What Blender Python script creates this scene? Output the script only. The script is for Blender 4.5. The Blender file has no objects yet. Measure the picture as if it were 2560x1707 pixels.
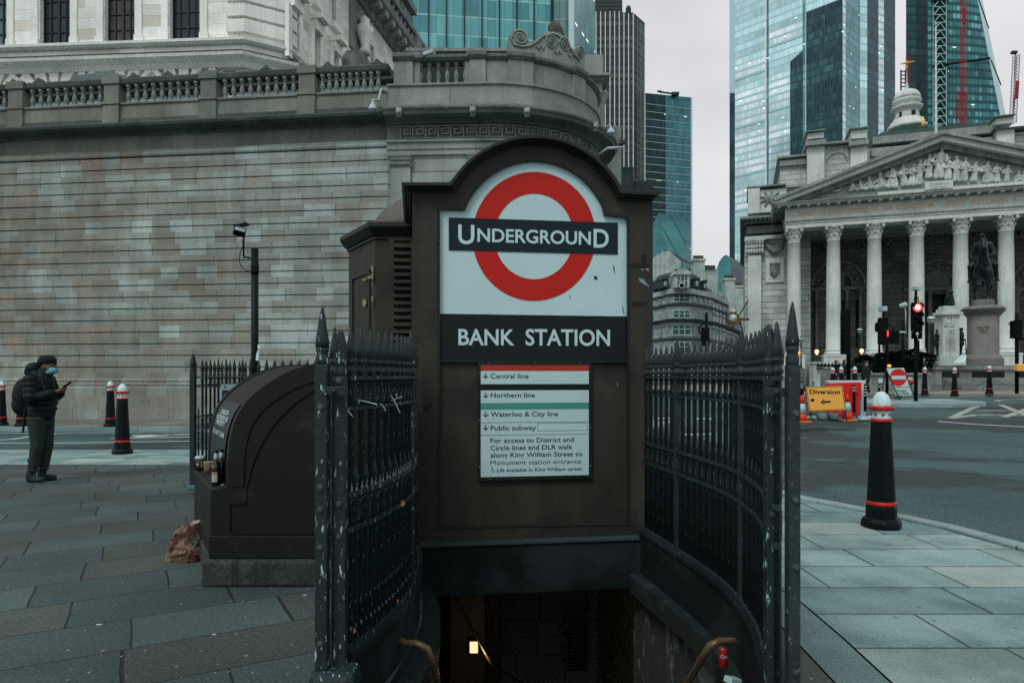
import bpy,bmesh,math,random
from mathutils import Vector,Matrix,noise
import numpy as np
R = math.radians
PI = math.pi
F,CZ,HY = 1707.0,1.45,939.0        # focal length in photo pixels, eye height, horizon row
SC = bpy.context.scene
COL = SC.collection

# ---------------------------------------------------------------- camera, sky, sun, exposure
cam_d = bpy.data.cameras.new('camera')
cam = bpy.data.objects.new('camera',cam_d); COL.objects.link(cam)
cam.location = (0,0,CZ); cam.rotation_euler = (R(90),0,0)
cam_d.sensor_width = 36; cam_d.lens = 36*F/2560; cam_d.shift_y = (HY-853.5)/2560
cam_d.clip_start = 0.05; cam_d.clip_end = 3000
SC.camera = cam
W = bpy.data.worlds.new('World'); SC.world = W; W.use_nodes = True
SUN_EL,SUN_AZ = 52,-150              # azimuth measured from +Y (view direction) towards +X
def build_world():
    nt = W.node_tree; nt.nodes.clear()
    sky = nt.nodes.new('ShaderNodeTexSky'); sky.sky_type = 'NISHITA'; sky.sun_disc = False
    sky.sun_elevation = R(SUN_EL); sky.sun_rotation = R(SUN_AZ); sky.air_density = 1.0; sky.dust_density = 3.0
    tc = nt.nodes.new('ShaderNodeTexCoord')
    # overcast: the blue of the clear sky is greyed by the cloud deck, with slow soft cloud shapes
    hs = nt.nodes.new('ShaderNodeHueSaturation'); hs.inputs['Saturation'].default_value = 0.12
    nt.links.new(sky.outputs[0],hs.inputs['Color'])
    mp = nt.nodes.new('ShaderNodeMapping'); mp.inputs['Scale'].default_value = (1,1,2.2)
    nt.links.new(tc.outputs['Generated'],mp.inputs[0])
    ns = nt.nodes.new('ShaderNodeTexNoise'); ns.inputs['Scale'].default_value = 1.7; ns.inputs['Detail'].default_value = 6; ns.inputs['Roughness'].default_value = .5
    nt.links.new(mp.outputs[0],ns.inputs['Vector'])
    rp = nt.nodes.new('ShaderNodeValToRGB')
    rp.color_ramp.elements[0].position = .36; rp.color_ramp.elements[0].color = (4.7,4.9,5.25,1)
    rp.color_ramp.elements[1].position = .66; rp.color_ramp.elements[1].color = (6.9,6.85,7.05,1)
    nt.links.new(ns.outputs[0],rp.inputs[0])
    mx = nt.nodes.new('ShaderNodeMix'); mx.data_type = 'RGBA'; mx.inputs[0].default_value = .82
    nt.links.new(hs.outputs[0],mx.inputs[6]); nt.links.new(rp.outputs[0],mx.inputs[7])
    bg = nt.nodes.new('ShaderNodeBackground'); bg.inputs[1].default_value = 0.115
    nt.links.new(mx.outputs[2],bg.inputs[0])
    out = nt.nodes.new('ShaderNodeOutputWorld'); nt.links.new(bg.outputs[0],out.inputs[0])
build_world()
sd = bpy.data.lights.new('sun','SUN'); sd.energy = 1.35; sd.angle = R(20); sd.color = (1,.99,.97)
sun = bpy.data.objects.new('sun',sd); COL.objects.link(sun)
_d = Vector((math.sin(R(SUN_AZ))*math.cos(R(SUN_EL)),math.cos(R(SUN_AZ))*math.cos(R(SUN_EL)),math.sin(R(SUN_EL))))
sun.rotation_euler = _d.to_track_quat('Z','Y').to_euler(); sun.location = (0,-5,30)
SC.view_settings.view_transform = 'Standard'; SC.view_settings.look = 'None'
SC.view_settings.exposure = 0.16; SC.view_settings.gamma = 1.0
SC.render.engine = 'CYCLES'; SC.cycles.use_denoising = False
SC.cycles.max_bounces = 6; SC.cycles.diffuse_bounces = 3; SC.cycles.glossy_bounces = 3
SC.cycles.transparent_max_bounces = 8; SC.cycles.caustics_reflective = False; SC.cycles.caustics_refractive = False
SC.cycles.sample_clamp_indirect = 4

# ---------------------------------------------------------------- placing helpers
def X(px,Z): return (px-1280)*Z/F
def H(py,Z): return CZ+(HY-py)*Z/F
def P(px,py,Z): return Vector((X(px,Z),Z,H(py,Z)))
class Fr:                              # a vertical plane: u along it, v away from the viewer, z up
    def __init__(s,o,d):
        s.o = Vector((o[0],o[1],0)); d = Vector((d[0],d[1],0)).normalized(); s.d = d; s.n = Vector((-d.y,d.x,0))
    def p(s,u,v,z): q = s.o+s.d*u+s.n*v; return Vector((q.x,q.y,z))
    def hit(s,px,py,v=0):
        o = s.o+s.n*v; a = (px-1280)/F
        u = (a*o.y-o.x)/(s.d.x-a*s.d.y); t = o.y+u*s.d.y
        return u,CZ+(HY-py)*t/F
    def U(s,px,v=0): return s.hit(px,0,v)[0]
    def Z(s,px,py,v=0): return s.hit(px,py,v)[1]
    def mat(s):
        return Matrix(((s.d.x,s.n.x,0,s.o.x),(s.d.y,s.n.y,0,s.o.y),(0,0,1,0),(0,0,0,1)))

# ---------------------------------------------------------------- mesh builder
class MB:
    def __init__(s): s.v = []; s.f = []; s.uv = []; s.mi = []; s.sm = []; s.cur = 0
    def add(s,vs,fs,uvs=None,smooth=False):
        b = len(s.v); s.v += [Vector(q) for q in vs]
        for i,f in enumerate(fs):
            s.f.append([b+k for k in f]); s.mi.append(s.cur); s.sm.append(smooth)
            s.uv.append(uvs[i] if uvs else None)
        return s
    def quad(s,a,b,c,d,uv=None): return s.add([a,b,c,d],[(0,1,2,3)],[uv] if uv else None)
    def hexa(s,p):                     # 8 points: bottom 0-3 ccw, top 4-7
        return s.add(p,[(0,3,2,1),(4,5,6,7),(0,1,5,4),(1,2,6,5),(2,3,7,6),(3,0,4,7)])
    def box(s,x0,x1,y0,y1,z0,z1,fr=None):
        p = [(x0,y0,z0),(x1,y0,z0),(x1,y1,z0),(x0,y1,z0),(x0,y0,z1),(x1,y0,z1),(x1,y1,z1),(x0,y1,z1)]
        if fr: p = [fr.p(*q) for q in p]
        return s.hexa(p)
    def boxm(s,m,sx,sy,sz):         # centred box under a matrix
        p = [(-1,-1,-1),(1,-1,-1),(1,1,-1),(-1,1,-1),(-1,-1,1),(1,-1,1),(1,1,1),(-1,1,1)]
        return s.hexa([m @ Vector((a*sx/2,b*sy/2,c*sz/2)) for a,b,c in p])
    def prism(s,poly,h0,h1,fn):     # poly in 2-D (ccw seen from the h1 side), fn(a,b,h)->point
        n = len(poly); vs = [fn(a,b,h0) for a,b in poly]+[fn(a,b,h1) for a,b in poly]
        fs = [tuple(range(n))[::-1],tuple(range(n,2*n))]+[(i,(i+1)%n,n+(i+1)%n,n+i) for i in range(n)]
        return s.add(vs,fs)
    def prismf(s,poly,v0,v1,fr):    # poly in (u,z) of a frame, extruded v0 (front) .. v1
        return s.prism(poly,v1,v0,lambda a,b,h: fr.p(a,h,b))
    def strip(s,inner,outer,v0,v1,fr,closed=False):   # band between two (u,z) polylines with depth
        n = len(inner); vs = []
        for a,d in zip(inner,outer): vs += [fr.p(a[0],v0,a[1]),fr.p(d[0],v0,d[1]),fr.p(d[0],v1,d[1]),fr.p(a[0],v1,a[1])]
        fs = []
        for i in range(n if closed else n-1):
            j = (i+1)%n
            for k in range(4): fs.append((4*i+k,4*j+k,4*j+(k+1)%4,4*i+(k+1)%4))
        if not closed: fs += [(0,1,2,3),(4*n-1,4*n-2,4*n-3,4*n-4)]
        return s.add(vs,fs)
    def lathe(s,prof,c=(0,0,0),n=16,m=None,smooth=True,cap=True,a0=0.0):
        vs = []; fs = []; k = len(prof)
        for i in range(n):
            a = a0+2*PI*i/n
            for r,z in prof:
                q = Vector((r*math.cos(a),r*math.sin(a),z))
                q = (m @ q) if m else (q+Vector(c)); vs.append(q)
        for i in range(n):
            j = (i+1)%n
            for t in range(k-1):
                fs.append((i*k+t,j*k+t,j*k+t+1,i*k+t+1))
        s.add(vs,fs,smooth=smooth)
        for idx,flip in ((0,True),(k-1,False)):
            if cap and prof[idx][0] > 1e-5:
                ring = [i*k+idx for i in range(n)]
                b = len(s.v)-len(vs); f = [b+q for q in ring]
                s.f.append(f[::-1] if flip else f); s.mi.append(s.cur); s.sm.append(False); s.uv.append(None)
        return s
    def tube(s,pts,r,n=8,cap=True,smooth=True):
        pts = [Vector(p) for p in pts]; k = len(pts)
        rr = r if isinstance(r,(list,tuple)) else [r]*k
        up = Vector((0,0,1)); vs = []; prev = None
        for i,p in enumerate(pts):
            t = (pts[min(i+1,k-1)]-pts[max(i-1,0)]).normalized()
            if prev is None:
                a = up if abs(t.dot(up)) < .9 else Vector((1,0,0)); x = t.cross(a).normalized()
            else:
                x = (prev-t*prev.dot(t)).normalized()
            prev = x; y = t.cross(x)
            for j in range(n):
                a = 2*PI*j/n; vs.append(p+(x*math.cos(a)+y*math.sin(a))*rr[i])
        fs = [(i*n+j,i*n+(j+1)%n,(i+1)*n+(j+1)%n,(i+1)*n+j) for i in range(k-1) for j in range(n)]
        s.add(vs,fs,smooth=smooth)
        if cap:
            s.add(vs[:n],[tuple(range(n))[::-1]]); s.add(vs[-n:],[tuple(range(n))])
        return s
    def sweep(s,path,prof,smooth=False,closed_prof=False,u0=0.0):   # profile (off,z): off = to the right of the path (towards the viewer)
        n = len(path); ps = [Vector((p[0],p[1])) for p in path]; off = []
        for i in range(n):
            a = (ps[i]-ps[i-1]).normalized() if i else (ps[1]-ps[0]).normalized()
            b = (ps[i+1]-ps[i]).normalized() if i < n-1 else a
            ra,rb = Vector((a.y,-a.x)),Vector((b.y,-b.x)); m = (ra+rb).normalized()
            off.append(m/max(.3,m.dot(ra)))
        L = [u0]
        for i in range(1,n): L.append(L[-1]+(ps[i]-ps[i-1]).length)
        pr = list(prof)+([prof[0]] if closed_prof else []); k = len(pr)
        arc = [0.0]
        for j in range(1,k): arc.append(arc[-1]+math.hypot(pr[j][0]-pr[j-1][0],pr[j][1]-pr[j-1][1]))
        vs = []
        for i in range(n):
            for o,z in pr: q = ps[i]+off[i]*o; vs.append(Vector((q.x,q.y,z)))
        fs = []; uvs = []
        for i in range(n-1):
            for j in range(k-1):
                fs.append((i*k+j,(i+1)*k+j,(i+1)*k+j+1,i*k+j+1))
                z0,z1 = pr[j][1],pr[j+1][1]
                if abs(z1-z0) < 1e-4: z1 = z0+.001
                uvs.append([(L[i],z0),(L[i+1],z0),(L[i+1],z1),(L[i],z1)])
        s.add(vs,fs,uvs,smooth)
        s.add([vs[j] for j in range(k)],[tuple(range(k))]); s.add([vs[(n-1)*k+j] for j in range(k)],[tuple(range(k))[::-1]])
        return s
    def build(s,name,mats,parent=None,bevel=0.0,fixn=False):
        me = bpy.data.meshes.new(name)
        inv = None
        if parent is not None:
            r = parent
            while r.parent is not None: r = r.parent
            inv = (Matrix.Translation(r.location) @ r.rotation_euler.to_matrix().to_4x4()).inverted()
        uvall = []
        for f,uv in zip(s.f,s.uv):
            if uv is None:
                a,b,c = s.v[f[0]],s.v[f[1]],s.v[f[2]]
                nn = (b-a).cross(c-a)
                if nn.length < 1e-12 and len(f) > 3: nn = (c-a).cross(s.v[f[3]]-a)
                if nn.length > 0: nn.normalize()
                if abs(nn.z) > .7: uv = [(s.v[i].x,s.v[i].y) for i in f]
                else:
                    t = Vector((-nn.y,nn.x)); t = t.normalized() if t.length > 0 else Vector((1,0))
                    uv = [(s.v[i].x*t.x+s.v[i].y*t.y,s.v[i].z) for i in f]
            uvall += [c for q in uv for c in q]
        vs = [inv @ q for q in s.v] if inv else s.v
        me.from_pydata([tuple(q) for q in vs],[],s.f)
        lay = me.uv_layers.new(name='UVMap')
        lay.data.foreach_set('uv',uvall)
        me.polygons.foreach_set('material_index',s.mi); me.polygons.foreach_set('use_smooth',s.sm)
        for m in (mats if isinstance(mats,(list,tuple)) else [mats]): me.materials.append(m)
        if fixn:
            bm = bmesh.new(); bm.from_mesh(me); bmesh.ops.recalc_face_normals(bm,faces=bm.faces); bm.to_mesh(me); bm.free()
        me.update()
        o = bpy.data.objects.new(name,me); COL.objects.link(o); o.parent = parent
        if bevel:
            md = o.modifiers.new('bevel','BEVEL'); md.width = bevel; md.segments = 2; md.limit_method = 'ANGLE'; md.angle_limit = R(40)
        return o

def tag(o,label,cat=None,group=None,kind=None):
    if label: o['label'] = label
    if cat: o['category'] = cat
    if group: o['group'] = group
    if kind: o['kind'] = kind
    return o
def thing(name,label,cat,loc=(0,0,0),rz=0,group=None):
    o = bpy.data.objects.new(name,None); COL.objects.link(o); o.location = loc; o.rotation_euler = (0,0,rz)
    o.empty_display_size = .1
    return tag(o,label,cat,group)
def struct(o): o['kind'] = 'structure'; return o
def dup(root,loc,rz=0,label=None,scale=None):
    def cp(o,par):
        c = o.copy(); COL.objects.link(c)
        if par: c.parent = par
        for ch in [q for q in ALLCH.get(o.name,[])]: cp(ch,c)
        return c
    ALLCH = {}
    for q in COL.objects:
        if q.parent: ALLCH.setdefault(q.parent.name,[]).append(q)
    c = cp(root,None); c.location = loc; c.rotation_euler = (0,0,rz)
    if scale: c.scale = scale
    if label: c['label'] = label
    return c
def inst(o,parent,m):                # another individual of a part, sharing its mesh
    c = o.copy(); COL.objects.link(c); c.parent = parent; c.matrix_basis = m
    return c

# organic shapes: overlapping tapered limbs fused into one skin
def blob(name,prims,mat,parent=None,vox=.02,smooth=6,m=None):
    mb = MB()
    for q in prims:
        if q[0] == 'c':
            a,ra,b,rb = Vector(q[1]),q[2],Vector(q[3]),q[4]
            ax = (b-a); L = ax.length
            rot = ax.to_track_quat('Z','Y').to_matrix().to_4x4() if L > 1e-6 else Matrix()
            pr = [(ra*math.sin(t),-ra*math.cos(t)) for t in [PI/2*i/5 for i in range(6)]]
            pr += [(rb*math.cos(t),L+rb*math.sin(t)) for t in [PI/2*i/5 for i in range(6)]]
            pr[0] = (0.0005,pr[0][1]); pr[-1] = (0.0005,pr[-1][1])
            mb.lathe(pr,n=12,m=Matrix.Translation(a) @ rot)
        else:
            c,rad = Vector(q[1]),q[2]; rot = q[3] if len(q) > 3 else Matrix()
            pr = [(max(.0005,math.sin(PI*i/12)),-math.cos(PI*i/12)) for i in range(13)]
            mb.lathe(pr,n=16,m=Matrix.Translation(c) @ rot @ Matrix.Diagonal((rad[0],rad[1],rad[2],1)))
    if m: mb.v = [m @ q for q in mb.v]
    o = mb.build(name,mat,parent)
    md = o.modifiers.new('r','REMESH'); md.mode = 'VOXEL'; md.voxel_size = vox; md.use_smooth_shade = True
    if smooth:
        ms = o.modifiers.new('s','SMOOTH'); ms.iterations = smooth; ms.factor = .5
    dg = bpy.context.evaluated_depsgraph_get(); me = bpy.data.meshes.new_from_object(o.evaluated_get(dg))
    o.modifiers.clear(); o.data = me
    for p in me.polygons: p.use_smooth = True
    if not me.materials: me.materials.append(mat)
    return o

# lettering: flat solid letters fitted between two columns of a frame
_TXT = {}
def text_mesh(s,bold=0.0,shear=0.0):
    k = (s,bold,shear)
    if k not in _TXT:
        c = bpy.data.curves.new('t','FONT'); c.body = s; c.size = 1; c.offset = bold; c.resolution_u = 4; c.shear = shear
        o = bpy.data.objects.new('t',c); COL.objects.link(o)
        dg = bpy.context.evaluated_depsgraph_get(); me = bpy.data.meshes.new_from_object(o.evaluated_get(dg))
        vs = [(q.co.x,q.co.y) for q in me.vertices]; fs = [tuple(p.vertices) for p in me.polygons]
        bpy.data.objects.remove(o); _TXT[k] = (vs,fs)
    return _TXT[k]
CAP = None
def text_to(mb,s,fn,a0,a1,b0,cap,bold=0.0,shear=0.0):   # fn(a,b)->point ; a0..a1 width, b0 baseline, cap = capital height
    global CAP
    if CAP is None: CAP = max(q[1] for q in text_mesh('H')[0])
    vs,fs = text_mesh(s,bold,shear); x0 = min(q[0] for q in vs); x1 = max(q[0] for q in vs)
    k = (a1-a0)/(x1-x0)
    mb.add([fn(a0+(x-x0)*k,b0+y*cap/CAP) for x,y in vs],fs)
    return mb
def text_px(mb,s,fr,px0,px1,pyb,cap_px,v=-.004,bold=0.0):
    u0,z0 = fr.hit(px0,pyb,v); u1,z1 = fr.hit(px1,pyb,v)
    zc = fr.hit(px0,pyb-cap_px,v)[1]-z0
    sl = (z1-z0)/(u1-u0)
    return text_to(mb,s,lambda a,b: fr.p(a,v,b+(a-u0)*0+0),u0,u1,(z0+z1)/2,zc,bold)

# ---------------------------------------------------------------- materials
def nd(nt,t,ins=None,out=0,**props):
    n = nt.nodes.new('ShaderNode'+t)
    for k,v in props.items(): setattr(n,k,v)
    for k,v in (ins or {}).items():
        if isinstance(v,bpy.types.NodeSocket): nt.links.new(v,n.inputs[k])
        else: n.inputs[k].default_value = v
    return n.outputs[out]
def ma(nt,op,a,b=0.0,c=0.0): return nd(nt,'Math',{0: a,1: b,2: c},operation=op)
def mixc(nt,f,a,b,blend='MIX'):
    return nd(nt,'Mix',{0: f,6: a,7: b},out=2,data_type='RGBA',blend_type=blend)
def C4(c): return (c[0],c[1],c[2],1)
def ramp(nt,fac,stops,interp='LINEAR'):
    n = nt.nodes.new('ShaderNodeValToRGB'); nt.links.new(fac,n.inputs[0]); cr = n.color_ramp; cr.interpolation = interp
    while len(cr.elements) < len(stops): cr.elements.new(.5)
    for e,(p,c) in zip(cr.elements,stops): e.position = p; e.color = C4(c) if len(c) == 3 else c
    return n.outputs[0]
def newmat(name):
    m = bpy.data.materials.new(name); m.use_nodes = True; nt = m.node_tree; nt.nodes.clear()
    b = nt.nodes.new('ShaderNodeBsdfPrincipled'); o = nt.nodes.new('ShaderNodeOutputMaterial'); nt.links.new(b.outputs[0],o.inputs[0])
    return m,nt,b
def noise_f(nt,vec,scale,detail=4,rough=.55): return nd(nt,'TexNoise',{'Vector': vec,'Scale': scale,'Detail': detail,'Roughness': rough})
def noise_c(nt,vec,scale,detail=4,rough=.6): return nd(nt,'MapRange',{0: noise_f(nt,vec,scale,detail,rough),1: .27,2: .73})
def scaled(nt,vec,s): return nd(nt,'Mapping',{0: vec,3: s})
def mat(name,col,rough=.8,metal=0.0,var=.2,vs=2.0,fine=.12,fs=60.0,bump=.15,bs=60.0,chips=None,streak=0.0,emit=None,spec=.5,dust=None):
    m,nt,b = newmat(name)
    tc = nd(nt,'TexCoord',out=3)
    c = nd(nt,'RGB'); c.default_value = C4((col[0]*.85,col[1],col[2]*.99))
    f1 = ma(nt,'MULTIPLY_ADD',noise_c(nt,tc,vs,6),2*var,1-var)
    f2 = ma(nt,'MULTIPLY_ADD',noise_c(nt,tc,fs,3),2*fine,1-fine)
    k = ma(nt,'MULTIPLY',f1,f2)
    if streak:
        st = noise_f(nt,scaled(nt,tc,(9,9,.5)),1.0,4)
        k = ma(nt,'MULTIPLY',k,ma(nt,'MULTIPLY_ADD',st,2*streak,1-streak))
    c = nd(nt,'VectorMath',{0: c,3: k},operation='SCALE')
    bh = noise_f(nt,tc,bs,3)
    if dust:                            # (colour, scale, threshold, softness)
        dn = noise_f(nt,tc,dust[1],5,.6)
        dm = nd(nt,'MapRange',{0: dn,1: dust[2],2: dust[2]+dust[3]})
        c = mixc(nt,dm,c,C4(dust[0]))
    if chips:
        cn = noise_f(nt,scaled(nt,tc,chips[4] if len(chips) > 4 else (1,1,1)),chips[1],6,.65)
        cm = nd(nt,'MapRange',{0: cn,1: chips[2],2: chips[2]+chips[3]})
        c = mixc(nt,cm,c,C4(chips[0])); bh = ma(nt,'SUBTRACT',bh,ma(nt,'MULTIPLY',cm,.6))
    nt.links.new(c,b.inputs['Base Color'])
    b.inputs['Roughness'].default_value = rough; b.inputs['Metallic'].default_value = metal
    b.inputs['Specular IOR Level'].default_value = spec*.4
    if bump: nt.links.new(nd(nt,'Bump',{'Strength': bump,'Distance': .01,'Height': bh}),b.inputs['Normal'])
    if emit: b.inputs['Emission Color'].default_value = C4(emit[0]); b.inputs['Emission Strength'].default_value = emit[1]
    return m
def cells(nt,vec2,w,h,rowjit=1.0):  # running-bond cells: (cell id vector, dist to vertical joint, dist to horizontal joint) in metres
    sp = nt.nodes.new('ShaderNodeSeparateXYZ'); nt.links.new(vec2,sp.inputs[0]); u,v = sp.outputs[0],sp.outputs[1]
    row = ma(nt,'FLOOR',ma(nt,'DIVIDE',v,h))
    wr = nd(nt,'TexWhiteNoise',{'W': ma(nt,'ADD',row,17.3)},noise_dimensions='1D')
    # slow warp along the row makes the block lengths unequal
    wv = nd(nt,'TexNoise',{'Vector': nd(nt,'CombineXYZ',{0: ma(nt,'MULTIPLY',u,.55/w),1: ma(nt,'MULTIPLY',row,7.7)}),'Scale': 1.0,'Detail': 0})
    uu = ma(nt,'ADD',ma(nt,'DIVIDE',u,w),ma(nt,'ADD',ma(nt,'MULTIPLY',wr,5*rowjit),ma(nt,'MULTIPLY',wv,1.1)))
    cell = ma(nt,'FLOOR',uu)
    fu = ma(nt,'FRACT',uu); fv = ma(nt,'FRACT',ma(nt,'DIVIDE',v,h))
    du = ma(nt,'MULTIPLY',ma(nt,'SUBTRACT',.5,ma(nt,'ABSOLUTE',ma(nt,'SUBTRACT',fu,.5))),w)
    dv = ma(nt,'MULTIPLY',ma(nt,'SUBTRACT',.5,ma(nt,'ABSOLUTE',ma(nt,'SUBTRACT',fv,.5))),h)
    return nd(nt,'CombineXYZ',{0: cell,1: row,2: 0.0}),du,dv
def blocks(name,tints,w,h,jv=.004,jh=.004,jcol=(.05,.05,.05),rough=.85,var=.25,vs=.8,fine=.15,fs=25.0,streak=.2,rot=0.0,jstr=.8,bump=.3,big=None,spec=.4,wob=0.0,spots=None,clust=None):
    m,nt,b = newmat(name)
    uv = nd(nt,'UVMap'); tc = nd(nt,'TexCoord',out=3)
    if rot: uv = nd(nt,'Mapping',{0: uv,2: (0,0,rot)})
    if wob:
        wn = nd(nt,'TexNoise',{'Vector': uv,'Scale': 1.6,'Detail': 3},out=1)
        uv = nd(nt,'VectorMath',{0: uv,1: nd(nt,'VectorMath',{0: nd(nt,'VectorMath',{0: wn,1: (.5,.5,.5)},operation='SUBTRACT'),3: wob},operation='SCALE')},operation='ADD')
    cid,du,dv = cells(nt,uv,w,h)
    r1 = nd(nt,'TexWhiteNoise',{'Vector': cid},noise_dimensions='3D')
    if clust:                           # neighbouring blocks tend to share a tint; (amount, scale, drift along the wall per metre)
        su = nt.nodes.new('ShaderNodeSeparateXYZ'); nt.links.new(uv,su.inputs[0])
        low = ma(nt,'ADD',ma(nt,'MULTIPLY_ADD',noise_f(nt,tc,clust[1],2),1.6,-.3),ma(nt,'MULTIPLY',su.outputs[0],clust[2]))
        r1 = ma(nt,'ADD',ma(nt,'MULTIPLY_ADD',r1,1.1-clust[0],-.08),ma(nt,'MULTIPLY',low,clust[0])); r1 = nd(nt,'Clamp',{0: r1})
    n = len(tints); c = ramp(nt,r1,[(i/n,(t[0]*.86,t[1]*1.01,t[2])) for i,t in enumerate(tints)],'CONSTANT')
    r2 = nd(nt,'TexWhiteNoise',{'Vector': nd(nt,'VectorMath',{0: cid,1: (91.7,3.1,5.)},operation='ADD')},noise_dimensions='3D')
    k = ma(nt,'MULTIPLY_ADD',r2,.24,.88)
    k = ma(nt,'MULTIPLY',k,ma(nt,'MULTIPLY_ADD',noise_c(nt,tc,vs,6),2*var,1-var))
    k = ma(nt,'MULTIPLY',k,ma(nt,'MULTIPLY_ADD',noise_c(nt,tc,fs,3),2*fine,1-fine))
    if streak: k = ma(nt,'MULTIPLY',k,ma(nt,'MULTIPLY_ADD',noise_f(nt,scaled(nt,tc,(2.5,2.5,.25)),1.0,6),2*streak,1-streak))
    c = nd(nt,'VectorMath',{0: c,3: k},operation='SCALE')
    if big: c = mixc(nt,nd(nt,'MapRange',{0: noise_f(nt,tc,big[1],4),1: big[2],2: big[2]+big[3]}),c,C4(big[0]),'MULTIPLY')
    if spots: c = mixc(nt,nd(nt,'MapRange',{0: noise_f(nt,tc,spots[1],2,.4),1: spots[2],2: spots[2]+.03}),c,C4(spots[0]))
    mv = nd(nt,'MapRange',{0: du,1: jv*.6,2: jv,3: jstr,4: 0.0}); mh = nd(nt,'MapRange',{0: dv,1: jh*.6,2: jh,3: jstr,4: 0.0})
    j = ma(nt,'MAXIMUM',mv,mh); c = mixc(nt,j,c,C4(jcol))
    nt.links.new(c,b.inputs['Base Color']); b.inputs['Roughness'].default_value = rough; b.inputs['Specular IOR Level'].default_value = spec*.4
    if bump:
        hh = ma(nt,'SUBTRACT',ma(nt,'MULTIPLY',noise_f(nt,tc,fs*.6,4),.5),j)
        hh = ma(nt,'ADD',hh,ma(nt,'MULTIPLY',r2,.4))
        nt.links.new(nd(nt,'Bump',{'Strength': bump,'Distance': .012,'Height': hh}),b.inputs['Normal'])
    return m
def curtain(name,cw,ch,tints,frame=(.05,.08,.085),fw=.08,band=(.2,.35,.35),bh=.25,lit=0.0,rough=.12,metal=.35,sub=0,var=.15,litc=(1,.93,.8),slope=0.0,band2=None):
    # glazed curtain wall: a pane grid in metres with blinds / lit rooms varying pane by pane
    m,nt,b = newmat(name); uv = nd(nt,'UVMap')
    sp = nt.nodes.new('ShaderNodeSeparateXYZ'); nt.links.new(uv,sp.inputs[0]); u,v = sp.outputs[0],sp.outputs[1]
    if slope: v = ma(nt,'ADD',v,ma(nt,'MULTIPLY',u,slope))
    cu,cv = ma(nt,'FLOOR',ma(nt,'DIVIDE',u,cw)),ma(nt,'FLOOR',ma(nt,'DIVIDE',v,ch))
    fu,fv = ma(nt,'FRACT',ma(nt,'DIVIDE',u,cw)),ma(nt,'FRACT',ma(nt,'DIVIDE',v,ch))
    cid = nd(nt,'CombineXYZ',{0: cu,1: cv}); r = nd(nt,'TexWhiteNoise',{'Vector': cid},noise_dimensions='3D')
    n = len(tints); c = ramp(nt,r,[(i/n,t) for i,t in enumerate(tints)],'CONSTANT')
    rr = nd(nt,'TexWhiteNoise',{'W': ma(nt,'ADD',cv,3.3)},noise_dimensions='1D')
    k = ma(nt,'MULTIPLY_ADD',rr,2*var,1-var)
    k = ma(nt,'MULTIPLY',k,ma(nt,'MULTIPLY_ADD',noise_f(nt,uv,.045,5),1.1,.45))  # slow cloudy variation painted in as uneven reflection
    c = nd(nt,'VectorMath',{0: c,3: k},operation='SCALE')
    c = mixc(nt,ma(nt,'LESS_THAN',fv,bh),c,C4(band))
    if sub: c = mixc(nt,ma(nt,'LESS_THAN',ma(nt,'FRACT',ma(nt,'DIVIDE',u,cw/sub)),fw*.8*sub/cw),c,C4([q*1.0 for q in frame]))
    fr_ = ma(nt,'MAXIMUM',ma(nt,'LESS_THAN',fu,fw/cw),ma(nt,'LESS_THAN',fv,fw*.6/ch))
    c = mixc(nt,fr_,c,C4(frame))
    nt.links.new(c,b.inputs['Base Color']); b.inputs['Roughness'].default_value = rough; b.inputs['Metallic'].default_value = metal
    b.inputs['Specular IOR Level'].default_value = .5 if metal else .2
    if lit:
        lw = nd(nt,'TexWhiteNoise',{'Vector': nd(nt,'VectorMath',{0: cid,1: (5.5,77.1,0)},operation='ADD')},noise_dimensions='3D')
        on = ma(nt,'GREATER_THAN',lw,1-lit)
        dot = ma(nt,'MULTIPLY',ma(nt,'GREATER_THAN',fv,.78),ma(nt,'LESS_THAN',fv,.9))
        b.inputs['Emission Color'].default_value = C4(litc)
        nt.links.new(ma(nt,'MULTIPLY',ma(nt,'MULTIPLY',on,dot),.9),b.inputs['Emission Strength'])
    return m
def glow(name,col,s):
    m,nt,b = newmat(name); b.inputs['Base Color'].default_value = C4(col); b.inputs['Emission Color'].default_value = C4(col); b.inputs['Emission Strength'].default_value = s
    return m
def slump(a,b,t): return a+(b-a)*t
def sm(t): t = max(0.0,min(1.0,t)); return t*t*(3-2*t)
def ground(x,y):                      # the street climbs gently to the right, towards the big portico
    return .6*sm((y-17)/15)*sm((x+1)/9)
# ================================================================ SETTING: ground, road, pavements, kerbs
M_road = mat('asphalt',(.066,.098,.101),rough=.9,var=.22,vs=.4,fine=.62,fs=40,bump=.8,bs=90,spec=.35,dust=((.038,.055,.058),.22,.5,.05),chips=((.16,.2,.2),60,.74,.02))
M_slab_old = blocks('old_york_slabs',[(.068,.086,.083),(.056,.074,.074),(.070,.080,.074),(.076,.100,.098),(.060,.081,.081),(.067,.076,.069),(.063,.084,.086)],
                    .80,.52,jv=.008,jh=.006,jcol=(.012,.014,.014),rot=R(-29),var=.28,vs=1.6,fine=.42,fs=55,streak=0,rough=.72,bump=.7,wob=.034,
                    big=((.66,.68,.66),.8,.48,.14),spots=((.13,.18,.18),40,.75))
M_slab_new = blocks('sawn_york_slabs',[(.235,.31,.307),(.20,.278,.278),(.285,.328,.31),(.18,.255,.262),(.245,.30,.295)],
                    .88,.52,jv=.011,jh=.011,jcol=(.018,.025,.025),rot=0.0,var=.2,vs=2.2,fine=.25,fs=60,streak=0,rough=.7,bump=.4,
                    big=((.62,.68,.68),1.3,.48,.14))
M_slab_far = blocks('far_paving',[(.17,.15,.135),(.15,.14,.13),(.19,.165,.145)],.7,.5,jv=.01,jh=.01,jcol=(.04,.04,.04),var=.25,vs=.5,streak=0,rough=.8)
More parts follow.
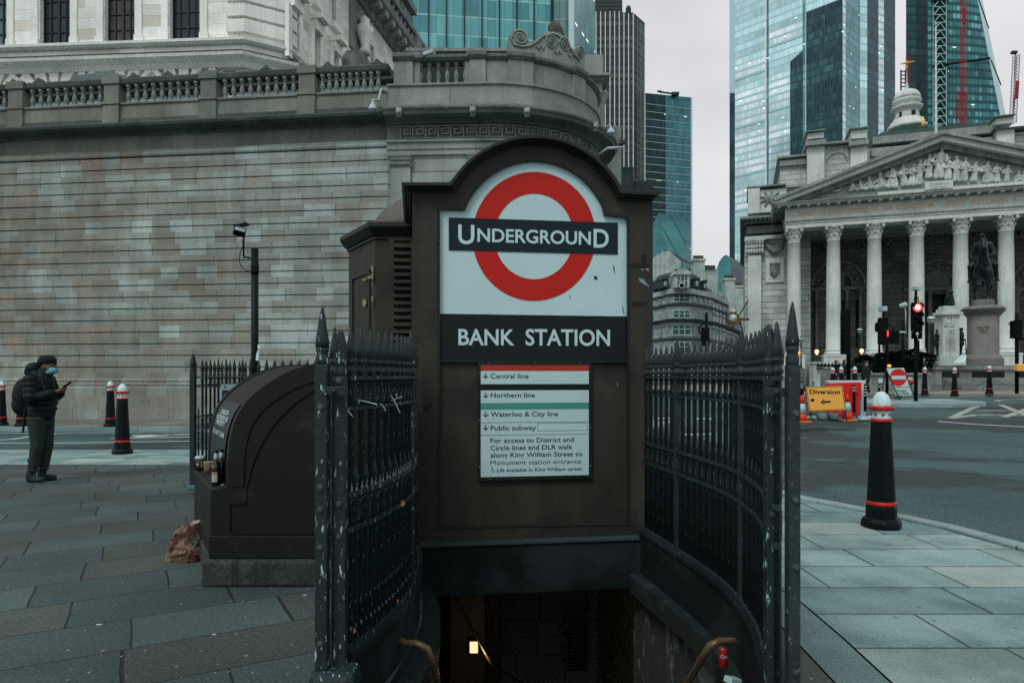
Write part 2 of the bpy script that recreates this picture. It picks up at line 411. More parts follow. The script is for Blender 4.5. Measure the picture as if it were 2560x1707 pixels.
M_kerb = blocks('granite_kerb',[(.21,.27,.28),(.25,.30,.30),(.19,.25,.25)],1.1,9,jv=.008,jh=.0,jcol=(.04,.04,.04),fine=.35,fs=60,rough=.75,streak=0,bump=.2)
M_granite = mat('grey_granite',(.13,.175,.18),rough=.8,var=.25,vs=2,fine=.5,fs=90,bump=.4,bs=90)
M_paint = mat('road_paint',(.5,.53,.53),rough=.7,var=.12,fine=.25,fs=40,chips=((.1,.12,.12),9,.62,.06))
M_paint_y = mat('worn_yellow_paint',(.34,.33,.28),rough=.75,var=.15,chips=((.1,.12,.12),5,.55,.08))

M_joint = mat('joint_dirt',(.012,.016,.015),rough=1)
def fill_poly(name,outer,holes,m,z=0.0,kind=True):
    bm = bmesh.new(); edges = []
    for loop in [outer]+holes:
        vs = [bm.verts.new((x,y,z)) for x,y in loop]
        edges += [bm.edges.new((vs[i],vs[(i+1)%len(vs)])) for i in range(len(vs))]
    bmesh.ops.triangle_fill(bm,use_beauty=True,edges=edges)
    for f in bm.faces:
        if f.normal.z < 0: f.normal_flip()
    uv = bm.loops.layers.uv.new('UVMap')
    for f in bm.faces:
        for l in f.loops: l[uv].uv = (l.vert.co.x,l.vert.co.y)
    me = bpy.data.meshes.new(name); bm.to_mesh(me); bm.free(); me.materials.append(m)
    o = bpy.data.objects.new(name,me); COL.objects.link(o)
    if kind: struct(o)
    return o

# stairwell outline (open towards the viewer): inner faces of the two curved flank walls
WELL_L = [(-.62,-1.2),(-.62,2.3),(-.60,2.9),(-.57,3.3),(-.545,3.64),(-.53,4.0),(-.58,4.43),(-.68,4.9),(-.76,5.28)]
WELL_R = [(1.06,-1.2),(1.06,2.3),(1.12,2.8),(1.20,3.4),(1.24,3.9),(1.17,4.4),(1.06,5.0),(.98,5.5)]
HOLE = WELL_L+WELL_R[::-1]
edge_r = [(3.0,9.6),(3.4,8.14),(3.82,7.34),(3.98,7.03),(4.17,6.55),(4.32,5.74),(4.42,4.4),(4.5,2.5),(4.5,-4)]
edge_f = [(-34,13.2),(-6,13.2),(-1,13.15),(1.0,12.8),(2.2,11.6)]
KX = 2.05
# near pavement: old dark slabs to the left of the entrance, newer pale ones to its right and along the far kerb
old = [(-34,-4),(-34,11.15),(-6,11.15),(-1.5,11.0),(1.0,9.4),(1.30,6.6)]
fill_poly('pavement',old+[(.98,5.5),(-.76,5.28)]+WELL_L[::-1][1:]+[(-.62,-4)],[],M_slab_old)
# granite band that follows the curve of the right-hand flank wall, then the pale slabs
band = [(1.42,6.6),(1.66,5.4),(1.80,4.9),(1.86,4.4),(1.84,3.8),(1.80,3.2),(1.74,2.4),(1.70,-4)]
inb = [(1.30,6.6),(1.42,5.4),(1.52,4.9),(1.58,4.4),(1.56,3.8),(1.53,3.2),(1.48,2.4),(1.45,-4)]
M_apron = mat('worn_brown_stone',(.075,.082,.075),rough=.85,var=.3,vs=3,fine=.4,fs=60,bump=.4)
fill_poly('pavement_apron',[(.98,5.5)]+WELL_R[::-1][1:]+[(1.06,-4)]+[(p[0]-.012,p[1]) for p in inb[::-1]],[],M_apron)
fill_poly('pavement_granite_band',inb+[(p[0]-.014,p[1]) for p in band[::-1]],[],M_granite)
fill_poly('pavement_bedding',[(.98,5.5)]+WELL_R[::-1][1:]+[(1.06,-4),(2.2,-4),(2.2,6.6),(1.0,6.6)],[],M_joint,z=-.015)
fill_poly('pavement_pale_slabs',band+[(p[0]-.13,p[1]) for p in edge_r[::-1]]+[(2.1,11.45),(.9,12.62),(-1,12.98),(-6,13.03),(-34,13.03),(-34,11.15),(-6,11.15),(-1.5,11.0),(1.0,9.4)],[],M_slab_new)
kp = [(-34,13.2),(-6,13.2),(-1,13.15),(1.0,12.8),(2.2,11.6)]+edge_r
mb = MB(); mb.sweep(kp[::-1],[(0,-.13),(0,-.012),(.012,.003),(.15,.003),(.15,-.13)],closed_prof=True)
struct(mb.build('kerb',M_kerb,fixn=True))

# road sheet: fine grid carrying the gentle climb, with the near pavement standing on it
def grid(name,x0,x1,y0,y1,nx,ny,zf,m,skip=None):
    vs = []; fs = []
    for j in range(ny+1):
        for i in range(nx+1):
            x = slump(x0,x1,i/nx); y = slump(y0,y1,j/ny); vs.append((x,y,zf(x,y)))
    for j in range(ny):
        for i in range(nx):
            a = j*(nx+1)+i
            if skip and skip((vs[a][0]+vs[a+nx+2][0])/2,(vs[a][1]+vs[a+nx+2][1])/2): continue
            fs.append((a,a+1,a+nx+2,a+nx+1))
    mb = MB(); mb.add(vs,fs,smooth=True); return struct(mb.build(name,m))
grid('road',-60,90,-6,104,75,110,lambda x,y: ground(x,y)-.12,M_road,skip=lambda x,y:-1.9 < x < 2.05 and-2.0 < y < 9)
mb = MB()
mb.add([(-900,-300,-.6),(900,-300,-.6),(900,-6,-.6),(-900,-6,-.6),(-900,104,-.6),(900,104,-.6),(900,1500,-.6),(-900,1500,-.6),(-60,-6,-.6),(-60,104,-.6),(90,-6,-.6),(90,104,-.6)],
       [(0,1,2,3),(4,5,6,7),(3,8,9,4),(10,2,5,11)])
struct(mb.build('ground',M_road))

# far pavement in front of the long blank wall
BW = Fr((-17.62,23.5),(13.64,-1.6))          # long wall of the bank, u from the photo's left edge
kl = [(-60,19.25),(-17,19.2),(-2,19.15),(2.5,19.3),(4.6,20.5),(6.0,23.5),(6.6,30),(7.0,60)]
fill_poly('far_pavement',kl+[(3,60),(3,26),(-4,24),(-60,31)],[],M_slab_far,z=.002)
mb = MB(); mb.sweep(kl,[(0,-.13),(0,-.02),(-.015,.006),(-.28,.006),(-.28,-.13)][::-1],closed_prof=True)
struct(mb.build('far_kerb',M_kerb,fixn=True))
# pavement and terrace ground before the portico
def gz(pts,dz): return [(x,y,ground(x,y)+dz) for x,y in pts]
def slab_far(name,pts,m,h=.13):
    mb = MB(); n = len(pts)
    top = gz(pts,-.12+h); bot = gz(pts,-.2)
    mb.add(top,[tuple(range(n))]); mb.add(top+bot,[(i,n+i,n+(i+1)%n,(i+1)%n) for i in range(n)])
    return struct(mb.build(name,m,fixn=True))
M_pinkpave = blocks('pinkish_paving',[(.26,.21,.18),(.23,.2,.18),(.28,.23,.2)],.6,.45,jv=.01,jh=.01,jcol=(.09,.08,.07),var=.2,streak=0)
slab_far('portico_pavement',[(7.5,33.2),(11,32.4),(16,32.1),(19,32.3),(21,31.5),(26,30.3),(34,28.5),(60,26),(80,60),(20,66),(9.0,62)],M_pinkpave)
slab_far('traffic_island',[(13.1,27.1),(13.8,26.0),(16.5,25.6),(18.2,26.2),(18.6,27.0),(17.8,27.9),(14.5,28.4)],M_kerb)

# painted lines
def mark(name,pts,w,m=None,z=.004):
    mb = MB(); L = []
    for i in range(len(pts)):
        a = Vector(pts[max(0,i-1)]); b = Vector(pts[min(len(pts)-1,i+1)]); t = (b-a).normalized(); n = Vector((-t.y,t.x))*w/2
        p = Vector(pts[i])
        for q in (p+n,p-n): L.append((q.x,q.y,ground(q.x,q.y)-.12+z))
    mb.add(L,[(2*i,2*i+1,2*i+3,2*i+2) for i in range(len(pts)-1)])
    return struct(mb.build(name,m or M_paint))
def gp(px,py,z=-.12):
    Z = (CZ-z)*F/(py-HY); return (X(px,Z),Z)
mark('road_marking',[gp(-60,1108),gp(200,1107),gp(500,1102)],.13)
mark('road_marking',[gp(-60,1104),gp(30,1098),gp(90,1089),gp(140,1085)],.16)
mark('road_marking',[gp(-60,1082.5),gp(120,1083),gp(260,1081.5),gp(490,1081)],.1)
for a,b,w in (((278,1095),(486,1092),.14),((330,1088),(486,1085.5),.2),((335,1092.5),(430,1086),.45)):
    mark('road_marking',[gp(*a),gp(*b)],w)
def gr(px,py):                          # a pixel on the climbing road
    Z = 20.0
    for _ in range(30): x = X(px,Z); Z = (CZ-ground(x,Z)+.12)*F/(py-HY)
    return (X(px,Z),Z)
mark('road_marking',[gr(2345,1016),gr(2440,1019),gr(2600,1024)],.16)
for a in ([(2378,1013),(2430,1004),(2500,998),(2600,996)],[(2378,1013),(2440,1010),(2520,1010),(2600,1011)],[(2440,1006),(2600,1006.5)],[(2500,1001),(2600,1015)],[(2510,1012),(2600,1001)]):
    mark('road_marking',[gr(*q) for q in a],.22,M_paint_y)
mark('road_marking',[gr(1640,1087),gr(1700,1086),gr(1790,1085)],.22)
mark('road_marking',[gr(1640,1045),gr(1780,1046)],.3)
# tar seam on the road and a couple of dropped bits of litter on the old slabs
M_tar = mat('tar_seam',(.03,.035,.04),rough=.5)
mark('road_seam',[gp(1990,1150),gp(2180,1162),gp(2360,1180),gp(2600,1195)],.03,M_tar)
mark('road_seam',[gp(2200,1080),gp(2420,1090),gp(2620,1094)],.04,M_tar)

# ================================================================ the stairwell below the pavement
M_dark = mat('painted_dark_iron',(.013,.021,.023),rough=.55,var=.35,vs=3,fine=.25,fs=90,bump=.15,bs=60,dust=((.045,.055,.055),4,.52,.25),chips=((.28,.36,.36),30,.71,.015))
M_peel = mat('peeling_wall_paint',(.045,.042,.036),rough=.9,var=.3,vs=3,fine=.3,fs=60,streak=.4,bump=.5,bs=30,chips=((.10,.125,.125),4.5,.56,.03,(1,1,.4)))
M_tile = blocks('dark_wall_tiles',[(.16,.155,.13),(.15,.145,.125),(.17,.165,.14)],.62,.46,jv=.012,jh=.012,jcol=(.012,.012,.012),var=.15,fine=.1,streak=.1,rough=.45,wob=0)
M_step = mat('stair_stone',(.07,.07,.066),rough=.8,var=.25,fine=.3)
t = thing('subway_stairwell','dark stairwell going down under the brown station kiosk, its flank walls painted and peeling','stairwell',(0,4.2,0))
for nm,pth,s in (('flank_wall',WELL_L,1),('flank_wall',WELL_R,-1)):
    mb = MB(); mb.sweep(pth if s < 0 else pth,[(0,-.10),(0,-5.2),(-.22*s,-5.2),(-.22*s,-.10)] if s > 0 else [(0,-.10),(0,-5.2),(.22,-5.2),(.22,-.10)],closed_prof=True)
    mb.build(nm,M_peel,t,fixn=True)
for pth,s in ((WELL_L,1),(WELL_R,-1)):        # dark coping that rides on each flank wall
    mb = MB(); q = [p for p in pth if p[1] > 1.5]
    mb.sweep(q,[(.10*s,-.22),(.11*s,-.10),(.11*s,-.075),(-.26*s,-.075),(-.26*s,-.22)],closed_prof=True); mb.build('coping',M_dark,t,fixn=True)
mb = MB(); z =-.02
for i in range(22):
    y0 = 2.0+i*.29; zt =-.05-i*.165
    mb.box(-.76,1.04,y0,y0+.31,zt-.5,zt)
mb.build('steps',M_step,t)
mb = MB()
mb.box(-.9,-.78,5.4,9.2,-5.5,-.25); mb.box(1.14,1.3,5.4,9.2,-5.5,-.25); mb.box(-.9,1.3,9.2,9.4,-5.5,-.25)
mb.box(-.88,1.28,5.45,9.2,-.24,-.1)
mb.build('passage_wall',M_tile,t)
M_pier = mat('brown_painted_pier',(.05,.042,.033),rough=.6,var=.3,fine=.25)
mb = MB(); mb.box(X(1128,7.2),X(1212,7.2),7.2,8.4,-5,-.3); mb.box(X(1215,8),X(1250,8),7.8,8.6,-5,-.3); mb.build('pier',M_pier,t)
M_bulb = glow('warm_bulkhead_glass',(1,.66,.36),1.15)
t = thing('bulkhead_lamp','small lit bulkhead lamp on the brown pier down the stairs','lamp',P(1185,1615,7.18))
mb = MB(); c = P(1185,1614,7.17); mb.box(c.x-.065,c.x+.065,c.y-.03,c.y+.03,c.z-.085,c.z+.085); mb.build('housing',M_dark,t,bevel=.01)
mb = MB(); mb.box(c.x-.042,c.x+.042,c.y-.045,c.y-.028,c.z-.06,c.z+.06); mb.build('glass',M_bulb,t,bevel=.008)
lp = bpy.data.lights.new('bulkhead_glow','POINT'); lp.energy = 1.5; lp.color = (1,.66,.36); lp.shadow_soft_size = .05
lo = bpy.data.objects.new('bulkhead_glow',lp); COL.objects.link(lo); lo.parent = t; lo.location = (.12,-.7,.12)  # light moved forward of the lamp so pier and rail catch it
# line diagram panel on the far wall
t = thing('line_diagram_panel','dark station list panel with pale side strip on the tiled wall down the stairs','sign',P(1436,1600,9.17))
Z = 9.17
M_pan = mat('panel_dark_blue',(.012,.02,.035),rough=.4); M_panw = mat('panel_grey_white',(.11,.115,.11),rough=.5)
mb = MB(); a,b = P(1408,1675,Z),P(1468,1540,Z); mb.box(a.x,b.x,Z-.02,Z,a.z,b.z); mb.build('board',M_pan,t)
mb = MB(); a,b = P(1402,1675,Z),P(1419,1542,Z); mb.box(a.x,b.x,Z-.035,Z-.021,a.z,b.z); mb.build('side_strip',M_panw,t)
mb = MB()
for k in range(4): c = P(1410.5,1551+k*33,Z); mb.lathe([(.001,0),(.03,0),(.03,.004),(.001,.004)],n=14,m=Matrix.Translation((c.x,Z-.036,c.z)) @ Matrix.Rotation(R(90),4,'X'))
mb.build('line_symbols',M_pan,t)
mb = MB()
for k in range(14):
    c = P(1436,1550+k*9,Z); w = .05+.06*random.Random(k).random(); mb.box(c.x-.05,c.x-.05+w,Z-.023,Z-.0205,c.z-.008,c.z+.008)
mb.build('list_lines',M_panw,t)
# brass handrails
M_brass = mat('worn_brass',(.13,.085,.048),rough=.3,metal=.3,var=.4,vs=8,fine=.2,bump=.05)
def handrail(pts,r,label):
    t = thing('handrail',label,'handrail',pts[0])
    mb = MB(); mb.tube(pts,r,12); mb.build('rail',M_brass,t)
    return t
handrail([P(1000,1600,3.45),P(1016,1607,3.42),P(1040,1607,3.4),P(1068,1620,3.38),P(1084,1655,3.42),P(1096,1720,3.6),P(1110,1800,3.9)],.0175,'curved brass handrail end in front of the left flank wall of the stairs')
handrail([P(1834,1601,3.2),P(1800,1602,3.15),P(1775,1612,3.14),P(1757,1640,3.2),P(1735,1680,3.4),P(1700,1735,3.7),P(1660,1800,4.1)],.0175,'curved brass handrail end on the right beside the red can')
handrail([P(1137,1492,6.0),P(1180,1570,6.2),P(1226,1652,6.6),P(1240,1668,6.9),P(1300,1705,7.4),P(1330,1725,7.8)],.017,'thin brass handrail sloping down inside the stairwell past the lamp')
handrail([P(1212,1490,7.6),P(1226,1570,7.7),P(1236,1600,7.8)],.015,'second thin handrail deeper in the stairwell against a dark pier')
# ================================================================ the brown station kiosk with its big sign
K = Fr((-.552,5.15),(.990,.140))
def kp(px,py,v=0): return K.hit(px,py,v)
M_brown = mat('brown_gloss_paint',(.038,.033,.026),rough=.6,var=.2,vs=1.6,fine=.12,fs=120,bump=.12,bs=25,streak=.45,spec=.5,dust=((.016,.018,.017),1.5,.50,.16),chips=((.3,.32,.3),34,.755,.01))
M_brownroof = mat('dark_brown_cornice',(.018,.020,.017),rough=.5,var=.2,fine=.15,bump=.1)
M_lintel = mat('blue_black_lintel',(.004,.008,.009),rough=.8,var=.3,vs=2,fine=.3,fs=90,bump=.1,dust=((.014,.022,.024),1.2,.5,.1),chips=((.3,.36,.36),26,.76,.008))
M_white = mat('white_enamel',(.50,.62,.63),rough=.4,var=.045,vs=3,fine=.03,fs=40,bump=.0,spec=.5)
M_red = mat('red_enamel',(.50,.012,.007),rough=.4,var=.05,fine=.03,bump=0)
M_blue = mat('navy_enamel',(.003,.014,.020),rough=.4,var=.06,fine=.03,bump=0)
M_black = mat('black_enamel',(.006,.010,.011),rough=.45,var=.2,fine=.06,bump=0)
M_ink = mat('dark_lettering',(.012,.045,.055),rough=.4,var=.0,fine=.0,bump=0)
M_frame = mat('dark_green_frame',(.010,.018,.017),rough=.4,var=.2,bump=0)
M_teal = mat('turquoise_stripe',(.07,.27,.22),rough=.3,var=.05,bump=0)
M_red2 = mat('line_red_stripe',(.42,.035,.02),rough=.3,var=.05,bump=0)
def arc(cx,cy,r,x0,x1,n=28):
    a0 = math.acos((x0-cx)/r); a1 = math.acos((x1-cx)/r)
    return [(cx+r*math.cos(slump(a0,a1,i/n)),cy-r*math.sin(slump(a0,a1,i/n))) for i in range(n+1)]
kiosk = thing('station_kiosk','brown arch topped station entrance kiosk carrying the big red ring sign, over the stairs','kiosk',K.p(.75,.4,0))
inner = [(1031,480)]+arc(1337,583,222,1141,1543)+[(1631,504)]
body = [kp(x,y) for x,y in [(1031,1366)]+inner+[(1626,1352)]]
mb = MB(); mb.prismf(body[::-1],0,.95,K); mb.build('body',M_brown,kiosk,bevel=.006)
pin = [(1096,1321),(1096,520),(1159,520.5)]+arc(1337,588,190,1160,1517)[1:-1]+[(1515,533.5),(1573,541),(1575,1312)]
pout = [(1031,1364),(1031,480),(1141,480)]+arc(1337,583,222,1141,1543)[1:-1]+[(1543,500),(1631,504),(1626,1350)]
mb = MB(); mb.strip([kp(x,y,-.035) for x,y in pin],[kp(x,y,-.035) for x,y in pout],-.035,.004,K)
a,b = kp(1096,1321,-.035),kp(1575,1312,-.035); c,d = kp(1031,1364,-.035),kp(1626,1350,-.035)
mb.strip([a,b],[c,d],-.035,.003,K); mb.build('front_surround',M_brown,kiosk,bevel=.005)
mb = MB()                                # slim bead round the recess
mb.strip([kp(x+(4 if x < 1337 else-4),y+(4 if y < 900 else-4),-.041) for x,y in pin],[kp(x,y,-.041) for x,y in pin],-.041,-.012,K)
mb.strip([kp(1100,1317,-.041),kp(1571,1308,-.041)],[kp(1096,1321,-.041),kp(1575,1312,-.041)],-.041,-.012,K)
mb.build('bead',M_brownroof,kiosk)
mb = MB()
for o0,o1,v in ((0,7,-.055),(7,15,-.09),(15,25,-.135)):
    def off(o):
        q = [(1031-6-o*.9,480-o)]+arc(1337,583,222+o,1141-o*.72,1543+o*.62)+[(1631+o*1.0,504-o)]
        q[1] = (1141-o*.7,480-o); q[-2] = (1543+o*.6,500-o); return [kp(x,y,v) for x,y in q]
    mb.strip(off(o0),off(o1),v,1.0-v,K)
mb.build('cornice_roof',M_brownroof,kiosk,bevel=.006)
# side returns: recessed panel on the flank
mb = MB(); u0 = body[0][0]
for v0,v1,z0,z1 in ((.12,.86,.2,.26),(.12,.86,2.45,2.51),(.12,.18,.26,2.45),(.80,.86,.26,2.45)): mb.box(u0-.012,u0+.002,v0,v1,z0,z1,K)
mb.build('flank_panel_moulding',M_brown,kiosk)
# lintel over the stairs
mb = MB(); a = kp(1040,1370,-.1); b = kp(1596,1353,-.1); zb = kp(1080,1493,-.1)[1]
mb.box(a[0],b[0]+.07,-.1,.3,zb,a[1]-.0,K)
mb.build('lintel',M_lintel,kiosk,bevel=.006)
mb = MB(); mb.box(a[0]-.01,b[0]+.01,-.115,.25,a[1]+.003,a[1]+.028,K); mb.build('lintel_ledge',mat('lit_ledge_grey_green',(.03,.046,.046),rough=.6,var=.3,fine=.3),kiosk,bevel=.005)  # light falling on the ledge is put into its paler colour
# the sign: white field, ring, bar, station name
sign = thing('station_sign','large white arched enamel sign with a red ring, navy bar and station name band','sign',K.p(.73,-.02,1.2))
wf = [(1099,784),(1099,523),(1162,523.5)]+arc(1337,588,187,1163,1514)[1:-1]+[(1512,536.5),(1570,543.5),(1572,791)]
mb = MB(); mb.prismf([kp(x,y,-.006) for x,y in wf][::-1],-.006,-.001,K); mb.build('white_field',M_white,sign)
def ell(rx,ry,n=72): return [kp(1335+rx*math.cos(2*PI*i/n),591-ry*math.sin(2*PI*i/n),-.009) for i in range(n)]
mb = MB(); mb.strip(ell(99,107),ell(154,161),-.009,-.0062,K,closed=True); mb.build('red_ring',M_red,sign)
z1,z0 = (kp(1122,542,-.013)[1]+kp(1544,558.5,-.013)[1])/2,(kp(1122,624,-.013)[1]+kp(1545,637,-.013)[1])/2
mb = MB(); mb.box(kp(1122,0,-.013)[0],kp(1544.5,0,-.013)[0],-.013,-.0092,z0,z1,K); mb.build('name_bar',M_blue,sign)
mb = MB()
text_px(mb,'U',K,1145.5,1186,609,46,-.0155,.018); text_px(mb,'NDERGROUN',K,1193.5,1477,607.5,32,-.0155,.02); text_px(mb,'D',K,1484,1522,618.5,44.5,-.0155,.018)
mb.build('bar_lettering',M_white,sign)
bz1,bz0 = kp(1097,787,-.012)[1],kp(1097,899,-.012)[1]
mb = MB(); mb.box(kp(1098,0)[0],kp(1572,0)[0],-.012,-.001,bz0,bz1,K); mb.build('name_band',M_black,sign)
mb = MB(); text_px(mb,'BANK',K,1146,1286,862,38.5,-.0148,.018); mb.build('station_lettering',M_white,sign); mb = MB(); text_px(mb,'STATION',K,1314,1525,863,39,-.0148,.018); mb.build('station_lettering',M_white,sign)
mb = MB(); mb.box(kp(1095,0)[0],kp(1576,0)[0],-.03,-.0,kp(1097,905,-.03)[1],kp(1097,899,-.03)[1],K); mb.build('bottom_bead',M_frame,sign)
def fleck(mb,fr,pts,v):
    mb.add([fr.p(*((lambda q: (q[0],v,q[1]))(fr.hit(x,y,v)))) for x,y in pts],[tuple(range(len(pts)))[::-1]])
mb = MB()
for q in ([(1532,659),(1536,668),(1537.5,686),(1534,676)],[(1555,758),(1558,770),(1561,790),(1557,778)],[(1423,736),(1426,743),(1425,749)],[(1484,690),(1494,691),(1493,700),(1486,698)]): fleck(mb,K,q,-.0165 if 0 else-.0078)
mb.build('scuff',M_ink,sign)
# line list board
lb = thing('line_list_board','small framed white board listing lines and directions under the station name','sign',K.p(.73,-.03,.9))
mb = MB(); e =-.03
a = kp(1196,906,e); b = kp(1480,1201,e); c = kp(1196,1203,e)
mb.box(a[0],b[0],e,-.001,c[1],kp(1196,906,e)[1],K); mb.build('frame',M_frame,lb,bevel=.004)
e2 = e-.004
u0,u1 = kp(1202,0,e2)[0],kp(1472,0,e2)[0]
def zz(py): return (kp(1202,py,e2)[1]+kp(1472,py,e2)[1])/2
def row(nm,m,pa,pb): mb = MB(); mb.box(u0,u1,e2,e+.001,zz(pb),zz(pa),K); return mb.build(nm,m,lb)
row('red_stripe',M_red2,913,927); row('row_panel',M_white,927.3,959.8); row('black_stripe',M_black,960.1,975); row('row_panel',M_white,975.3,1006.7)
row('turquoise_stripe',M_teal,1007,1023); row('row_panel',M_white,1023.3,1189.5)
e3 = e2-.0012; mb = MB()
for s_,x0,x1,y,c_ in (('Central line',1226,1321.5,945.5,11.5),('Northern line',1226.5,1337,993,11.5),('Waterloo & City line',1226.5,1395,1040.2,11.5),
                          ('Public subway',1226.5,1340,1074.3,11.5),('For access to District and',1226,1435,1105,11),('Circle lines and DLR walk',1226,1431.5,1123.3,11),
                          ('along King William Street to',1226,1455.5,1141.2,11),('Monument station entrance',1226,1453,1159.8,11),('Lift available in King William street',1242.5,1455,1177.5,8.6)):
    u_0,u_1 = kp(x0,y,e3)[0],kp(x1,y,e3)[0]; zb = zz(y); text_to(mb,s_,lambda a,b: K.p(a,e3,b),u_0,u_1,zb,c_*5.25/F,0 if s_[0] == 'M' else .013)
for y in (939,987,1034.5,1067):
    def q(x,yy): return (kp(x,0,e3)[0],zz(yy))
    for poly in ([(1213,y-7),(1215.6,y-7),(1215.6,y+6),(1213,y+6)],[(1207.5,y+1),(1207.5,y-2),(1214.3,y+4.8),(1214.3,y+8)],[(1214.3,y+8),(1214.3,y+4.8),(1221,y-2),(1221,y+1)]):
        mb.add([K.p(u,e3,z) for u,z in [q(*w) for w in poly]],[(3,2,1,0)])
for y in (1055,1086): mb.add([K.p(u,e3,z) for u,z in ((u0,zz(y+.5)),(u1,zz(y+.5)),(u1,zz(y-.4)),(u0,zz(y-.4)))],[(0,1,2,3)])
ux = kp(1343.5,0,e3)[0]; ue = kp(1468,0,e3)[0]     # outline of the blank sticker
for a_,b_,c_,d_ in ((ux,ue,1077,1076.3),(ux,ue,1058.3,1057.6),(ux,ux+.0022,1077,1058),(ue-.0022,ue,1077,1058)): mb.add([K.p(u,e3,z) for u,z in ((a_,zz(c_)),(b_,zz(c_)),(b_,zz(d_)),(a_,zz(d_)))],[(0,1,2,3)])
cx,cz = kp(1231,0,e3)[0],zz(1175)                  # wheelchair symbol
for i in range(12):
    a0,a1 = PI*.55+i*.32,PI*.55+(i+1)*.32
    mb.add([K.p(cx+r*math.cos(a),e3,cz+r*math.sin(a)) for r,a in ((.0115,a0),(.0115,a1),(.0145,a1),(.0145,a0))],[(0,1,2,3)])
for p0,p1,w in (((0,.022),(.002,.004),.0035),((.002,.004),(.012,.003),.003),((.012,.003),(.017,-.012),.003),((.0,.014),(.012,.013),.0025)):
    a_,b_ = Vector(p0),Vector(p1); n_ = Vector((-(b_-a_).y,(b_-a_).x)).normalized()*w/2
    mb.add([K.p(cx+p.x,e3,cz+p.y) for p in (a_+n_,b_+n_,b_-n_,a_-n_)],[(0,1,2,3)])
mb.lathe([(.0001,0),(.0035,0),(.0035,.0006),(.0001,.0006)],n=10,m=Matrix.Translation(K.p(cx,e3,cz+.027)) @ Matrix.Rotation(R(90),4,'X'))
mb.build('lettering',M_ink,lb)
mb = MB()
for x,y in ((1196+28,907),(1338,907),(1450,908),(1199,933),(1199,1050),(1199,1167),(1476,1068),(1477,1164),(1225,1198)):
    q = kp(x,y,e-.001); mb.lathe([(.0001,.003),(.004,.002),(.005,0)],n=8,m=Matrix.Translation(K.p(q[0],e-.0005,q[1])) @ Matrix.Rotation(R(90),4,'X'))
mb.build('screws',mat('dull_screw',(.2,.24,.24),rough=.4,metal=.6),lb)
# tape and torn stickers left on the right pilaster
M_tape = mat('black_tape',(.012,.013,.014),rough=.6,var=.2); M_foil = mat('torn_sticker',(.22,.26,.27),rough=.5,var=.5,vs=30)
def sticker(nm,m,polys,label,v=-.037,fr=K):
    mb = MB()
    for q in polys: fleck(mb,fr,q,v)
    return tag(mb.build(nm,m),label,'sticker')
sticker('tape_patch',M_tape,[[(1603,637),(1616,637),(1616,660),(1603,660)],[(1578,658),(1624,660),(1624,671),(1578,669)]],'black tape cross on the right pilaster of the kiosk')
sticker('tape_patch',M_tape,[[(1580,755),(1600,753),(1620,755),(1617,766),(1582,765)]],'short black tape strip lower on the right pilaster of the kiosk')
sticker('torn_sticker',M_foil,[[(1596,695),(1608,697),(1624,717),(1612,712),(1600,704)]],'torn silver sticker between the two black tapes')
sticker('torn_sticker',M_foil,[[(1602,672),(1610,672),(1606,678)],[(1613,671),(1624,670),(1621,677),(1616,675)]],'white torn paper scraps hanging below the tape cross')
sticker('torn_sticker',M_tape,[[(1056,1012),(1082,1006),(1076,1020),(1060,1028)]],'dark sticker remains on the left pilaster of the kiosk')
sticker('paper_scrap',M_foil,[[(1542,956),(1544,955),(1545,966),(1543,967)],],'tiny white scrap on the brown panel right of the line board',v=-.002)

# ================================================================ curved iron railings
M_iron = mat('chipped_black_iron',(.013,.024,.027),rough=.5,var=.3,vs=4,fine=.25,fs=80,bump=.3,bs=40,spec=.6,chips=((.33,.48,.48),64,.612,.03,(1,1,.26)))
M_iron2 = mat('black_iron',(.023,.033,.034),rough=.5,var=.35,vs=4,fine=.3,fs=60,bump=.25,bs=40,spec=.5,chips=((.17,.24,.24),60,.65,.02,(1,1,.35)))
M_bolt = mat('steel_bolt',(.10,.12,.12),rough=.35,metal=.7)
class Path2:
    def __init__(s,pts,sub=10):
        P_ = [Vector(p) for p in pts]; out = []
        for i in range(len(P_)-1):
            p0 = P_[i-1] if i else P_[0]*2-P_[1]; p1,p2 = P_[i],P_[i+1]; p3 = P_[i+2] if i+2 < len(P_) else P_[-1]*2-P_[-2]
            for k in range(sub):
                t = k/sub; out.append(.5*((2*p1)+(p2-p0)*t+(2*p0-5*p1+4*p2-p3)*t*t+(3*p1-p0-3*p2+p3)*t ** 3))
        out.append(P_[-1]); s.q = out; s.L = [0.0]
        for i in range(1,len(out)): s.L.append(s.L[-1]+(out[i]-out[i-1]).length)
        s.len = s.L[-1]
    def at(s,d):
        for i in range(1,len(s.q)):
            if s.L[i] >= d or i == len(s.q)-1:
                t = (d-s.L[i-1])/max(1e-9,s.L[i]-s.L[i-1]); p = s.q[i-1].lerp(s.q[i],t); tt = (s.q[i]-s.q[i-1]).normalized(); return p,math.atan2(tt.y,tt.x)
PROTO = {}
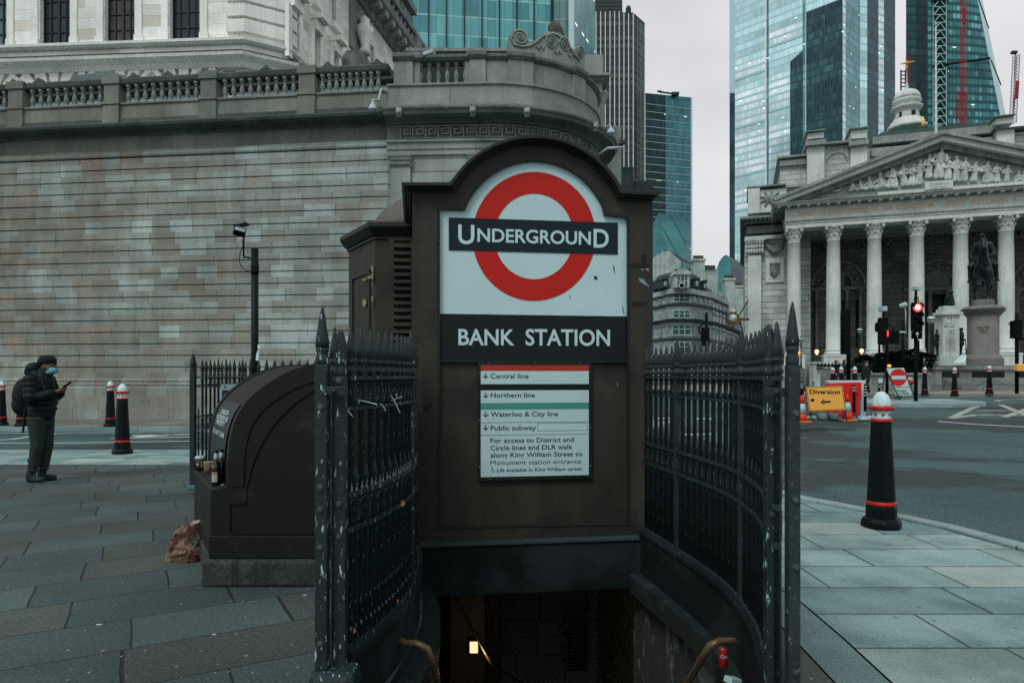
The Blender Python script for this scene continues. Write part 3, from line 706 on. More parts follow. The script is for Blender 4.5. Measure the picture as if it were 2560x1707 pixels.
def bar_mesh(kind,m,z0):
    key = (kind,m.name,z0)
    if key in PROTO: return PROTO[key]
    mb = MB()
    if kind == 'bar':
        mb.lathe([(.0140,z0),(.0140,1.455),(.021,1.462),(.023,1.475),(.016,1.485),(.016,1.50),(.024,1.508),(.024,1.518),(.018,1.525),(.025,1.532),(.021,1.57),(.012,1.615),(.005,1.66),(.001,1.664)],n=8)
    elif kind == 'spur':
        mb.lathe([(.0115,z0),(.0115,.985),(.015,.992),(.012,1.01),(.005,1.05),(.001,1.055)],n=6)
    else:
        mb.boxm(Matrix.Translation((0,0,(z0+1.45)/2)),.036,.036,1.45-z0)
        mb.lathe([(.021,1.45),(.028,1.46),(.030,1.48),(.021,1.492),(.021,1.505),(.028,1.515),(.028,1.53),(.023,1.54),(.029,1.55),(.024,1.60),(.013,1.655),(.004,1.705),(.001,1.71)],n=10)
    o = mb.build({'bar': 'spear_bar','spur': 'spur','std': 'standard'}[kind],m); COL.objects.unlink(o)
    PROTO[key] = o; return o
def put(proto,parent,x,y,rz=0):
    c = proto.copy(); COL.objects.link(c); c.parent = parent; c.location = (x-parent.location.x,y-parent.location.y,0); c.rotation_euler = (0,0,rz); return c
def railing(name,label,cat,pts,m,z0=.26,sp=.098,stds=(),plinth=True,spurs=True,rings=True,group=None,offb=0.0):
    pa = Path2(pts); c,_ = pa.at(pa.len/2)
    t = thing(name,label,cat,(c.x,c.y,0),0,group)
    line = [(p.x,p.y) for p in pa.q[::2]]+([(pa.q[-1].x,pa.q[-1].y)] if len(pa.q)%2 == 0 else [])
    for z,w,h in ((1.432,.022,.018),(1.30,.014,.014),(.925,.017,.02),(.775,.017,.02),(z0,.024,.026)):
        mb = MB(); mb.sweep(line,[(-w,z),(-w,z+h),(w,z+h),(w,z)],closed_prof=True); mb.build('rail',m,t,fixn=True)
    n = max(2,int(pa.len/sp)); bars = []
    for i in range(n+1):
        d = (i+.5+offb)*pa.len/(n+1); p,a = pa.at(min(pa.len,d)); big = any(abs(d-s*pa.len) < sp*.55 for s in stds)
        put(bar_mesh('std' if big else 'bar',m,z0),t,p.x,p.y,a); bars.append(d)
    if spurs:
        for i in range(n):
            p,a = pa.at((bars[i]+bars[i+1])/2); put(bar_mesh('spur',m,z0),t,p.x,p.y,a)
    for zc,rz_ in (((.858,.056),(1.372,.05)) if rings else ()):
        mb = MB()
        for i in range(n):
            d = (bars[i]+bars[i+1])/2; p,a = pa.at(d); tx = Vector((math.cos(a),math.sin(a),0)); w = sp*.40
            mb.tube([Vector((p.x,p.y,zc))+tx*(w*math.cos(2*PI*k/12))+Vector((0,0,rz_*math.sin(2*PI*k/12))) for k in range(13)],.0065,5,cap=False)
            mb.lathe([(.0005,-.011),(.009,-.006),(.011,0),(.009,.006),(.0005,.011)],c=(p.x,p.y,zc-.03),n=6)
        mb.build('ring_band',m,t)
    if plinth:
        mb = MB(); mb.sweep(line,[(-.032,-.08),(-.032,.225),(-.045,.235),(-.045,.262),(.045,.262),(.045,.235),(.032,.225),(.032,-.08)],closed_prof=True); mb.build('plinth_plate',M_lintel,t,fixn=True)
    return t
def gatepost(name,label,x,y,z0,h,w,m,sz=1.0,rz=0.0,bolts=(),base=False,low=False):
    t = thing(name,label,'gate post',(x,y,z0),rz)
    zb = h-(.17 if not low else .135)
    mb = MB(); mb.boxm(Matrix.Translation((x,y,(z0+zb-.07)/2)) @ Matrix.Rotation(rz,4,'Z'),w,w*1.1,zb-.07-z0); mb.build('shaft',m,t,bevel=.004)
    r = w*.5
    mb = MB(); mb.lathe([(r*1.0,zb-.075),(r*1.12,zb-.06),(r*1.14,zb-.045),(r*.92,zb-.032),(r*.92,zb-.024),(r*1.1,zb-.014),(r*1.1,zb)],c=(x,y,0),n=20); mb.build('collar',m,t)
    mb = MB()
    if low: mb.lathe([(r*1.12,zb+.001),(r*1.08,zb+.03),(r*.95,zb+.07),(r*.55,zb+.115),(.001,zb+.137)],c=(x,y,0),n=8,smooth=False)
    else: mb.lathe([(r*1.15,zb+.001),(r*1.08,zb+.03),(r*.62,zb+.11),(r*.3,zb+.155),(r*.2,zb+.166),(.001,zb+.171)],c=(x,y,0),n=20)
    mb.build('spike',m,t)
    for bz in bolts:
        mb = MB(); q = Matrix.Translation(Vector((x,y,bz))) @ Matrix.Rotation(rz,4,'Z') @ Matrix.Translation((0,-w*.55,0)) @ Matrix.Rotation(R(90),4,'X')
        mb.lathe([(.0145,0),(.0145,.004)],n=14,m=q); mb.lathe([(.011,.004),(.011,.012),(.009,.014)],n=6,m=q,smooth=False); mb.build('bolt',M_bolt,t)
    if base:
        mb = MB(); mb.boxm(Matrix.Translation((x+.05,y+.01,(z0-.35+z0)/2)),.19,.16,.35); mb.build('base_shoe',m,t,bevel=.03)
    return t
def bz(py,Z): return H(py,Z)
gatepost('gate_post','taller chipped iron gate post with a pointed spike, left of the entrance',X(806,2.85),2.85,H(1668,2.85),H(767,2.85),.05,M_iron,bolts=[bz(y,2.82) for y in (1018,1218,1273,1368,1608)],base=True)
gatepost('gate_stile','shorter chipped iron stile with a stubby spike, left side of the entrance',X(852,2.9),2.9,H(1664,2.9),H(820,2.9),.05,M_iron,bolts=[bz(y,2.87) for y in (950,1259,1340)],low=True)
gatepost('gate_post','tallest dark iron gate post with steel bolts, right of the entrance',X(1981,2.6),2.6,0.0,H(754,2.6),.044,M_iron2,bolts=[bz(y,2.57) for y in (1033,1250,1417,1680)])
gatepost('gate_stile','dark iron stile with a stubby spike, right side of the entrance',X(1925,2.72),2.72,0.0,H(811,2.72),.042,M_iron,bolts=[bz(y,2.7) for y in (955,1284)],low=True)
for (xa,xb,Z,y0,y1,side) in ((808,868,2.83,966,988,'left'),(1915,1962,2.62,969,991,'right')):
    mb = MB(); a,b = P(xa,y1,Z),P(xb,y0,Z); mb.box(a.x,b.x,Z-.012,Z+.012,a.z,b.z)
    q = Matrix.Translation(((a.x+b.x)/2,Z-.012,(a.z+b.z)/2)) @ Matrix.Rotation(R(90),4,'X'); mb.lathe([(.012,0),(.012,.006),(.005,.012),(.001,.013)],n=12,m=q)
    tag(mb.build('gate_bracket',M_iron if side == 'left' else M_iron2,bevel=.003),'iron bracket clamping the %s gate post to its stile'%side,'bracket')
railing('railing','curved spear top railing with flaking paint on the left flank of the stairs','railing',[(-.715,2.93),(-.64,3.2),(-.585,3.55),(-.575,3.95),(-.625,4.4),(-.72,5.0)],M_iron,stds=(.46,),sp=.095)
railing('railing','curved spear top railing on the right flank between the kiosk and the tall post','railing',[(1.02,5.28),(1.12,4.7),(1.20,4.1),(1.215,3.7),(1.16,3.2),(1.05,2.78)],M_iron2,stds=(.24,.66))
railing('gate_leaf','folded back spear top gate leaf seen edge on beside the tall right post','gate',[(1.03,2.66),(1.15,2.95),(1.30,3.33)],M_iron2,plinth=False,z0=.1)
railing('gate_leaf','folded back spear top gate leaf seen edge on beside the left gate post','gate',[(-.765,2.95),(-.86,3.3),(-.98,3.75)],M_iron,plinth=False,z0=.1)
# round railings of the neighbouring stair, far left
railing('railing','spear top railing with a poster on it, left behind the round topped vent box','railing',[(-4.05,8.7),(-3.2,8.62),(-2.3,8.55),(-1.4,8.5)],M_iron2,sp=.11,stds=(.0,.62),offb=-.45,plinth=False,z0=.1)
railing('railing','far side spear top railing of the left stair, a little behind the poster railing','railing',[(-3.98,8.82),(-3.9,9.9),(-3.3,10.5),(-2.0,10.6),(-1.0,10.4)],M_iron2,sp=.12,stds=(.75,),plinth=False,z0=.1,spurs=False)
gatepost('gate_post','slim iron corner post of the poster railing on the left',-4.06,8.68,0,1.74,.06,M_iron2,rz=.2)
M_zip = mat('white_cable_tie',(.5,.62,.62),rough=.5)
for i,(pts,lab) in enumerate((([(896,1000),(916,1004),(943,1011)],'long white cable tie across the left railing bars'),([(950,1008),(960,1018),(964,1028)],'hanging white cable tie end in the middle of the left railing'),
                                ([(978,990),(985,1000),(1000,1032)],'loose white cable tie tail at the right end of the left railing'),([(978,1002),(990,996),(1006,991)],'short white cable tie crossing the loose tail'),([(868,1026),(882,1041)],'small white cable tie beside the left stile'))):
    Zt = [3.0,3.22,3.3,3.32,2.9][i]; mb = MB(); mb.tube([P(x,y,Zt) for x,y in pts],.0022,5); tag(mb.build('cable_tie',M_zip),lab,'cable tie')

# ================================================================ round-topped iron vent box
M_vent = mat('soot_brown_iron',(.0085,.0085,.0078),rough=.55,var=.3,vs=2,fine=.25,fs=80,bump=.2,bs=50,dust=((.022,.024,.022),3,.56,.15),chips=((.22,.24,.23),22,.74,.012))
V = Fr((-2.09,4.74),(1,0))
vd = Vector((-.5,.86))                 # the box runs back and to the left
def vp(u,z,t): return Vector((V.o.x+u+vd.x*t,V.o.y+vd.y*t,z))
vb = thing('vent_box','dark iron vent box with rounded top and mossy stone base, left of the stairs','vent box',(-1.6,5.0,0))
def hp(px,py): return V.hit(px,py)
outer = [(572,1215),(572,1198)]+[(q.x,q.y) for q in Path2([(572,1198),(574,1140),(580,1092),(594,1046),(615,1012),(640,986),(670,963),(706,941),(745,924),(789,913),(840,909)],4).q[1:]]+[(1010,908)]
sil = [hp(527,1394),hp(527,1223)]+[hp(*q) for q in outer]+[hp(1010,1394)]
mb = MB(); mb.prism(sil[::-1],0,1.15,lambda a,b,h: vp(a,b,h)); mb.build('casing',M_vent,vb,bevel=.006,fixn=True)
oc = [hp(*q) for q in outer]; mb = MB()  # raised rims along the curved edge, front and back
def shrink(pts,d): c = hp(850,1215); return [(p[0]+(c[0]-p[0])*d,p[1]+(c[1]-p[1])*d) for p in pts]
og = [(oc[0][0]-.014,oc[0][1])]+[(p[0]-.010,p[1]+.010) for p in oc[1:]]
for t0,t1 in ((-.012,.05),(1.1,1.18)):
    mb = MB(); ins = shrink(oc,.13)
    for i in range(len(og)-1):
        a,b,c,d = ins[i],ins[i+1],og[i+1],og[i]
        mb.hexa([vp(a[0],a[1],t0),vp(b[0],b[1],t0),vp(b[0],b[1],t1),vp(a[0],a[1],t1),vp(d[0],d[1],t0),vp(c[0],c[1],t0),vp(c[0],c[1],t1),vp(d[0],d[1],t1)])
    mb.build('rim',M_vent,vb,fixn=True)
rec = [(1008,1334),(572,1333),(572,1261),(612,1259)]+[(q.x,q.y) for q in Path2([(613,1225),(626,1162),(652,1102),(690,1046),(736,1002),(791,966),(860,944)],5).q]+[(1008,940)]
rp = [hp(*q) for q in rec]; mb = MB()
ri = [hp(x+(5 if x < 900 else 0),y+(5 if y < 1200 else-5)) for x,y in rec]
for i in range(len(rp)-1): mb.strip([ri[i],ri[i+1]],[rp[i],rp[i+1]],-.012,-.0,V)
mb.build('panel_bead',M_vent,vb)
mb = MB(); mb.box(hp(527,0)[0]-.01,hp(1010,0)[0],-.012,.0,hp(527,1394)[1]-.002,hp(527,1338)[1],V); mb.build('base_plinth',M_vent,vb,bevel=.006)
M_plq = mat('blue_plaque',(.014,.022,.03),rough=.45,var=.2); M_plt = mat('faded_plaque_lettering',(.42,.47,.47),rough=.6,var=.4,vs=20)
cu = [hp(*q) for q in outer]
def curve_at(z):
    for i in range(1,len(cu)-1):
        if cu[i][1] <= z <= cu[i+1][1]: f = (z-cu[i][1])/max(1e-6,cu[i+1][1]-cu[i][1]); return slump(cu[i][0],cu[i+1][0],f)
    return cu[1][0]
mb = MB(); zs = [slump(H(1160,4.74),H(1012,4.74),i/24) for i in range(25)]
for i in range(24):
    a,b = curve_at(zs[i])-.012,curve_at(zs[i+1])-.012
    mb.add([vp(a,zs[i],.16),vp(b,zs[i+1],.16),vp(b,zs[i+1],.98),vp(a,zs[i],.98)],[(0,1,2,3)],smooth=True)
mb.build('plaque',M_plq,vb)
mb = MB()
for s_,zc,t0,t1 in (('LONDON',H(1037,4.9),.78,.38),('UNDERGROUND',H(1052,4.9),.9,.28),('PROPERTY',H(1066,4.9),.82,.36),('DO NOT CLIMB',H(1092,4.9),.9,.26)):
    text_to(mb,s_,lambda a,b: vp(curve_at(b)-.018,b,a),t0,t1,zc-.014,.032,.035)
mb.build('plaque_lettering',M_plt,vb)
# pale stone base
M_base = blocks('mossy_stone_base',[(.038,.046,.040),(.030,.038,.034),(.044,.048,.042)],.5,9,jv=.02,jh=0,jcol=(.02,.025,.022),fine=.5,fs=35,var=.4,vs=5,rough=.9,bump=.8,streak=.2)
mb = MB(); a = hp(512,0)[0]; b = hp(1010,0)[0]
mb.box(a,b,-.06,1.2,-.0,hp(512,1396)[1],V); mb.boxm(Matrix.Translation((-2.27,5.22,.088)) @ Matrix.Rotation(math.atan2(vd.y,vd.x),4,'Z'),1.1,.18,.17)
mb.build('stone_base',M_base,vb,bevel=.02)

# ================================================================ vent pavilion with louvres and a little dome, behind the kiosk
VP = Fr((X(938,6.35),6.35),(1,.03)); VS = Fr((X(872,7.0),7.0),(X(938,6.35)-X(872,7.0),6.35-7.0))
pv = thing('vent_pavilion','brown octagonal vent pavilion with louvres and low dome behind the kiosk','vent pavilion',(-1.2,6.9,0))
pa_,pb_ = VS.p(0,0,0),VS.p((Vector((X(938,6.35),6.35))-Vector((X(872,7.0),7.0))).length,0,0)
fp = [(pa_.x,pa_.y),(pb_.x,pb_.y),(-.42,6.36),(.05,6.9),(.05,7.7),(-.45,8.2),(-1.25,8.2),(pa_.x,7.8)]
zt = H(598,6.35)
mb = MB(); mb.prism(fp,0,zt,lambda a,b,h: Vector((a,b,h))); mb.build('body',M_brown,pv,fixn=True)
mb = MB(); ctr = Vector((sum(p[0] for p in fp)/8,sum(p[1] for p in fp)/8))
for s0,s1,z0,z1 in ((1.02,1.02,zt,zt+.03),(1.04,1.10,zt+.03,zt+.10),(1.10,1.10,zt+.10,zt+.14),(1.08,.75,zt+.14,zt+.21)):
    lo = [Vector((ctr.x+(p[0]-ctr.x)*s0,ctr.y+(p[1]-ctr.y)*s0,z0)) for p in fp]; hi = [Vector((ctr.x+(p[0]-ctr.x)*s1,ctr.y+(p[1]-ctr.y)*s1,z1)) for p in fp]
    mb.add(lo+hi,[tuple(range(8))[::-1],tuple(range(8,16))]+[(i,(i+1)%8,8+(i+1)%8,8+i) for i in range(8)])
mb.build('cornice',M_brownroof,pv,fixn=True)
mb = MB(); mb.lathe([(.72*math.cos(t),zt+.2+.46*math.sin(t)) for t in [PI/2*i/10 for i in range(10)]]+[(.04,zt+.66),(.001,zt+.7)],c=(ctr.x+.05,ctr.y,0),n=24); mb.build('dome',mat('dome_grey_brown',(.10,.09,.08),rough=.6,var=.25),pv)
mb = MB(); u0,u1 = VP.U(986),VP.U(1060)
mb.box(u0-.05,u0,-.03,.02,.3,H(595,6.35),VP); mb.box(u0,u1,-.03,.02,H(603,6.35),H(595,6.35),VP)
for k in range(22):
    z = H(606,6.35)-.055-k*.066
    mb.hexa([VP.p(u0,-.055,z),VP.p(u1,-.055,z),VP.p(u1,-.002,z+.045),VP.p(u0,-.002,z+.045),VP.p(u0,-.055,z+.012),VP.p(u1,-.055,z+.012),VP.p(u1,-.002,z+.057),VP.p(u0,-.002,z+.057)])
mb.build('louvre_panel',M_brown,pv)
mb = MB(); L = (Vector((pb_.x,pb_.y))-Vector((pa_.x,pa_.y))).length
for u_a,u_b,za,zb in ((.12,.15,.3,2.45),(L-.15,L-.12,.3,2.45),(.15,L-.15,2.42,2.45)): mb.box(u_a,u_b,-.015,.002,za,zb,VS)
mb.build('side_panel_bead',M_brownroof,pv)
M_hz = mat('yellow_hazard_tape',(.30,.21,.09),rough=.6,var=.4,vs=14,chips=((.02,.02,.02),14,.5,.02))
def scrap(nm,m,polys,label,fr,v=-.02):
    mb = MB()
    for q in polys: fleck(mb,fr,q,v)
    return tag(mb.build(nm,m),label,'tape')
scrap('tape_scrap',M_hz,[[(928,663),(933,664),(934,700),(930,720),(928,700)],[(905,696),(926,688),(927,696),(908,703)]],'yellow and black tape torn in a cross on the vent pavilion',VS)
scrap('tape_scrap',M_hz,[[(927,744),(932,738),(934,760),(931,778),(928,760)]],'lower strip of hazard tape on the corner of the vent pavilion',VS)
scrap('tape_scrap',mat('peeling_paper',(.32,.22,.15),rough=.8),[[(905,750),(914,748),(916,758),(911,768),(907,763)]],'small peeling orange paper scrap low on the vent pavilion',VS)
# ================================================================ the long blank wall of the bank and its rounded corner
TW = [(.262,.198,.156),(.24,.194,.158),(.282,.22,.178),(.25,.212,.178),(.242,.214,.185),(.255,.232,.203),(.25,.242,.218),(.27,.275,.255),(.295,.31,.292),(.335,.355,.34)]
M_wall = blocks('weathered_ashlar',TW,.82,.389,jv=.014,jh=0,jcol=(.06,.055,.05),var=.3,vs=.3,fine=.22,fs=26,streak=.4,rough=.9,bump=.2,jstr=.5,clust=(.55,.30,.04))
M_wallup = blocks('smooth_grey_stone',[(.19,.175,.15),(.18,.18,.16),(.20,.19,.168),(.168,.157,.135)],1.5,9,jv=.007,jh=0,jcol=(.05,.05,.045),var=.38,vs=.5,fine=.2,fs=22,streak=.35,rough=.9,bump=.2)
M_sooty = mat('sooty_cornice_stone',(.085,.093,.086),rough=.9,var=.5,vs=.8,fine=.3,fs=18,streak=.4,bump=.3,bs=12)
M_balu = mat('baluster_stone',(.21,.215,.195),rough=.9,var=.4,vs=3,fine=.25,fs=30,streak=.2,bump=.2)
M_turret = blocks('corner_stone',[(.27,.275,.255),(.30,.305,.285),(.25,.26,.24),(.285,.29,.27)],1.3,9,jv=.006,jh=0,jcol=(.08,.08,.075),var=.3,vs=.7,fine=.15,fs=25,streak=.3,rough=.9,bump=.15)
M_carve = mat('carved_stone',(.25,.245,.225),rough=.9,var=.35,vs=2,fine=.25,fs=30,bump=.2)
bank = thing('bank_screen_wall','long windowless brownish stone wall with a balustrade along its top, at left','wall',(-10,22.8,0))
WU =-3.0; WE = 13.75
def wpath(a=WU,b=WE): return [(BW.p(a,0,0).x,BW.p(a,0,0).y),(BW.p(b,0,0).x,BW.p(b,0,0).y)]
prof = [(-.6,-.2),(.28,-.2),(.28,1.05),(.24,1.10),(.20,1.10),(.22,1.14),(.22,1.2),(.15,1.24),(.18,1.28),(.16,1.34),(.06,1.37)]
zc = 1.37
for i in range(19):
    prof += [(.06,zc),(.06,zc+.350),(-.01,zc+.353),(-.01,zc+.386)]; zc += .389
prof += [(.06,zc),(.10,zc+.02),(.12,zc+.08),(.08,zc+.14),(.08,zc+.22)]
mb = MB(); mb.sweep(wpath(),prof+[(-.6,zc+.22)],closed_prof=True); mb.build('wall',M_wall,bank,fixn=True)
z9 = zc+.22
mb = MB(); mb.sweep(wpath(),[(-.6,z9),(.05,z9),(.05,9.42),(.12,9.45),(-.6,9.45)],closed_prof=True); mb.build('frieze',M_wallup,bank,fixn=True)
mb = MB(); mb.sweep(wpath(),[(-.6,9.45),(.14,9.45),(.2,9.52),(.5,9.56),(.62,9.60),(.66,9.68),(.60,9.72),(.18,9.84),(-.6,9.84)],closed_prof=True)
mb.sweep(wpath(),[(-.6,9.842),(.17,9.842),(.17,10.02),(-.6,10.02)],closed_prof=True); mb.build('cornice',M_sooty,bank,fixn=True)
mb = MB(); mb.sweep(wpath(),[(-.35,10.02),(.12,10.02),(.12,10.48),(.17,10.50),(.17,10.56),(-.4,10.56),(-.35,10.48)],closed_prof=True); mb.build('parapet_base',M_wallup,bank,fixn=True)
mb = MB(); mb.sweep(wpath(),[(-.30,11.19),(.08,11.19),(.12,11.24),(.15,11.36),(.10,11.42),(-.32,11.42)],closed_prof=True); mb.build('handrail_coping',M_sooty,bank,fixn=True)
bal = [(.085,0),(.085,.06),(.06,.075),(.05,.11),(.065,.16),(.082,.23),(.075,.29),(.045,.40),(.04,.46),(.06,.475),(.06,.50),(.045,.51),(.05,.54),(.085,.56),(.085,.63)]
mb = MB(); mb.lathe(bal,n=12); BAL = mb.build('baluster',M_balu); COL.objects.unlink(BAL)
def balu(par,q,m=None,sc=1.0):
    c = BAL.copy(); COL.objects.link(c); c.parent = par; c.location = Vector(q)-par.location; c.scale = (1,1,sc)
    return c
pier_px = [-155,45,282,523,769,1010]
pu = [BW.U(x,-.1) for x in (-215,42,281.5,523,768.5)]
for u in pu:
    mb = MB(); w = .29
    mb.box(u-w,u+w,-.20,.34,10.02,10.50,BW); mb.box(u-w-.03,u+w+.03,-.24,.38,10.50,10.57,BW); mb.box(u-w+.02,u+w-.02,-.17,.32,10.57,11.19,BW)
    mb.box(u-w-.03,u+w+.03,-.22,.37,11.19,11.45,BW); mb.box(u-w-.01,u+w+.01,-.235,.3,9.87,10.018,BW)
    mb.build('pier',M_wallup,bank,bevel=.01)
ends = pu+[WE+.15]
for i in range(len(pu)):
    a,b = ends[i]+.30,ends[i+1]-.30
    n = 9 if i < 4 else 9; s = (b-a-.12)/n
    for k in range(n): balu(bank,BW.p(a+.06+s*(k+.5),-.0,10.56))
    for k in (.28,.72):                  # dark leaf finials along the coping
        pass
orn = [BW.U(x,-.05) for x in (36,100,336,422,511,576,667,756,821,944)]
for u in orn:
    mb = MB(); mb.prismf([(u-.22,11.42),(u+.22,11.42),(u+.13,11.46),(u+.06,11.53),(u,11.58),(u-.06,11.53),(u-.13,11.46)],-.12,.15,BW); mb.build('coping_ornament',M_sooty,bank,fixn=True)

# ---- rounded corner
turret = thing('bank_corner','rounded stone corner of the bank with greek key band, balustrade and scrolled crest','building corner',(0,22.5,0))
C0 = Vector((-.57,25.2)); RR = 3.7
def tpath(step=4,a1=118,x0=-3.95):
    pts = [(x0,21.5+(-.75-x0)*.055+.0)]
    pts += [(C0.x+RR*math.sin(R(a)),C0.y-RR*math.cos(R(a))) for a in np.arange(-3,a1+.1,step)]
    e = pts[-1]; return pts+[(e[0]-.47*8,e[1]+.88*8)]
TP = tpath()
tl = [0.0]
for i in range(1,len(TP)): tl.append(tl[-1]+(Vector(TP[i])-Vector(TP[i-1])).length)
def tpos(s,off=0.0):
    for i in range(1,len(TP)):
        if tl[i] >= s or i == len(TP)-1:
            t = (s-tl[i-1])/(tl[i]-tl[i-1]); p = Vector(TP[i-1]).lerp(Vector(TP[i]),t); d = (Vector(TP[i])-Vector(TP[i-1])).normalized(); return p+Vector((d.y,-d.x))*off,d
def ts_at(px,off=0.0):                 # arc length whose point shows in column px
    best = min((abs(1280+F*tpos(s,off)[0].x/tpos(s,off)[0].y-px),s) for s in np.arange(-.2,9.0,.03)); return best[1]
def sub(s0,s1,n=None):
    k = max(2,int(abs(s1-s0)/.22)+1); return [tuple(tpos(slump(s0,s1,i/(k-1)))[0]) for i in range(k)]
def tband(name,prof,m,path=TP): mb = MB(); mb.sweep(path,prof,closed_prof=True); return mb.build(name,m,turret,fixn=True)
pr = [(-.8,-.2),(.25,-.2),(.25,1.1),(.05,1.3)]; zc = 1.3
for i in range(18): pr += [(.0,zc),(.0,zc+.362),(-.035,zc+.368),(-.035,zc+.386)]; zc += .389
pr += [(0,8.42),(-.8,8.42)]
tband('wall',pr,M_turret)
tband('architrave',[(-.8,8.42),(.06,8.42),(.06,8.58),(.10,8.59),(.10,8.78),(.17,8.80),(.18,8.87),(-.8,8.87)],M_turret)
M_tc = mat('sooty_darkened_stone',(.135,.14,.128),rough=.9,var=.45,vs=.9,fine=.25,fs=18,streak=.45,bump=.2,bs=12)
tband('frieze',[(-.8,8.87),(.08,8.87),(.08,9.36),(-.8,9.36)],M_tc)  # ground darkened so the key reads without cast shade
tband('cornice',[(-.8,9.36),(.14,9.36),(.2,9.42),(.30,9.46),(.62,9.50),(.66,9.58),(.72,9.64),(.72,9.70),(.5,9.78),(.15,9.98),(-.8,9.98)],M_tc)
tband('parapet_plinth',[(-.6,9.98),(.12,9.98),(.12,10.18),(.06,10.20),(.05,10.58),(.11,10.60),(.11,10.66),(-.6,10.66)],M_turret)
# greek key
def key_strip(mb,a,b,c,d,s0):
    for (x0,x1,z0,z1) in [(a,b,c,d)]:
        n = max(1,int((x1-x0)/.15)+1)
        for i in range(n):
            s_a,s_b = s0+slump(x0,x1,i/n),s0+slump(x0,x1,(i+1)/n); pa,pb = tpos(s_a,.081)[0],tpos(s_b,.081)[0]; qa,qb = tpos(s_a,.135)[0],tpos(s_b,.135)[0]
            mb.hexa([(qa.x,qa.y,z0),(qb.x,qb.y,z0),(pb.x,pb.y,z0),(pa.x,pa.y,z0),(qa.x,qa.y,z1),(qb.x,qb.y,z1),(pb.x,pb.y,z1),(pa.x,pa.y,z1)])
kz0,kz1 = 8.93,9.31; w = .034
for k in range(19):
    mb = MB(); s0 = .42+k*.40; U = .36
    h = kz1-kz0
    for r in [(0,w,0,h),(w,U,h-w,h),(U-w,U,.10,h-w),(.12,U-w,.10,.10+w),(.12,.12+w,.10+w,h-.10),(.12+w,U-.10,h-.13,h-.10),(0,U+.04,-.02,0)]:
        key_strip(mb,r[0],r[1],kz0+r[2],kz0+r[3],s0)
    mb.build('key_motif',M_carve,turret)
# pilasters with leafy capitals
def pilaster(s0,w):
    mb = MB()
    mb.sweep(sub(s0,s0+w),[(.0,1.3),(.12,1.3),(.12,8.02),(.0,8.02)],closed_prof=True); mb.build('pilaster',M_turret,turret,fixn=True)
    mb = MB(); mb.sweep(sub(s0-.05,s0+w+.05),[(.0,8.02),(.13,8.02),(.15,8.06),(.17,8.20),(.26,8.34),(.26,8.41),(0,8.41)],closed_prof=True)
    rnd = random.Random(int(s0*10))
    for i in range(11):
        for zz_,hh in ((8.05,.16),(8.18,.15)):
            p,d = tpos(s0+w*(i+.5*(zz_ > 8.1))/10.5,.17+.03*(zz_ > 8.1)); mb.lathe([(.001,0),(.03,.03),(.035,.09),(.02,hh),(.001,hh+.01)],c=(p.x,p.y,zz_),n=6)
    mb.build('capital',M_carve,turret,fixn=True)
pilaster(ts_at(978,.1),.62); pilaster(ts_at(1172,.1),.6)
# parapet: piers, balusters, solid panels, coping
def seg(name,s0,s1,prof,m=M_turret): mb = MB(); mb.sweep(sub(s0,s1),prof,closed_prof=True); return mb.build(name,m,turret,fixn=True)
S = {k: ts_at(k,.05) for k in (985,1033,1048,1162,1174,1215,1270,1332,1433,1462)}
for a,b in ((985,1033),(1174,1215),(1270,1332),(1433,1462)):
    seg('pier',S[a],S[b],[(-.45,10.66),(.09,10.66),(.09,11.38),(-.45,11.38)]); seg('pier_coping',S[a]-.03,S[b]+.03,[(-.5,11.38),(.12,11.38),(.2,11.48),(.2,11.60),(-.5,11.60)],M_tc)
seg('solid_panel',S[1033],S[1048],[(-.4,10.66),(.0,10.66),(.0,11.38),(-.4,11.38)]); seg('solid_panel',S[1162],S[1270],[(-.4,10.66),(.0,10.66),(.0,11.38),(-.4,11.38)])
seg('solid_panel',S[1332],S[1433],[(-.4,10.66),(.0,10.66),(.0,11.38),(-.4,11.38)])
seg('solid_panel',S[1462],9.5,[(-.4,10.66),(.0,10.66),(.0,11.38),(-.4,11.38)])
seg('coping',S[985],S[1270],[(-.42,11.38),(.04,11.38),(.12,11.46),(.12,11.55),(-.42,11.55)],M_tc); seg('coping',S[1332],9.5,[(-.42,11.38),(.04,11.38),(.12,11.46),(.12,11.55),(-.42,11.55)],M_tc)
for k in range(6):
    p,d = tpos(slump(S[1048],S[1162],(k+.0)/5),-.12); c = balu(turret,(p.x,p.y,10.66),sc=1.14)
M_recess = mat('dark_recess_sheet',(.03,.036,.035),rough=.8,var=.3)  # near-black colour stands for the dim recess behind the balusters
seg('dark_recess_backing',S[1033]+.0,S[1174],[(-1.6,10.4),(-1.5,10.4),(-1.5,12.1),(-1.6,12.1)],M_recess)
# scrolled crest with shell
top_px = [(1270,139),(1270,100),(1276,84),(1286,75),(1298,71),(1310,74),(1317,84),(1317,98),(1322,104),(1334,104),(1342,96),(1352,86),(1366,80),(1384,79),(1400,84),(1412,92),(1420,104),(1428,118),(1434,126),(1440,120),(1448,114),(1456,117),(1461,128),(1462,150)]
mb = MB(); ns = 60; cols = []
for i in range(ns+1):
    px = slump(1270,1462,i/ns)
    ys = [slump(a[1],b[1],(px-a[0])/(b[0]-a[0])) for a,b in zip(top_px[1:-1],top_px[2:]) if a[0] <= px <= b[0] and b[0] > a[0]]
    s_ = ts_at(px,.05); p = tpos(s_,.06)[0]; q = tpos(s_,-.3)[0]; zt_ = H(min(ys),p.y); cols.append((p,q,zt_))
for (p,q,z),(p2,q2,z2) in zip(cols[:-1],cols[1:]):
    mb.hexa([(p.x,p.y,11.5),(p2.x,p2.y,11.5),(q2.x,q2.y,11.5),(q.x,q.y,11.5),(p.x,p.y,z),(p2.x,p2.y,z2),(q2.x,q2.y,z2),(q.x,q.y,z)])
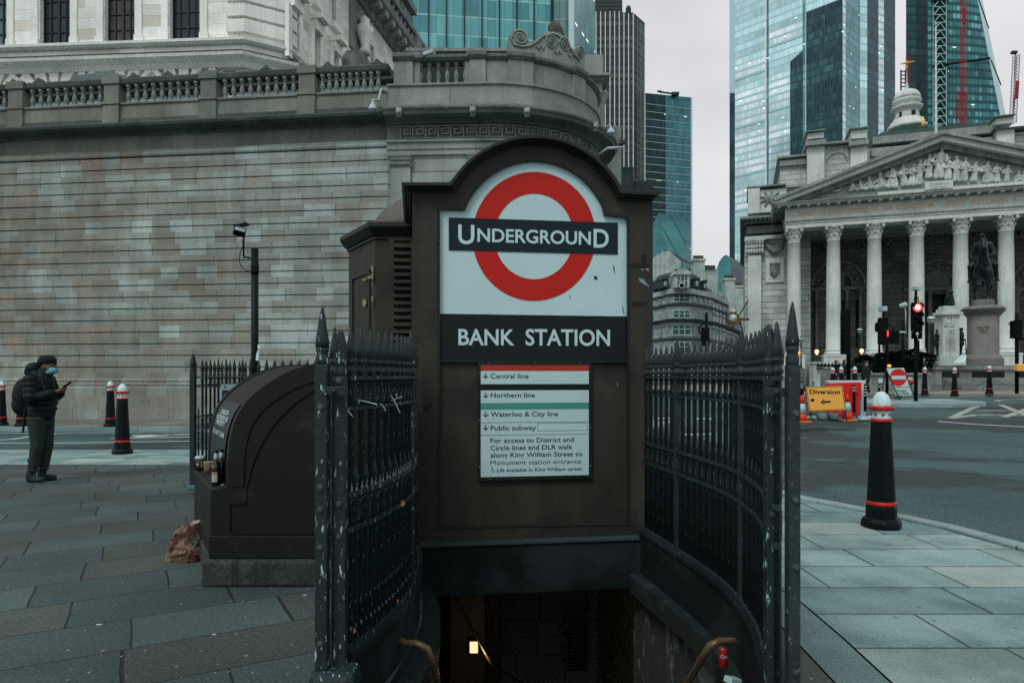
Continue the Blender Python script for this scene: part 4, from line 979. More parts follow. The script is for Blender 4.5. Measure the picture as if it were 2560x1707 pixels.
mb.build('crest',M_turret,turret,fixn=True)
def scroll(px,py,r,turns=2.0,sgn=1):
    s_ = ts_at(px,.06); mb = MB(); pts = []; p0,d = tpos(s_,.07); zc_ = H(py,p0.y)
    for i in range(int(turns*16)+1):
        a = i*2*PI/16; rr = r*(1-.78*i/(turns*16)); q = p0+d*(rr*math.cos(a)*sgn); pts.append((q.x,q.y,zc_+rr*math.sin(a)))
    mb.tube(pts,[.034*(1-.4*i/len(pts)) for i in range(len(pts))],6)
    for i in range(6):
        a = i*PI/3; q = p0+d*(.05*math.cos(a)); mb.lathe([(.001,-.03),(.032,0),(.001,.03)],c=(q.x,q.y-.03,zc_+.05*math.sin(a)),n=6)
    mb.lathe([(.001,-.04),(.04,0),(.001,.04)],c=(p0.x,p0.y-.04,zc_),n=8)
    mb.build('scroll',M_carve,turret)
scroll(1300,95,.26,2,-1); scroll(1378,106,.25); scroll(1412,113,.25,2,-1); scroll(1452,133,.22)
def rail_px(pts,r):
    mb = MB(); L = []
    for x,y in pts: p = tpos(ts_at(x,.08),.08)[0]; L.append((p.x,p.y,H(y,p.y)))
    mb.tube(L,r,6); mb.build('crest_moulding',M_carve,turret)
rail_px([(1281,78),(1277,95),(1285,113),(1305,118),(1325,115),(1340,106),(1356,92),(1380,84),(1396,90)],.035); rail_px([(1396,92),(1408,96),(1420,110),(1430,128),(1438,140),(1450,152)],.035)
rail_px([(1340,116),(1346,124),(1352,114),(1358,125),(1362,113)],.02); rail_px([(1386,128),(1392,136),(1396,126),(1401,135),(1404,127)],.02); rail_px([(1420,136),(1426,144),(1430,134),(1437,146)],.02)
p0,d = tpos(ts_at(1394,0),-.1); mb = MB()
for i in range(11):
    a = R(-75+15*i); b0 = Vector((p0.x,p0.y,H(90,p0.y)))
    tip = b0+Vector((d.x*math.sin(a)*.34,d.y*math.sin(a)*.34,math.cos(a)*.42+.02)); mb.tube([b0,b0.lerp(tip,.5)+Vector((0,-.10,0)),tip],[.03,.06,.045],6)
mb.build('shell',mat('mossy_carving',(.11,.105,.085),rough=.95,var=.4,vs=6,fine=.3),turret)
# lion masks along the cornice
for x,y in ((1000,279),(1183,277),(1314,279),(1484,315)):
    p,d = tpos(ts_at(x,.62),.70); z = H(y,p.y)
    blob('lion_mask',[('e',(p.x,p.y,z),(.11,.09,.12)),('e',(p.x,p.y-.08,z-.05),(.06,.07,.06)),('e',(p.x-.07,p.y,z+.1),(.03,.03,.04)),('e',(p.x+.07,p.y,z+.1),(.03,.03,.04)),('e',(p.x,p.y+.02,z-.13),(.08,.06,.06))],M_carve,turret,vox=.02,smooth=3)
# statue block & columned bay seen past the corner
mb = MB(); Z = 30
rt = thing('bank_side_bay','pale columned bay of the bank just past the rounded corner','building',(X(1495,Z),Z,0))
for x0,x1,y0,y1,dz in ((1462,1508,137,182,0),(1466,1526,182,188,-.5),(1468,1520,188,197,-.3),(1470,1505,199,236,0),(1470,1500,236,320,.5),(1468,1536,430,470,-.2)):
    a,b = P(x0,y1,Z+dz),P(x1,y0,Z+dz); mb.box(a.x,b.x,Z+dz,Z+3,a.z,b.z)
mb.box(X(1480,Z),X(1560,Z),Z+.8,Z+3,0,H(300,Z)); mb.build('wall',M_turret,rt)
mb = MB(); c = P(1494,300,Z-.2); zt_ = H(243,Z); mb.lathe([(.42,2),(.42,3),(.34,3.2),(.30,zt_-.5),(.33,zt_-.45),(.36,zt_-.3),(.48,zt_-.05),(.5,zt_)],c=(c.x,Z-.2,0),n=18); mb.build('column',M_turret,rt)
for k in range(12):
    pass

# CCTV cameras on the wall
M_cctv = mat('white_camera_housing',(.42,.46,.47),rough=.4,var=.15,dust=((.25,.27,.27),8,.55,.2)); M_lens = mat('smoked_dome',(.10,.13,.14),rough=.15,var=.1)
def domecam(x,y,Z,sx,label):
    c = P(x,y,Z); t = thing('security_camera',label,'camera',c)
    mb = MB(); mb.lathe([(.001,.20),(.04,.20),(.04,.14),(.07,.13),(.12,.06),(.13,.0),(.14,-.02),(.10,-.05)],c=c,n=18); mb.build('housing',M_cctv,t)
    mb = MB(); mb.lathe([(.10,-.05),(.095,-.11),(.06,-.17),(.001,-.19)],c=c,n=16); mb.build('dome',M_lens,t)
    return t,c
t,c = domecam(932,272,21.0,1,'white dome security camera on a bracket under the balustrade, left of the rounded corner')
mb = MB(); mb.tube([c+Vector((0,0,.2)),c+Vector((0,0,.26)),c+Vector((.16,.1,.3)),c+Vector((.2,.3,.72)),c+Vector((.42,.9,.82)),c+Vector((.44,1.0,1.1))],.035,6); mb.build('bracket',M_cctv,t)
t,c = domecam(1527,332,22.6,1,'white dome security camera hanging at the right edge of the rounded corner')
mb = MB(); mb.tube([c+Vector((0,0,.2)),c+Vector((-.02,.2,.32)),c+Vector((-.6,1.6,.35))],.04,6); mb.tube([c+Vector((-.6,1.6,.35)),c+Vector((-.5,1.0,.9)),c+Vector((-.75,1.5,1.5))],.05,6); mb.build('bracket',M_cctv,t)
c = P(1070,133,21.3); t = thing('security_camera','white box camera lying on the coping above the small balustrade','camera',c)
mb = MB(); m = Matrix.Translation(c) @ Matrix.Rotation(R(18),4,'Y').inverted() @ Matrix.Rotation(R(0),4,'Z'); mb.boxm(m,.34,.12,.11); mb.build('housing',M_cctv,t,bevel=.015)
mb = MB(); mb.boxm(Matrix.Translation(c+Vector((-.14,.05,-.08))),.1,.1,.1); mb.build('mount',M_sooty,t)
c = P(1535,371,22.4); t = thing('lamp_bracket','white wall bracket lamp arm below the camera, with a pigeon perched on it','lamp',c)
mb = MB(); mb.tube([c+Vector((-.45,.5,-.05)),c+Vector((-.2,0,0)),c+Vector((.1,0,.02)),c+Vector((.36,0,.03))],[.03,.05,.045,.03],8); mb.build('arm',M_cctv,t)
c = P(1556,362,22.4)
blob('pigeon',[('c',c+Vector((-.08,0,.02)),.06,c+Vector((.08,0,.06)),.05),('c',c+Vector((.06,0,.08)),.035,c+Vector((-.02,0,.16)),.03),('c',c+Vector((-.05,0,.06)),.03,c+Vector((-.12,-.08,.2)),.012),('c',c+Vector((.0,0,.06)),.03,c+Vector((.14,-.06,.24)),.012),('c',c+Vector((-.08,0,0)),.03,c+Vector((-.2,0,-.06)),.015)],mat('pigeon_grey',(.04,.045,.05)),None,vox=.012,smooth=2)
tag(bpy.data.objects['pigeon'],'dark pigeon flapping above the white bracket arm','bird')

# ================================================================ upper bank building behind the wall
M_port = blocks('pale_portland_stone',[(.90,.79,.75),(.93,.83,.79),(.86,.75,.70),(.91,.81,.77),(.74,.62,.54)],1.5,.55,jv=.012,jh=.012,jcol=(.27,.26,.25),var=.2,vs=.35,fine=.12,fs=14,streak=.16,rough=.9,bump=.1,jstr=.6)
M_portp = mat('plain_portland_stone',(.90,.80,.76),rough=.9,var=.18,vs=.5,fine=.15,fs=14,streak=.2,bump=.15)
M_portd = mat('weathered_portland',(.24,.235,.225),rough=.9,var=.4,vs=.8,fine=.25,fs=12,streak=.4)
M_wind = mat('dark_window_glass',(.02,.04,.045),rough=.08,var=.3,vs=.6,fine=0,bump=0,spec=.7)
M_sash = mat('dark_window_bars',(.02,.024,.026),rough=.5,var=.1)
M_lead = mat('lead_flashing',(.09,.11,.11),rough=.6,var=.35,vs=2)
up = thing('bank_upper_building','tall pale stone block rising behind the balustraded wall at top left, with barred windows','building',(-13,34.3,0))
UL = Fr((-26.54,35.4),(.9976,-.0697)); uC = UL.U(690)
cn = UL.p(uC,0,0); UR = Fr((cn.x,cn.y),(.179,.984))
uch = UL.U(612)                         # where the corner chamfer starts
cps = UL.p(uch,0,0); cp2 = UR.p(1.2,0,0)
zs_l = (UL.hit(300,108)[1]); zl2 = UL.hit(300,152)[1]
URn = Fr((cp2.x,cp2.y),(.179,.984))
TOPZ = 46
pathU = [(UL.p(-12,0,0).x,UL.p(-12,0,0).y),(cps.x,cps.y),(cp2.x,cp2.y),(URn.p(75,0,0).x,URn.p(75,0,0).y)]
mb = MB()
# left wall with true window openings
wins = [(-186,-108),(-61,16),(99,174.5),(261.5,336),(424,499)]
zb = UL.hit(300,107.5)[1]; zt_ = zb+7.2
def wall_open(mb,fr,u0,u1,z0,z1,holes,depth=.5,vf=0.0):
    us = sorted({u0,u1} | {h[0] for h in holes} | {h[1] for h in holes}); zs = sorted({z0,z1} | {h[2] for h in holes} | {h[3] for h in holes})
    for i in range(len(us)-1):
        for j in range(len(zs)-1):
            cu_,cz_ = (us[i]+us[i+1])/2,(zs[j]+zs[j+1])/2
            if any(h[0] < cu_ < h[1] and h[2] < cz_ < h[3] for h in holes): continue
            mb.quad(fr.p(us[i],vf,zs[j]),fr.p(us[i+1],vf,zs[j]),fr.p(us[i+1],vf,zs[j+1]),fr.p(us[i],vf,zs[j+1]))
    for a,b,c,d in holes:
        mb.quad(fr.p(a,vf,c),fr.p(a,vf+depth,c),fr.p(a,vf+depth,d),fr.p(a,vf,d)); mb.quad(fr.p(b,vf,d),fr.p(b,vf+depth,d),fr.p(b,vf+depth,c),fr.p(b,vf,c))
        mb.quad(fr.p(a,vf,c),fr.p(b,vf,c),fr.p(b,vf+depth,c),fr.p(a,vf+depth,c)); mb.quad(fr.p(a,vf+depth,d),fr.p(b,vf+depth,d),fr.p(b,vf,d),fr.p(a,vf,d))
def window(par,fr,u0,u1,z0,z1,v,nx,nz,mg=M_wind,bar=.04):
    mb = MB(); mb.quad(fr.p(u0,v+.04,z0),fr.p(u1,v+.04,z0),fr.p(u1,v+.04,z1),fr.p(u0,v+.04,z1)); o = mb.build('window',mg,par)
    mb = MB()
    for i in range(nx+1): u = slump(u0,u1,i/nx); w_ = bar*(1.5 if i in (0,nx) or (nx%2 == 0 and i == nx // 2) else .55); mb.box(u-w_,u+w_,v-.02,v+.03,z0,z1,fr)
    for j in range(nz+1): z = slump(z0,z1,j/nz); w_ = bar*(1.5 if j in (0,nz) or j == nz*2 // 3 else .55); mb.box(u0,u1,v-.015,v+.032,z-w_,z+w_,fr)
    mb.build('bars',M_sash,o); return o
hl = [(UL.U(a),UL.U(b),zb,zt_) for a,b in wins]
wall_open(mb,UL,UL.U(-300),uch,8,TOPZ,hl,.4)
mb.build('front_wall',M_port,up)
blinds = [M_wind,mat('window_with_curtain',(.07,.06,.055),rough=.2,var=.5,vs=3,fine=0,bump=0),mat('window_sky_tint',(.09,.13,.14),rough=.05,var=.4,vs=.5,fine=0,bump=0,spec=.9)]  # last pane: sky reflection put into a paler base colour
for i,h in enumerate(hl):
    window(up,UL,h[0],h[1],h[2],h[3],.3,4,9,blinds[(0,2,0,1,0)[i]])
    mb = MB()
    for s_ in (-1,1):
        e = h[0] if s_ < 0 else h[1]; a_,b_ = sorted((e+s_*.06,e+s_*.42)); mb.box(a_,b_,-.07,.002,zb,zt_+.4,UL); a_,b_ = sorted((e+s_*.02,e+s_*.48)); mb.box(a_,b_,-.11,.001,zb,zb+.35,UL)
    mb.build('window_surround',M_portp,up)
def ulsweep(nm,prof,m): mb = MB(); mb.sweep(pathU,prof,closed_prof=True); return mb.build(nm,m,up,fixn=True)
ulsweep('sill_course',[(-.1,zb-.28),(.18,zb-.28),(.3,zb-.18),(.32,zb-.05),(.1,zb),(-.1,zb)],M_portp)
zl = UL.hit(300,158)[1]
ulsweep('lower_cornice',[(-.1,zl-.5),(.25,zl-.5),(.4,zl-.3),(.75,zl-.1),(.8,zl+.06),(.3,zl+.2),(-.1,zl+.2)],M_portp)
ulsweep('cornice_flashing',[(-.1,zl+.2),(.3,zl+.205),(.82,zl+.062),(.84,zl+.09),(.3,zl+.25),(-.1,zl+.25)],M_lead)
# chamfer with banded rustication
mb = MB(); mb.sweep([(cps.x,cps.y),(cp2.x,cp2.y)],[(-.1,8),(.0,8),(.0,zb),(.0,TOPZ),(-.1,TOPZ)],closed_prof=True)
zq = zb+.3
while zq < TOPZ: mb.sweep([(UL.p(uch-.9,0,0).x,UL.p(uch-.9,0,0).y),(cps.x,cps.y),(cp2.x,cp2.y),(URn.p(.7,0,0).x,URn.p(.7,0,0).y)],[(0,zq),(.16,zq),(.16,zq+.62),(0,zq+.62)],closed_prof=True); zq += .78
mb.build('corner_quoins',M_portp,up,fixn=True)
# arches and voussoirs below
za = UL.hit(300,215)[1]
for px in (-30,142,306,464):
    u = UL.U(px)
    mb = MB()
    for k in range(-2,3):
        a0,a1 = R(90-k*22+8),R(90-k*22-8); r0,r1 = 1.25,2.5 if k else 2.6
        mb.prismf([(u+r*math.cos(a),za-1.2+r*math.sin(a)) for r,a in ((r0,a0),(r0,a1),(r1,a1),(r1,a0))],-.22,.05,UL)
    mb.build('voussoirs',M_portp,up,fixn=True)
    mb = MB(); mb.prismf([(u+1.2*math.cos(PI*i/12),za-1.2+1.2*math.sin(PI*i/12)) for i in range(13)],-.06,.0,UL); mb.build('arch_window',M_wind,up,fixn=True)
# right-hand receding wall
def zr(px,py): return URn.hit(px,py)
zcor = (zr(930,62)[1]+zr(885,0)[1]+zr(1000,149)[1])/3
mb = MB(); holes = []
W1 = [(723,738.5,34,157),(779.5,791.5,91,178),(827.5,838,143,176),(786,791.5,-30,9),(830,840,-10,64),(926,935,115,170),(960,967,157,173)]
base1 = zr(723,157)[1]
for a,b,c,d in W1: holes.append((zr(a,0)[0],zr(b,0)[0],zr((a+b)/2,d)[1],zr((a+b)/2,c)[1]))
wall_open(mb,URn,0,75,8,zcor,holes,.6); mb.build('side_wall',M_port,up)
for i,h in enumerate(holes):
    window(up,URn,h[0],h[1],h[2],h[3],.5,3,6)
    if i < 3:
        mb = MB(); m_ = (h[1]-h[0])*.35
        mb.box(h[0]-m_,h[1]+m_,-.75,0,h[3]+.75,h[3]+1.05,URn); mb.box(h[0]-m_*.7,h[1]+m_*.7,-.4,0,h[3]+.15,h[3]+.75,URn)
        for e in (h[0]-.45,h[1]+.05): mb.box(e,e+.4,-.22,0,h[2],h[3]+.15,URn)
        mb.build('window_hood',M_portp,up)
    else:
        mb = MB(); mb.box(h[0]-.35,h[1]+.35,-.3,0,h[2]-.35,h[2],URn); mb.build('window_sill',M_portp,up)
urp = [(URn.p(0,0,0).x,URn.p(0,0,0).y),(URn.p(76,0,0).x,URn.p(76,0,0).y)]
mb = MB(); mb.sweep([pathU[0],pathU[1]]+urp,[(-.1,zcor),(.3,zcor),(.5,zcor+.4),(1.3,zcor+.7),(1.4,zcor+1.1),(-.1,zcor+1.4)],closed_prof=True) if False else mb.sweep(urp,[(-.1,zcor),(.3,zcor),(.5,zcor+.4),(1.3,zcor+.7),(1.4,zcor+1.1),(-.1,zcor+1.4)],closed_prof=True)
mb.build('main_cornice',M_portd,up,fixn=True)
def many(name,mbp,m,par,places):      # individuals of one part sharing a mesh; places = (point, rz)
    first = None; out = []
    for q,rz in places:
        if first is None: first = mbp.build(name,m); first.parent = par; o = first
        else: o = first.copy(); COL.objects.link(o)
        o.location = Vector(q)-par.location; o.rotation_euler = (0,0,rz); out.append(o)
    return out
urz = math.atan2(URn.d.y,URn.d.x)
mb = MB(); mb.boxm(Matrix(),.55,.9,.48); many('modillion',mb,M_portd,up,[(URn.p(1.3+k*1.25,-.75,zcor+.44),urz) for k in range(56)])
mb = MB(); mb.sweep(urp,[(-.6,zcor+1.4),(.5,zcor+1.4),(.5,zcor+1.8),(-.6,zcor+1.8)],closed_prof=True); mb.sweep(urp,[(-.3,zcor+3.1),(.5,zcor+3.1),(.55,zcor+3.4),(-.3,zcor+3.4)],closed_prof=True)
mb.build('roof_parapet',M_portd,up,fixn=True)
mb = MB(); mb.lathe([(.13,0),(.2,.35),(.1,.8),(.16,1.3)],n=6); many('baluster',mb,M_portd,up,[(URn.p(.4+k*.85,-.25,zcor+1.8),0) for k in range(86)])
for k in range(9): mb = MB(); mb.box(3+k*8.2,4.3+k*8.2,-.6,.3,zcor+1.8,zcor+3.1,URn); mb.build('roof_pier',M_portd,up)
M_slate = mat('grey_slate_roof',(.06,.07,.07),rough=.7,var=.3,vs=2)
mb = MB(); mb.add([URn.p(0,1.5,zcor+1.4),URn.p(75,1.5,zcor+1.4),URn.p(75,7,zcor+7),URn.p(0,7,zcor+7)],[(0,1,2,3)]); mb.build('mansard_roof',M_slate,up)
for px in (950,985,1012):
    u,z = zr(px,60); u = zr(px,0)[0]
    mb = MB(); mb.box(u,u+2.6,.4,4,zcor+1.4,zcor+5.6,URn); mb.box(u-.4,u+3.0,.0,4,zcor+5.6,zcor+6.1,URn); o = mb.build('dormer',M_portd,up)
    mb = MB(); mb.box(u+.6,u+2,.3,.42,zcor+2.6,zcor+5,URn); mb.build('dormer_window',M_wind,o)
# niche with urn
u = zr(893,0)[0]; zn = zr(893,140)[1]
mb = MB(); mb.prismf([(u-1.3,zn),(u+1.3,zn)]+[(u+1.3*math.cos(PI*i/8),zn+4.2+1.3*math.sin(PI*i/8)) for i in range(9)],-.12,.0,URn); mb.build('niche',M_portd,up,fixn=True)
mb = MB(); mb.lathe([(.3,0),(.5,.1),(.2,.5),(.5,1.3),(.6,1.7),(.3,2.0),(.35,2.3),(.001,2.6)],c=URn.p(u,-.5,zn),n=10); mb.build('urn',M_portp,up)
mb = MB(); mb.prismf([(u-2.6,zn-3),(u+2.6,zn-3),(u+2.6,zn-1.4),(u+1.6,zn-.4),(u,zn-0),(u-1.6,zn-.4),(u-2.6,zn-1.4)],-.6,.0,URn); mb.build('niche_pediment',M_portd,up,fixn=True)
# glazed lantern roof and the greenhouse windows glimpsed between the balusters
M_sky = curtain('frosted_rooflight',.55,.5,[(.5,.72,.75),(.42,.64,.68),(.58,.80,.82)],frame=(.12,.16,.16),fw=.05,bh=0,metal=0,rough=.4)
rl = thing('roof_light','green glazed lantern roof poking over the balustrade at left','roof light',P(250,200,27))
Z = 27; a,b = P(170,208,Z),P(325,183,Z)
mb = MB(); M_verd = mat('verdigris_roof',(.05,.085,.08),rough=.5,var=.2)
mb.box(X(195,Z),X(258,Z),Z,Z+2,10,H(198,Z)); mb.box(X(262,Z),X(305,Z),Z,Z+2,10,H(198,Z)); mb.build('glazed_side',M_sky,rl)
mb = MB(); mb.add([P(165,209,Z-.4),P(182,191,Z-.3),P(300,186,Z-.3),P(332,200,Z-.4),P(272,178,Z+1.2),P(340,200,Z+3),P(182,190,Z+3)],[(0,3,2,1),(1,2,4),(2,3,5,4),(4,6,1)]); mb.build('roof',M_verd,rl)
rl2 = thing('roof_glazing','strip of pale gridded glazing glimpsed low between the balusters','glazing',(-10,25.6,10))
mb = MB(); q0,q1 = BW.p(-3,2.6,0),BW.p(13.6,2.6,0)
for k in range(5):
    a_,b_ = slump(0,1,k/5),slump(0,1,(k+.96)/5); p_,q_ = q0.lerp(q1,a_),q0.lerp(q1,b_)
    mb.quad((p_.x,p_.y,11.3),(q_.x,q_.y,11.3),(q_.x,q_.y+.2,12.0),(p_.x,p_.y+.2,12.0))
mb.build('pane_strip',M_sky,rl2)
mb = MB(); mb.sweep([(q0.x,q0.y+.1),(q1.x,q1.y+.1)],[(-.4,12.02),(.15,12.02),(.2,12.08),(.1,12.42),(-.4,12.42)],closed_prof=True); mb.build('dark_recess_band',M_recess,rl2,fixn=True)  # dark band placed for the dim recess between the balusters
mb = MB(); mb.sweep([(q0.x-4,q0.y+1.4),(q1.x,q1.y+1.4)],[(-8,0),(0,0),(0,10.0),(-8,10.0)],closed_prof=True); tag(mb.build('flat_roof',M_lead,fixn=True),'dull lead flat roof hidden behind the balustrade','roof')
mb = MB(); Z = 36
rb = thing('roof_balustrade','small far stone balustrade on a roof between the glass tower and the bank','balustrade',P(1150,120,Z))
a,b = P(1015,124,Z),P(1275,117,Z); mb.box(a.x,b.x,Z,Z+.5,a.z-2,H(143,Z)); mb.box(a.x,b.x,Z-.05,Z+.4,H(129,Z),H(121,Z)); mb.build('base',M_portd,rb)
mb = MB()
for i in range(26):
    x = slump(1110,1270,i/25); 
    if 1165 < x < 1195: continue
    mb.lathe([(.05,0),(.09,.1),(.04,.22),(.06,.3)],c=P(x,143,Z+.2),n=6)
for x in (1040,1075,1180): mb.box(X(x-14,Z),X(x+14,Z),Z-.02,Z+.4,H(143,Z),H(129,Z))
mb.build('balusters',M_portd,rb)
# ================================================================ the columned exchange building on the right
M_ex = mat('bright_portland_stone',(.60,.58,.555),rough=.9,var=.22,vs=.35,fine=.14,fs=9,streak=.28,bump=.1,bs=8)
M_exb = blocks('exchange_ashlar',[(.46,.46,.44),(.50,.49,.47),(.41,.41,.39),(.47,.48,.46)],1.6,.62,jv=.02,jh=.05,jcol=(.12,.12,.115),var=.3,vs=.35,fine=.15,fs=9,streak=.35,rough=.9,bump=.3)
M_exd = mat('weathered_exchange_stone',(.24,.245,.23),rough=.9,var=.45,vs=.5,fine=.25,fs=8,streak=.4)
M_exin = blocks('shaded_portico_stone',[(.11,.105,.092),(.13,.122,.108),(.09,.087,.077)],1.4,.55,jv=.03,jh=.05,jcol=(.03,.03,.03),var=.3,vs=.4,fine=.2,fs=8,streak=.2,rough=.95)  # deep porch shade is put into these dark stone tints
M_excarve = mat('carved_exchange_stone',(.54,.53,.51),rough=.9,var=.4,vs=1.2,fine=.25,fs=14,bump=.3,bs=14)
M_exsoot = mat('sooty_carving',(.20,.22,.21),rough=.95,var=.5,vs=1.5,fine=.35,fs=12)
M_gold = mat('gilded_lettering',(.72,.42,.25),rough=.6,metal=.0,var=.2,bump=0)
M_leaf = mat('gold_leaf',(.75,.42,.12),rough=.35,metal=.6,var=.2,bump=0)
M_cu = mat('verdigris_copper',(.05,.085,.08),rough=.6,var=.3,vs=1)
E = Fr((X(1962,67.2),67.2),(18.8,-6.3))
ex = thing('portico_building','columned exchange building with a sculpted pediment and gold inscription, across the junction at right','building',E.p(12,6,0))
def eh(px,py,v=0): return E.hit(px,py,v)
cu0 = eh(1984.5,700)[0]; sp_ = (eh(2515,700)[0]-cu0)/5
zcap = eh(2083,563.8)[1]; zsh = eh(2083,601)[1]; zb0 = eh(2083,886.6)[1]; zb1 = eh(2083,876)[1]; zped = 1.3
er = math.atan2(E.d.y,E.d.x)
mb = MB(); H0 = zsh-zb0
mb.lathe([(.80,.0),(.84,.1),(.80,.2),(.72,.26),(.70,.34),(.76,.40),(.74,.48),(.66,.52),(.655,H0*.3),(.645,H0*.5),(.615,H0*.75),(.575,H0-.12),(.61,H0-.10),(.61,H0-.03),(.57,H0)],n=28)
SH = mb
mb = MB(); hc = zcap-zsh
mb.lathe([(.56,0),(.57,.2),(.62,hc*.55),(.74,hc*.82),(.80,hc*.86),(.70,hc*.88)],n=16)
for tier,(r0,zb_,hh,nn,ph) in enumerate(((.58,.0,hc*.36,8,0),(.62,hc*.22,hc*.40,8,.5),(.66,hc*.5,hc*.3,8,0))):
    for k in range(nn):
        a = 2*PI*(k+ph)/nn; w = .19
        def lp(r,z,t): return Vector((r*math.cos(a)-t*math.sin(a),r*math.sin(a)+t*math.cos(a),z))
        mb.add([lp(r0,zb_,-w*.7),lp(r0,zb_,w*.7),lp(r0+.06,zb_+hh*.6,w),lp(r0+.06,zb_+hh*.6,-w),lp(r0+.22,zb_+hh*.95,w*.6),lp(r0+.22,zb_+hh*.95,-w*.6),lp(r0+.26,zb_+hh*.78,0)],
               [(0,1,2,3),(3,2,4,5),(5,4,6)])
for k in range(4):
    a = PI/4+k*PI/2; c = Vector((.94*math.cos(a),.94*math.sin(a),hc*.72))
    mb.lathe([(.001,-.11),(.17,-.08),(.17,.08),(.001,.11)],n=10,m=Matrix.Translation(c) @ Matrix.Rotation(a,4,'Z') @ Matrix.Rotation(R(90),4,'X'))
    mb.tube([Vector((.62*math.cos(a),.62*math.sin(a),hc*.5)),Vector((.8*math.cos(a),.8*math.sin(a),hc*.74)),Vector((.95*math.cos(a),.95*math.sin(a),hc*.86))],.06,5)
CAPM = mb
mb = MB(); mb.prism([(.95*math.cos(a)*(1.08 if i%2 == 0 else .80),.95*math.sin(a)*(1.08 if i%2 == 0 else .80)) for i,a in enumerate([PI/4+PI/4*k for k in range(8)])],hc*.87,hc,lambda a,b,h: Vector((a,b,h)))
ABM = mb
mb = MB(); mb.boxm(Matrix.Translation((0,0,(zb0+zped)/2)),1.9,1.9,zb0-zped); mb.boxm(Matrix.Translation((0,0,zb0-.12)),1.98,1.98,.2); PEM = mb
cpos = [(E.p(cu0+sp_*k,0,0),er) for k in range(8)]
shs = many('column',SH,M_ex,ex,[((q.x,q.y,zb0),r) for q,r in cpos])
for k,(q,r) in enumerate(cpos):
    for nm,src,m_,dz in (('capital',CAPM,M_excarve,zsh-zb0),('abacus',ABM,M_ex,zsh-zb0),('pedestal',PEM,M_ex,-zb0)):
        if k == 0:
            o = src.build(nm,m_); o.parent = shs[0]; o.location = (0,0,dz); PROTO['ex'+nm] = o
        else:
            o = PROTO['ex'+nm].copy(); COL.objects.link(o); o.parent = shs[k]; o.location = (0,0,dz)
ua,ub = eh(1962,600)[0],cu0+sp_*7+(cu0-eh(1962,600)[0])
def ez(y,v=0,px=2083): return eh(px,y,v)[1]
def eband(name,y0,y1,v0,m,a=None,b=None,v1=1.2):
    mb = MB(); mb.box((a if a is not None else ua)-0,(b if b is not None else ub)+0,v0,v1,ez(y0,v0),ez(y1,v0),E); return mb.build(name,m,ex)
eband('architrave',564,553,-.72,M_ex); eband('architrave_fascia',553.2,547.5,-.80,M_ex,ua-.08,ub+.08); eband('architrave_moulding',547.3,545,-.92,M_exd,ua-.2,ub+.2)
eband('frieze',544.8,512.5,-.74,M_ex)
eband('bed_moulding',512.3,509.5,-.95,M_exd,ua-.25,ub+.25); eband('dentil_course',509.3,503.5,-1.0,M_exsoot,ua-.3,ub+.3); eband('corona',503.3,498.5,-1.75,M_ex,ua-.95,ub+.95); eband('cornice_lip',498.3,496,-1.95,M_exd,ua-1.15,ub+1.15)
mb = MB(); mb.boxm(Matrix.Translation((0,0,0)),.26,.5,.34); zm = ez(505.5,-1.4)
many('modillion',mb,M_ex,ex,[(E.p(ua-.6+k*.875,-1.32,zm),er) for k in range(int((ub-ua+1.2)/.875)+1)])
# lettering
for s_,x0,x1 in (('ANNO',200,378),('ELIZABETHAE',430,878),('·',900,906),('R',930,960),('·',980,986),('XIII',1005,1100),('·',1118,1124),('CONDITVM',1140,1490),('·',1534,1542),('ANNO',1590,1775),('·',1800,1807),('VICTORIAE',1830,2195),('·',2222,2229),('R',2248,2290),('·',2320,2327),('VIII',2350,2450)):
    px0,px1 = 1940+x0/3.79,1940+x1/3.79
    zb_ = ez(534.4,-.76); zc_ = ez(523.5,-.76); mb = MB()
    text_to(mb,s_,lambda a,b: E.p(a,-.76,b),eh(px0,0,-.76)[0],eh(px1,0,-.76)[0],zb_+(.35 if s_ == '·' else 0),zc_-zb_,.02)
    mb.build('inscription',M_gold,ex)
# pediment: tympanum, raking cornices
um = cu0+sp_*3.5; zt0 = ez(495.8,-1.9); 
apz = eh(2347,327.5,-1.9)[1]; half = (ub-ua)/2+1.15
mb = MB(); mb.prismf([(um-half+.6,zt0),(um+half-.6,zt0),(um,apz-1.0)],-.2,9,E); mb.build('tympanum',mat('tympanum_ground',(.40,.405,.385),rough=.9,var=.2,vs=1),ex,fixn=True)  # ground coloured darker for the recess shade behind the figures
for s_ in (-1,1):
    for nm,o0,o1,v,m_ in (('raking_soffit',1.25,.75,-.9,M_exsoot),('raking_cornice',.75,.3,-1.6,M_ex),('raking_lip',.3,0,-1.95,M_exd)):
        q = [(um,apz-o0),(um,apz-o1),(um+s_*(half-(0)),zt0+.45-o1*.9+.0),(um+s_*(half-.1),zt0+.45-o0*.9)]
        if s_ > 0: q = q[::-1]
        mb = MB(); mb.prismf(q,v,9,E); mb.build(nm,m_,ex,fixn=True)
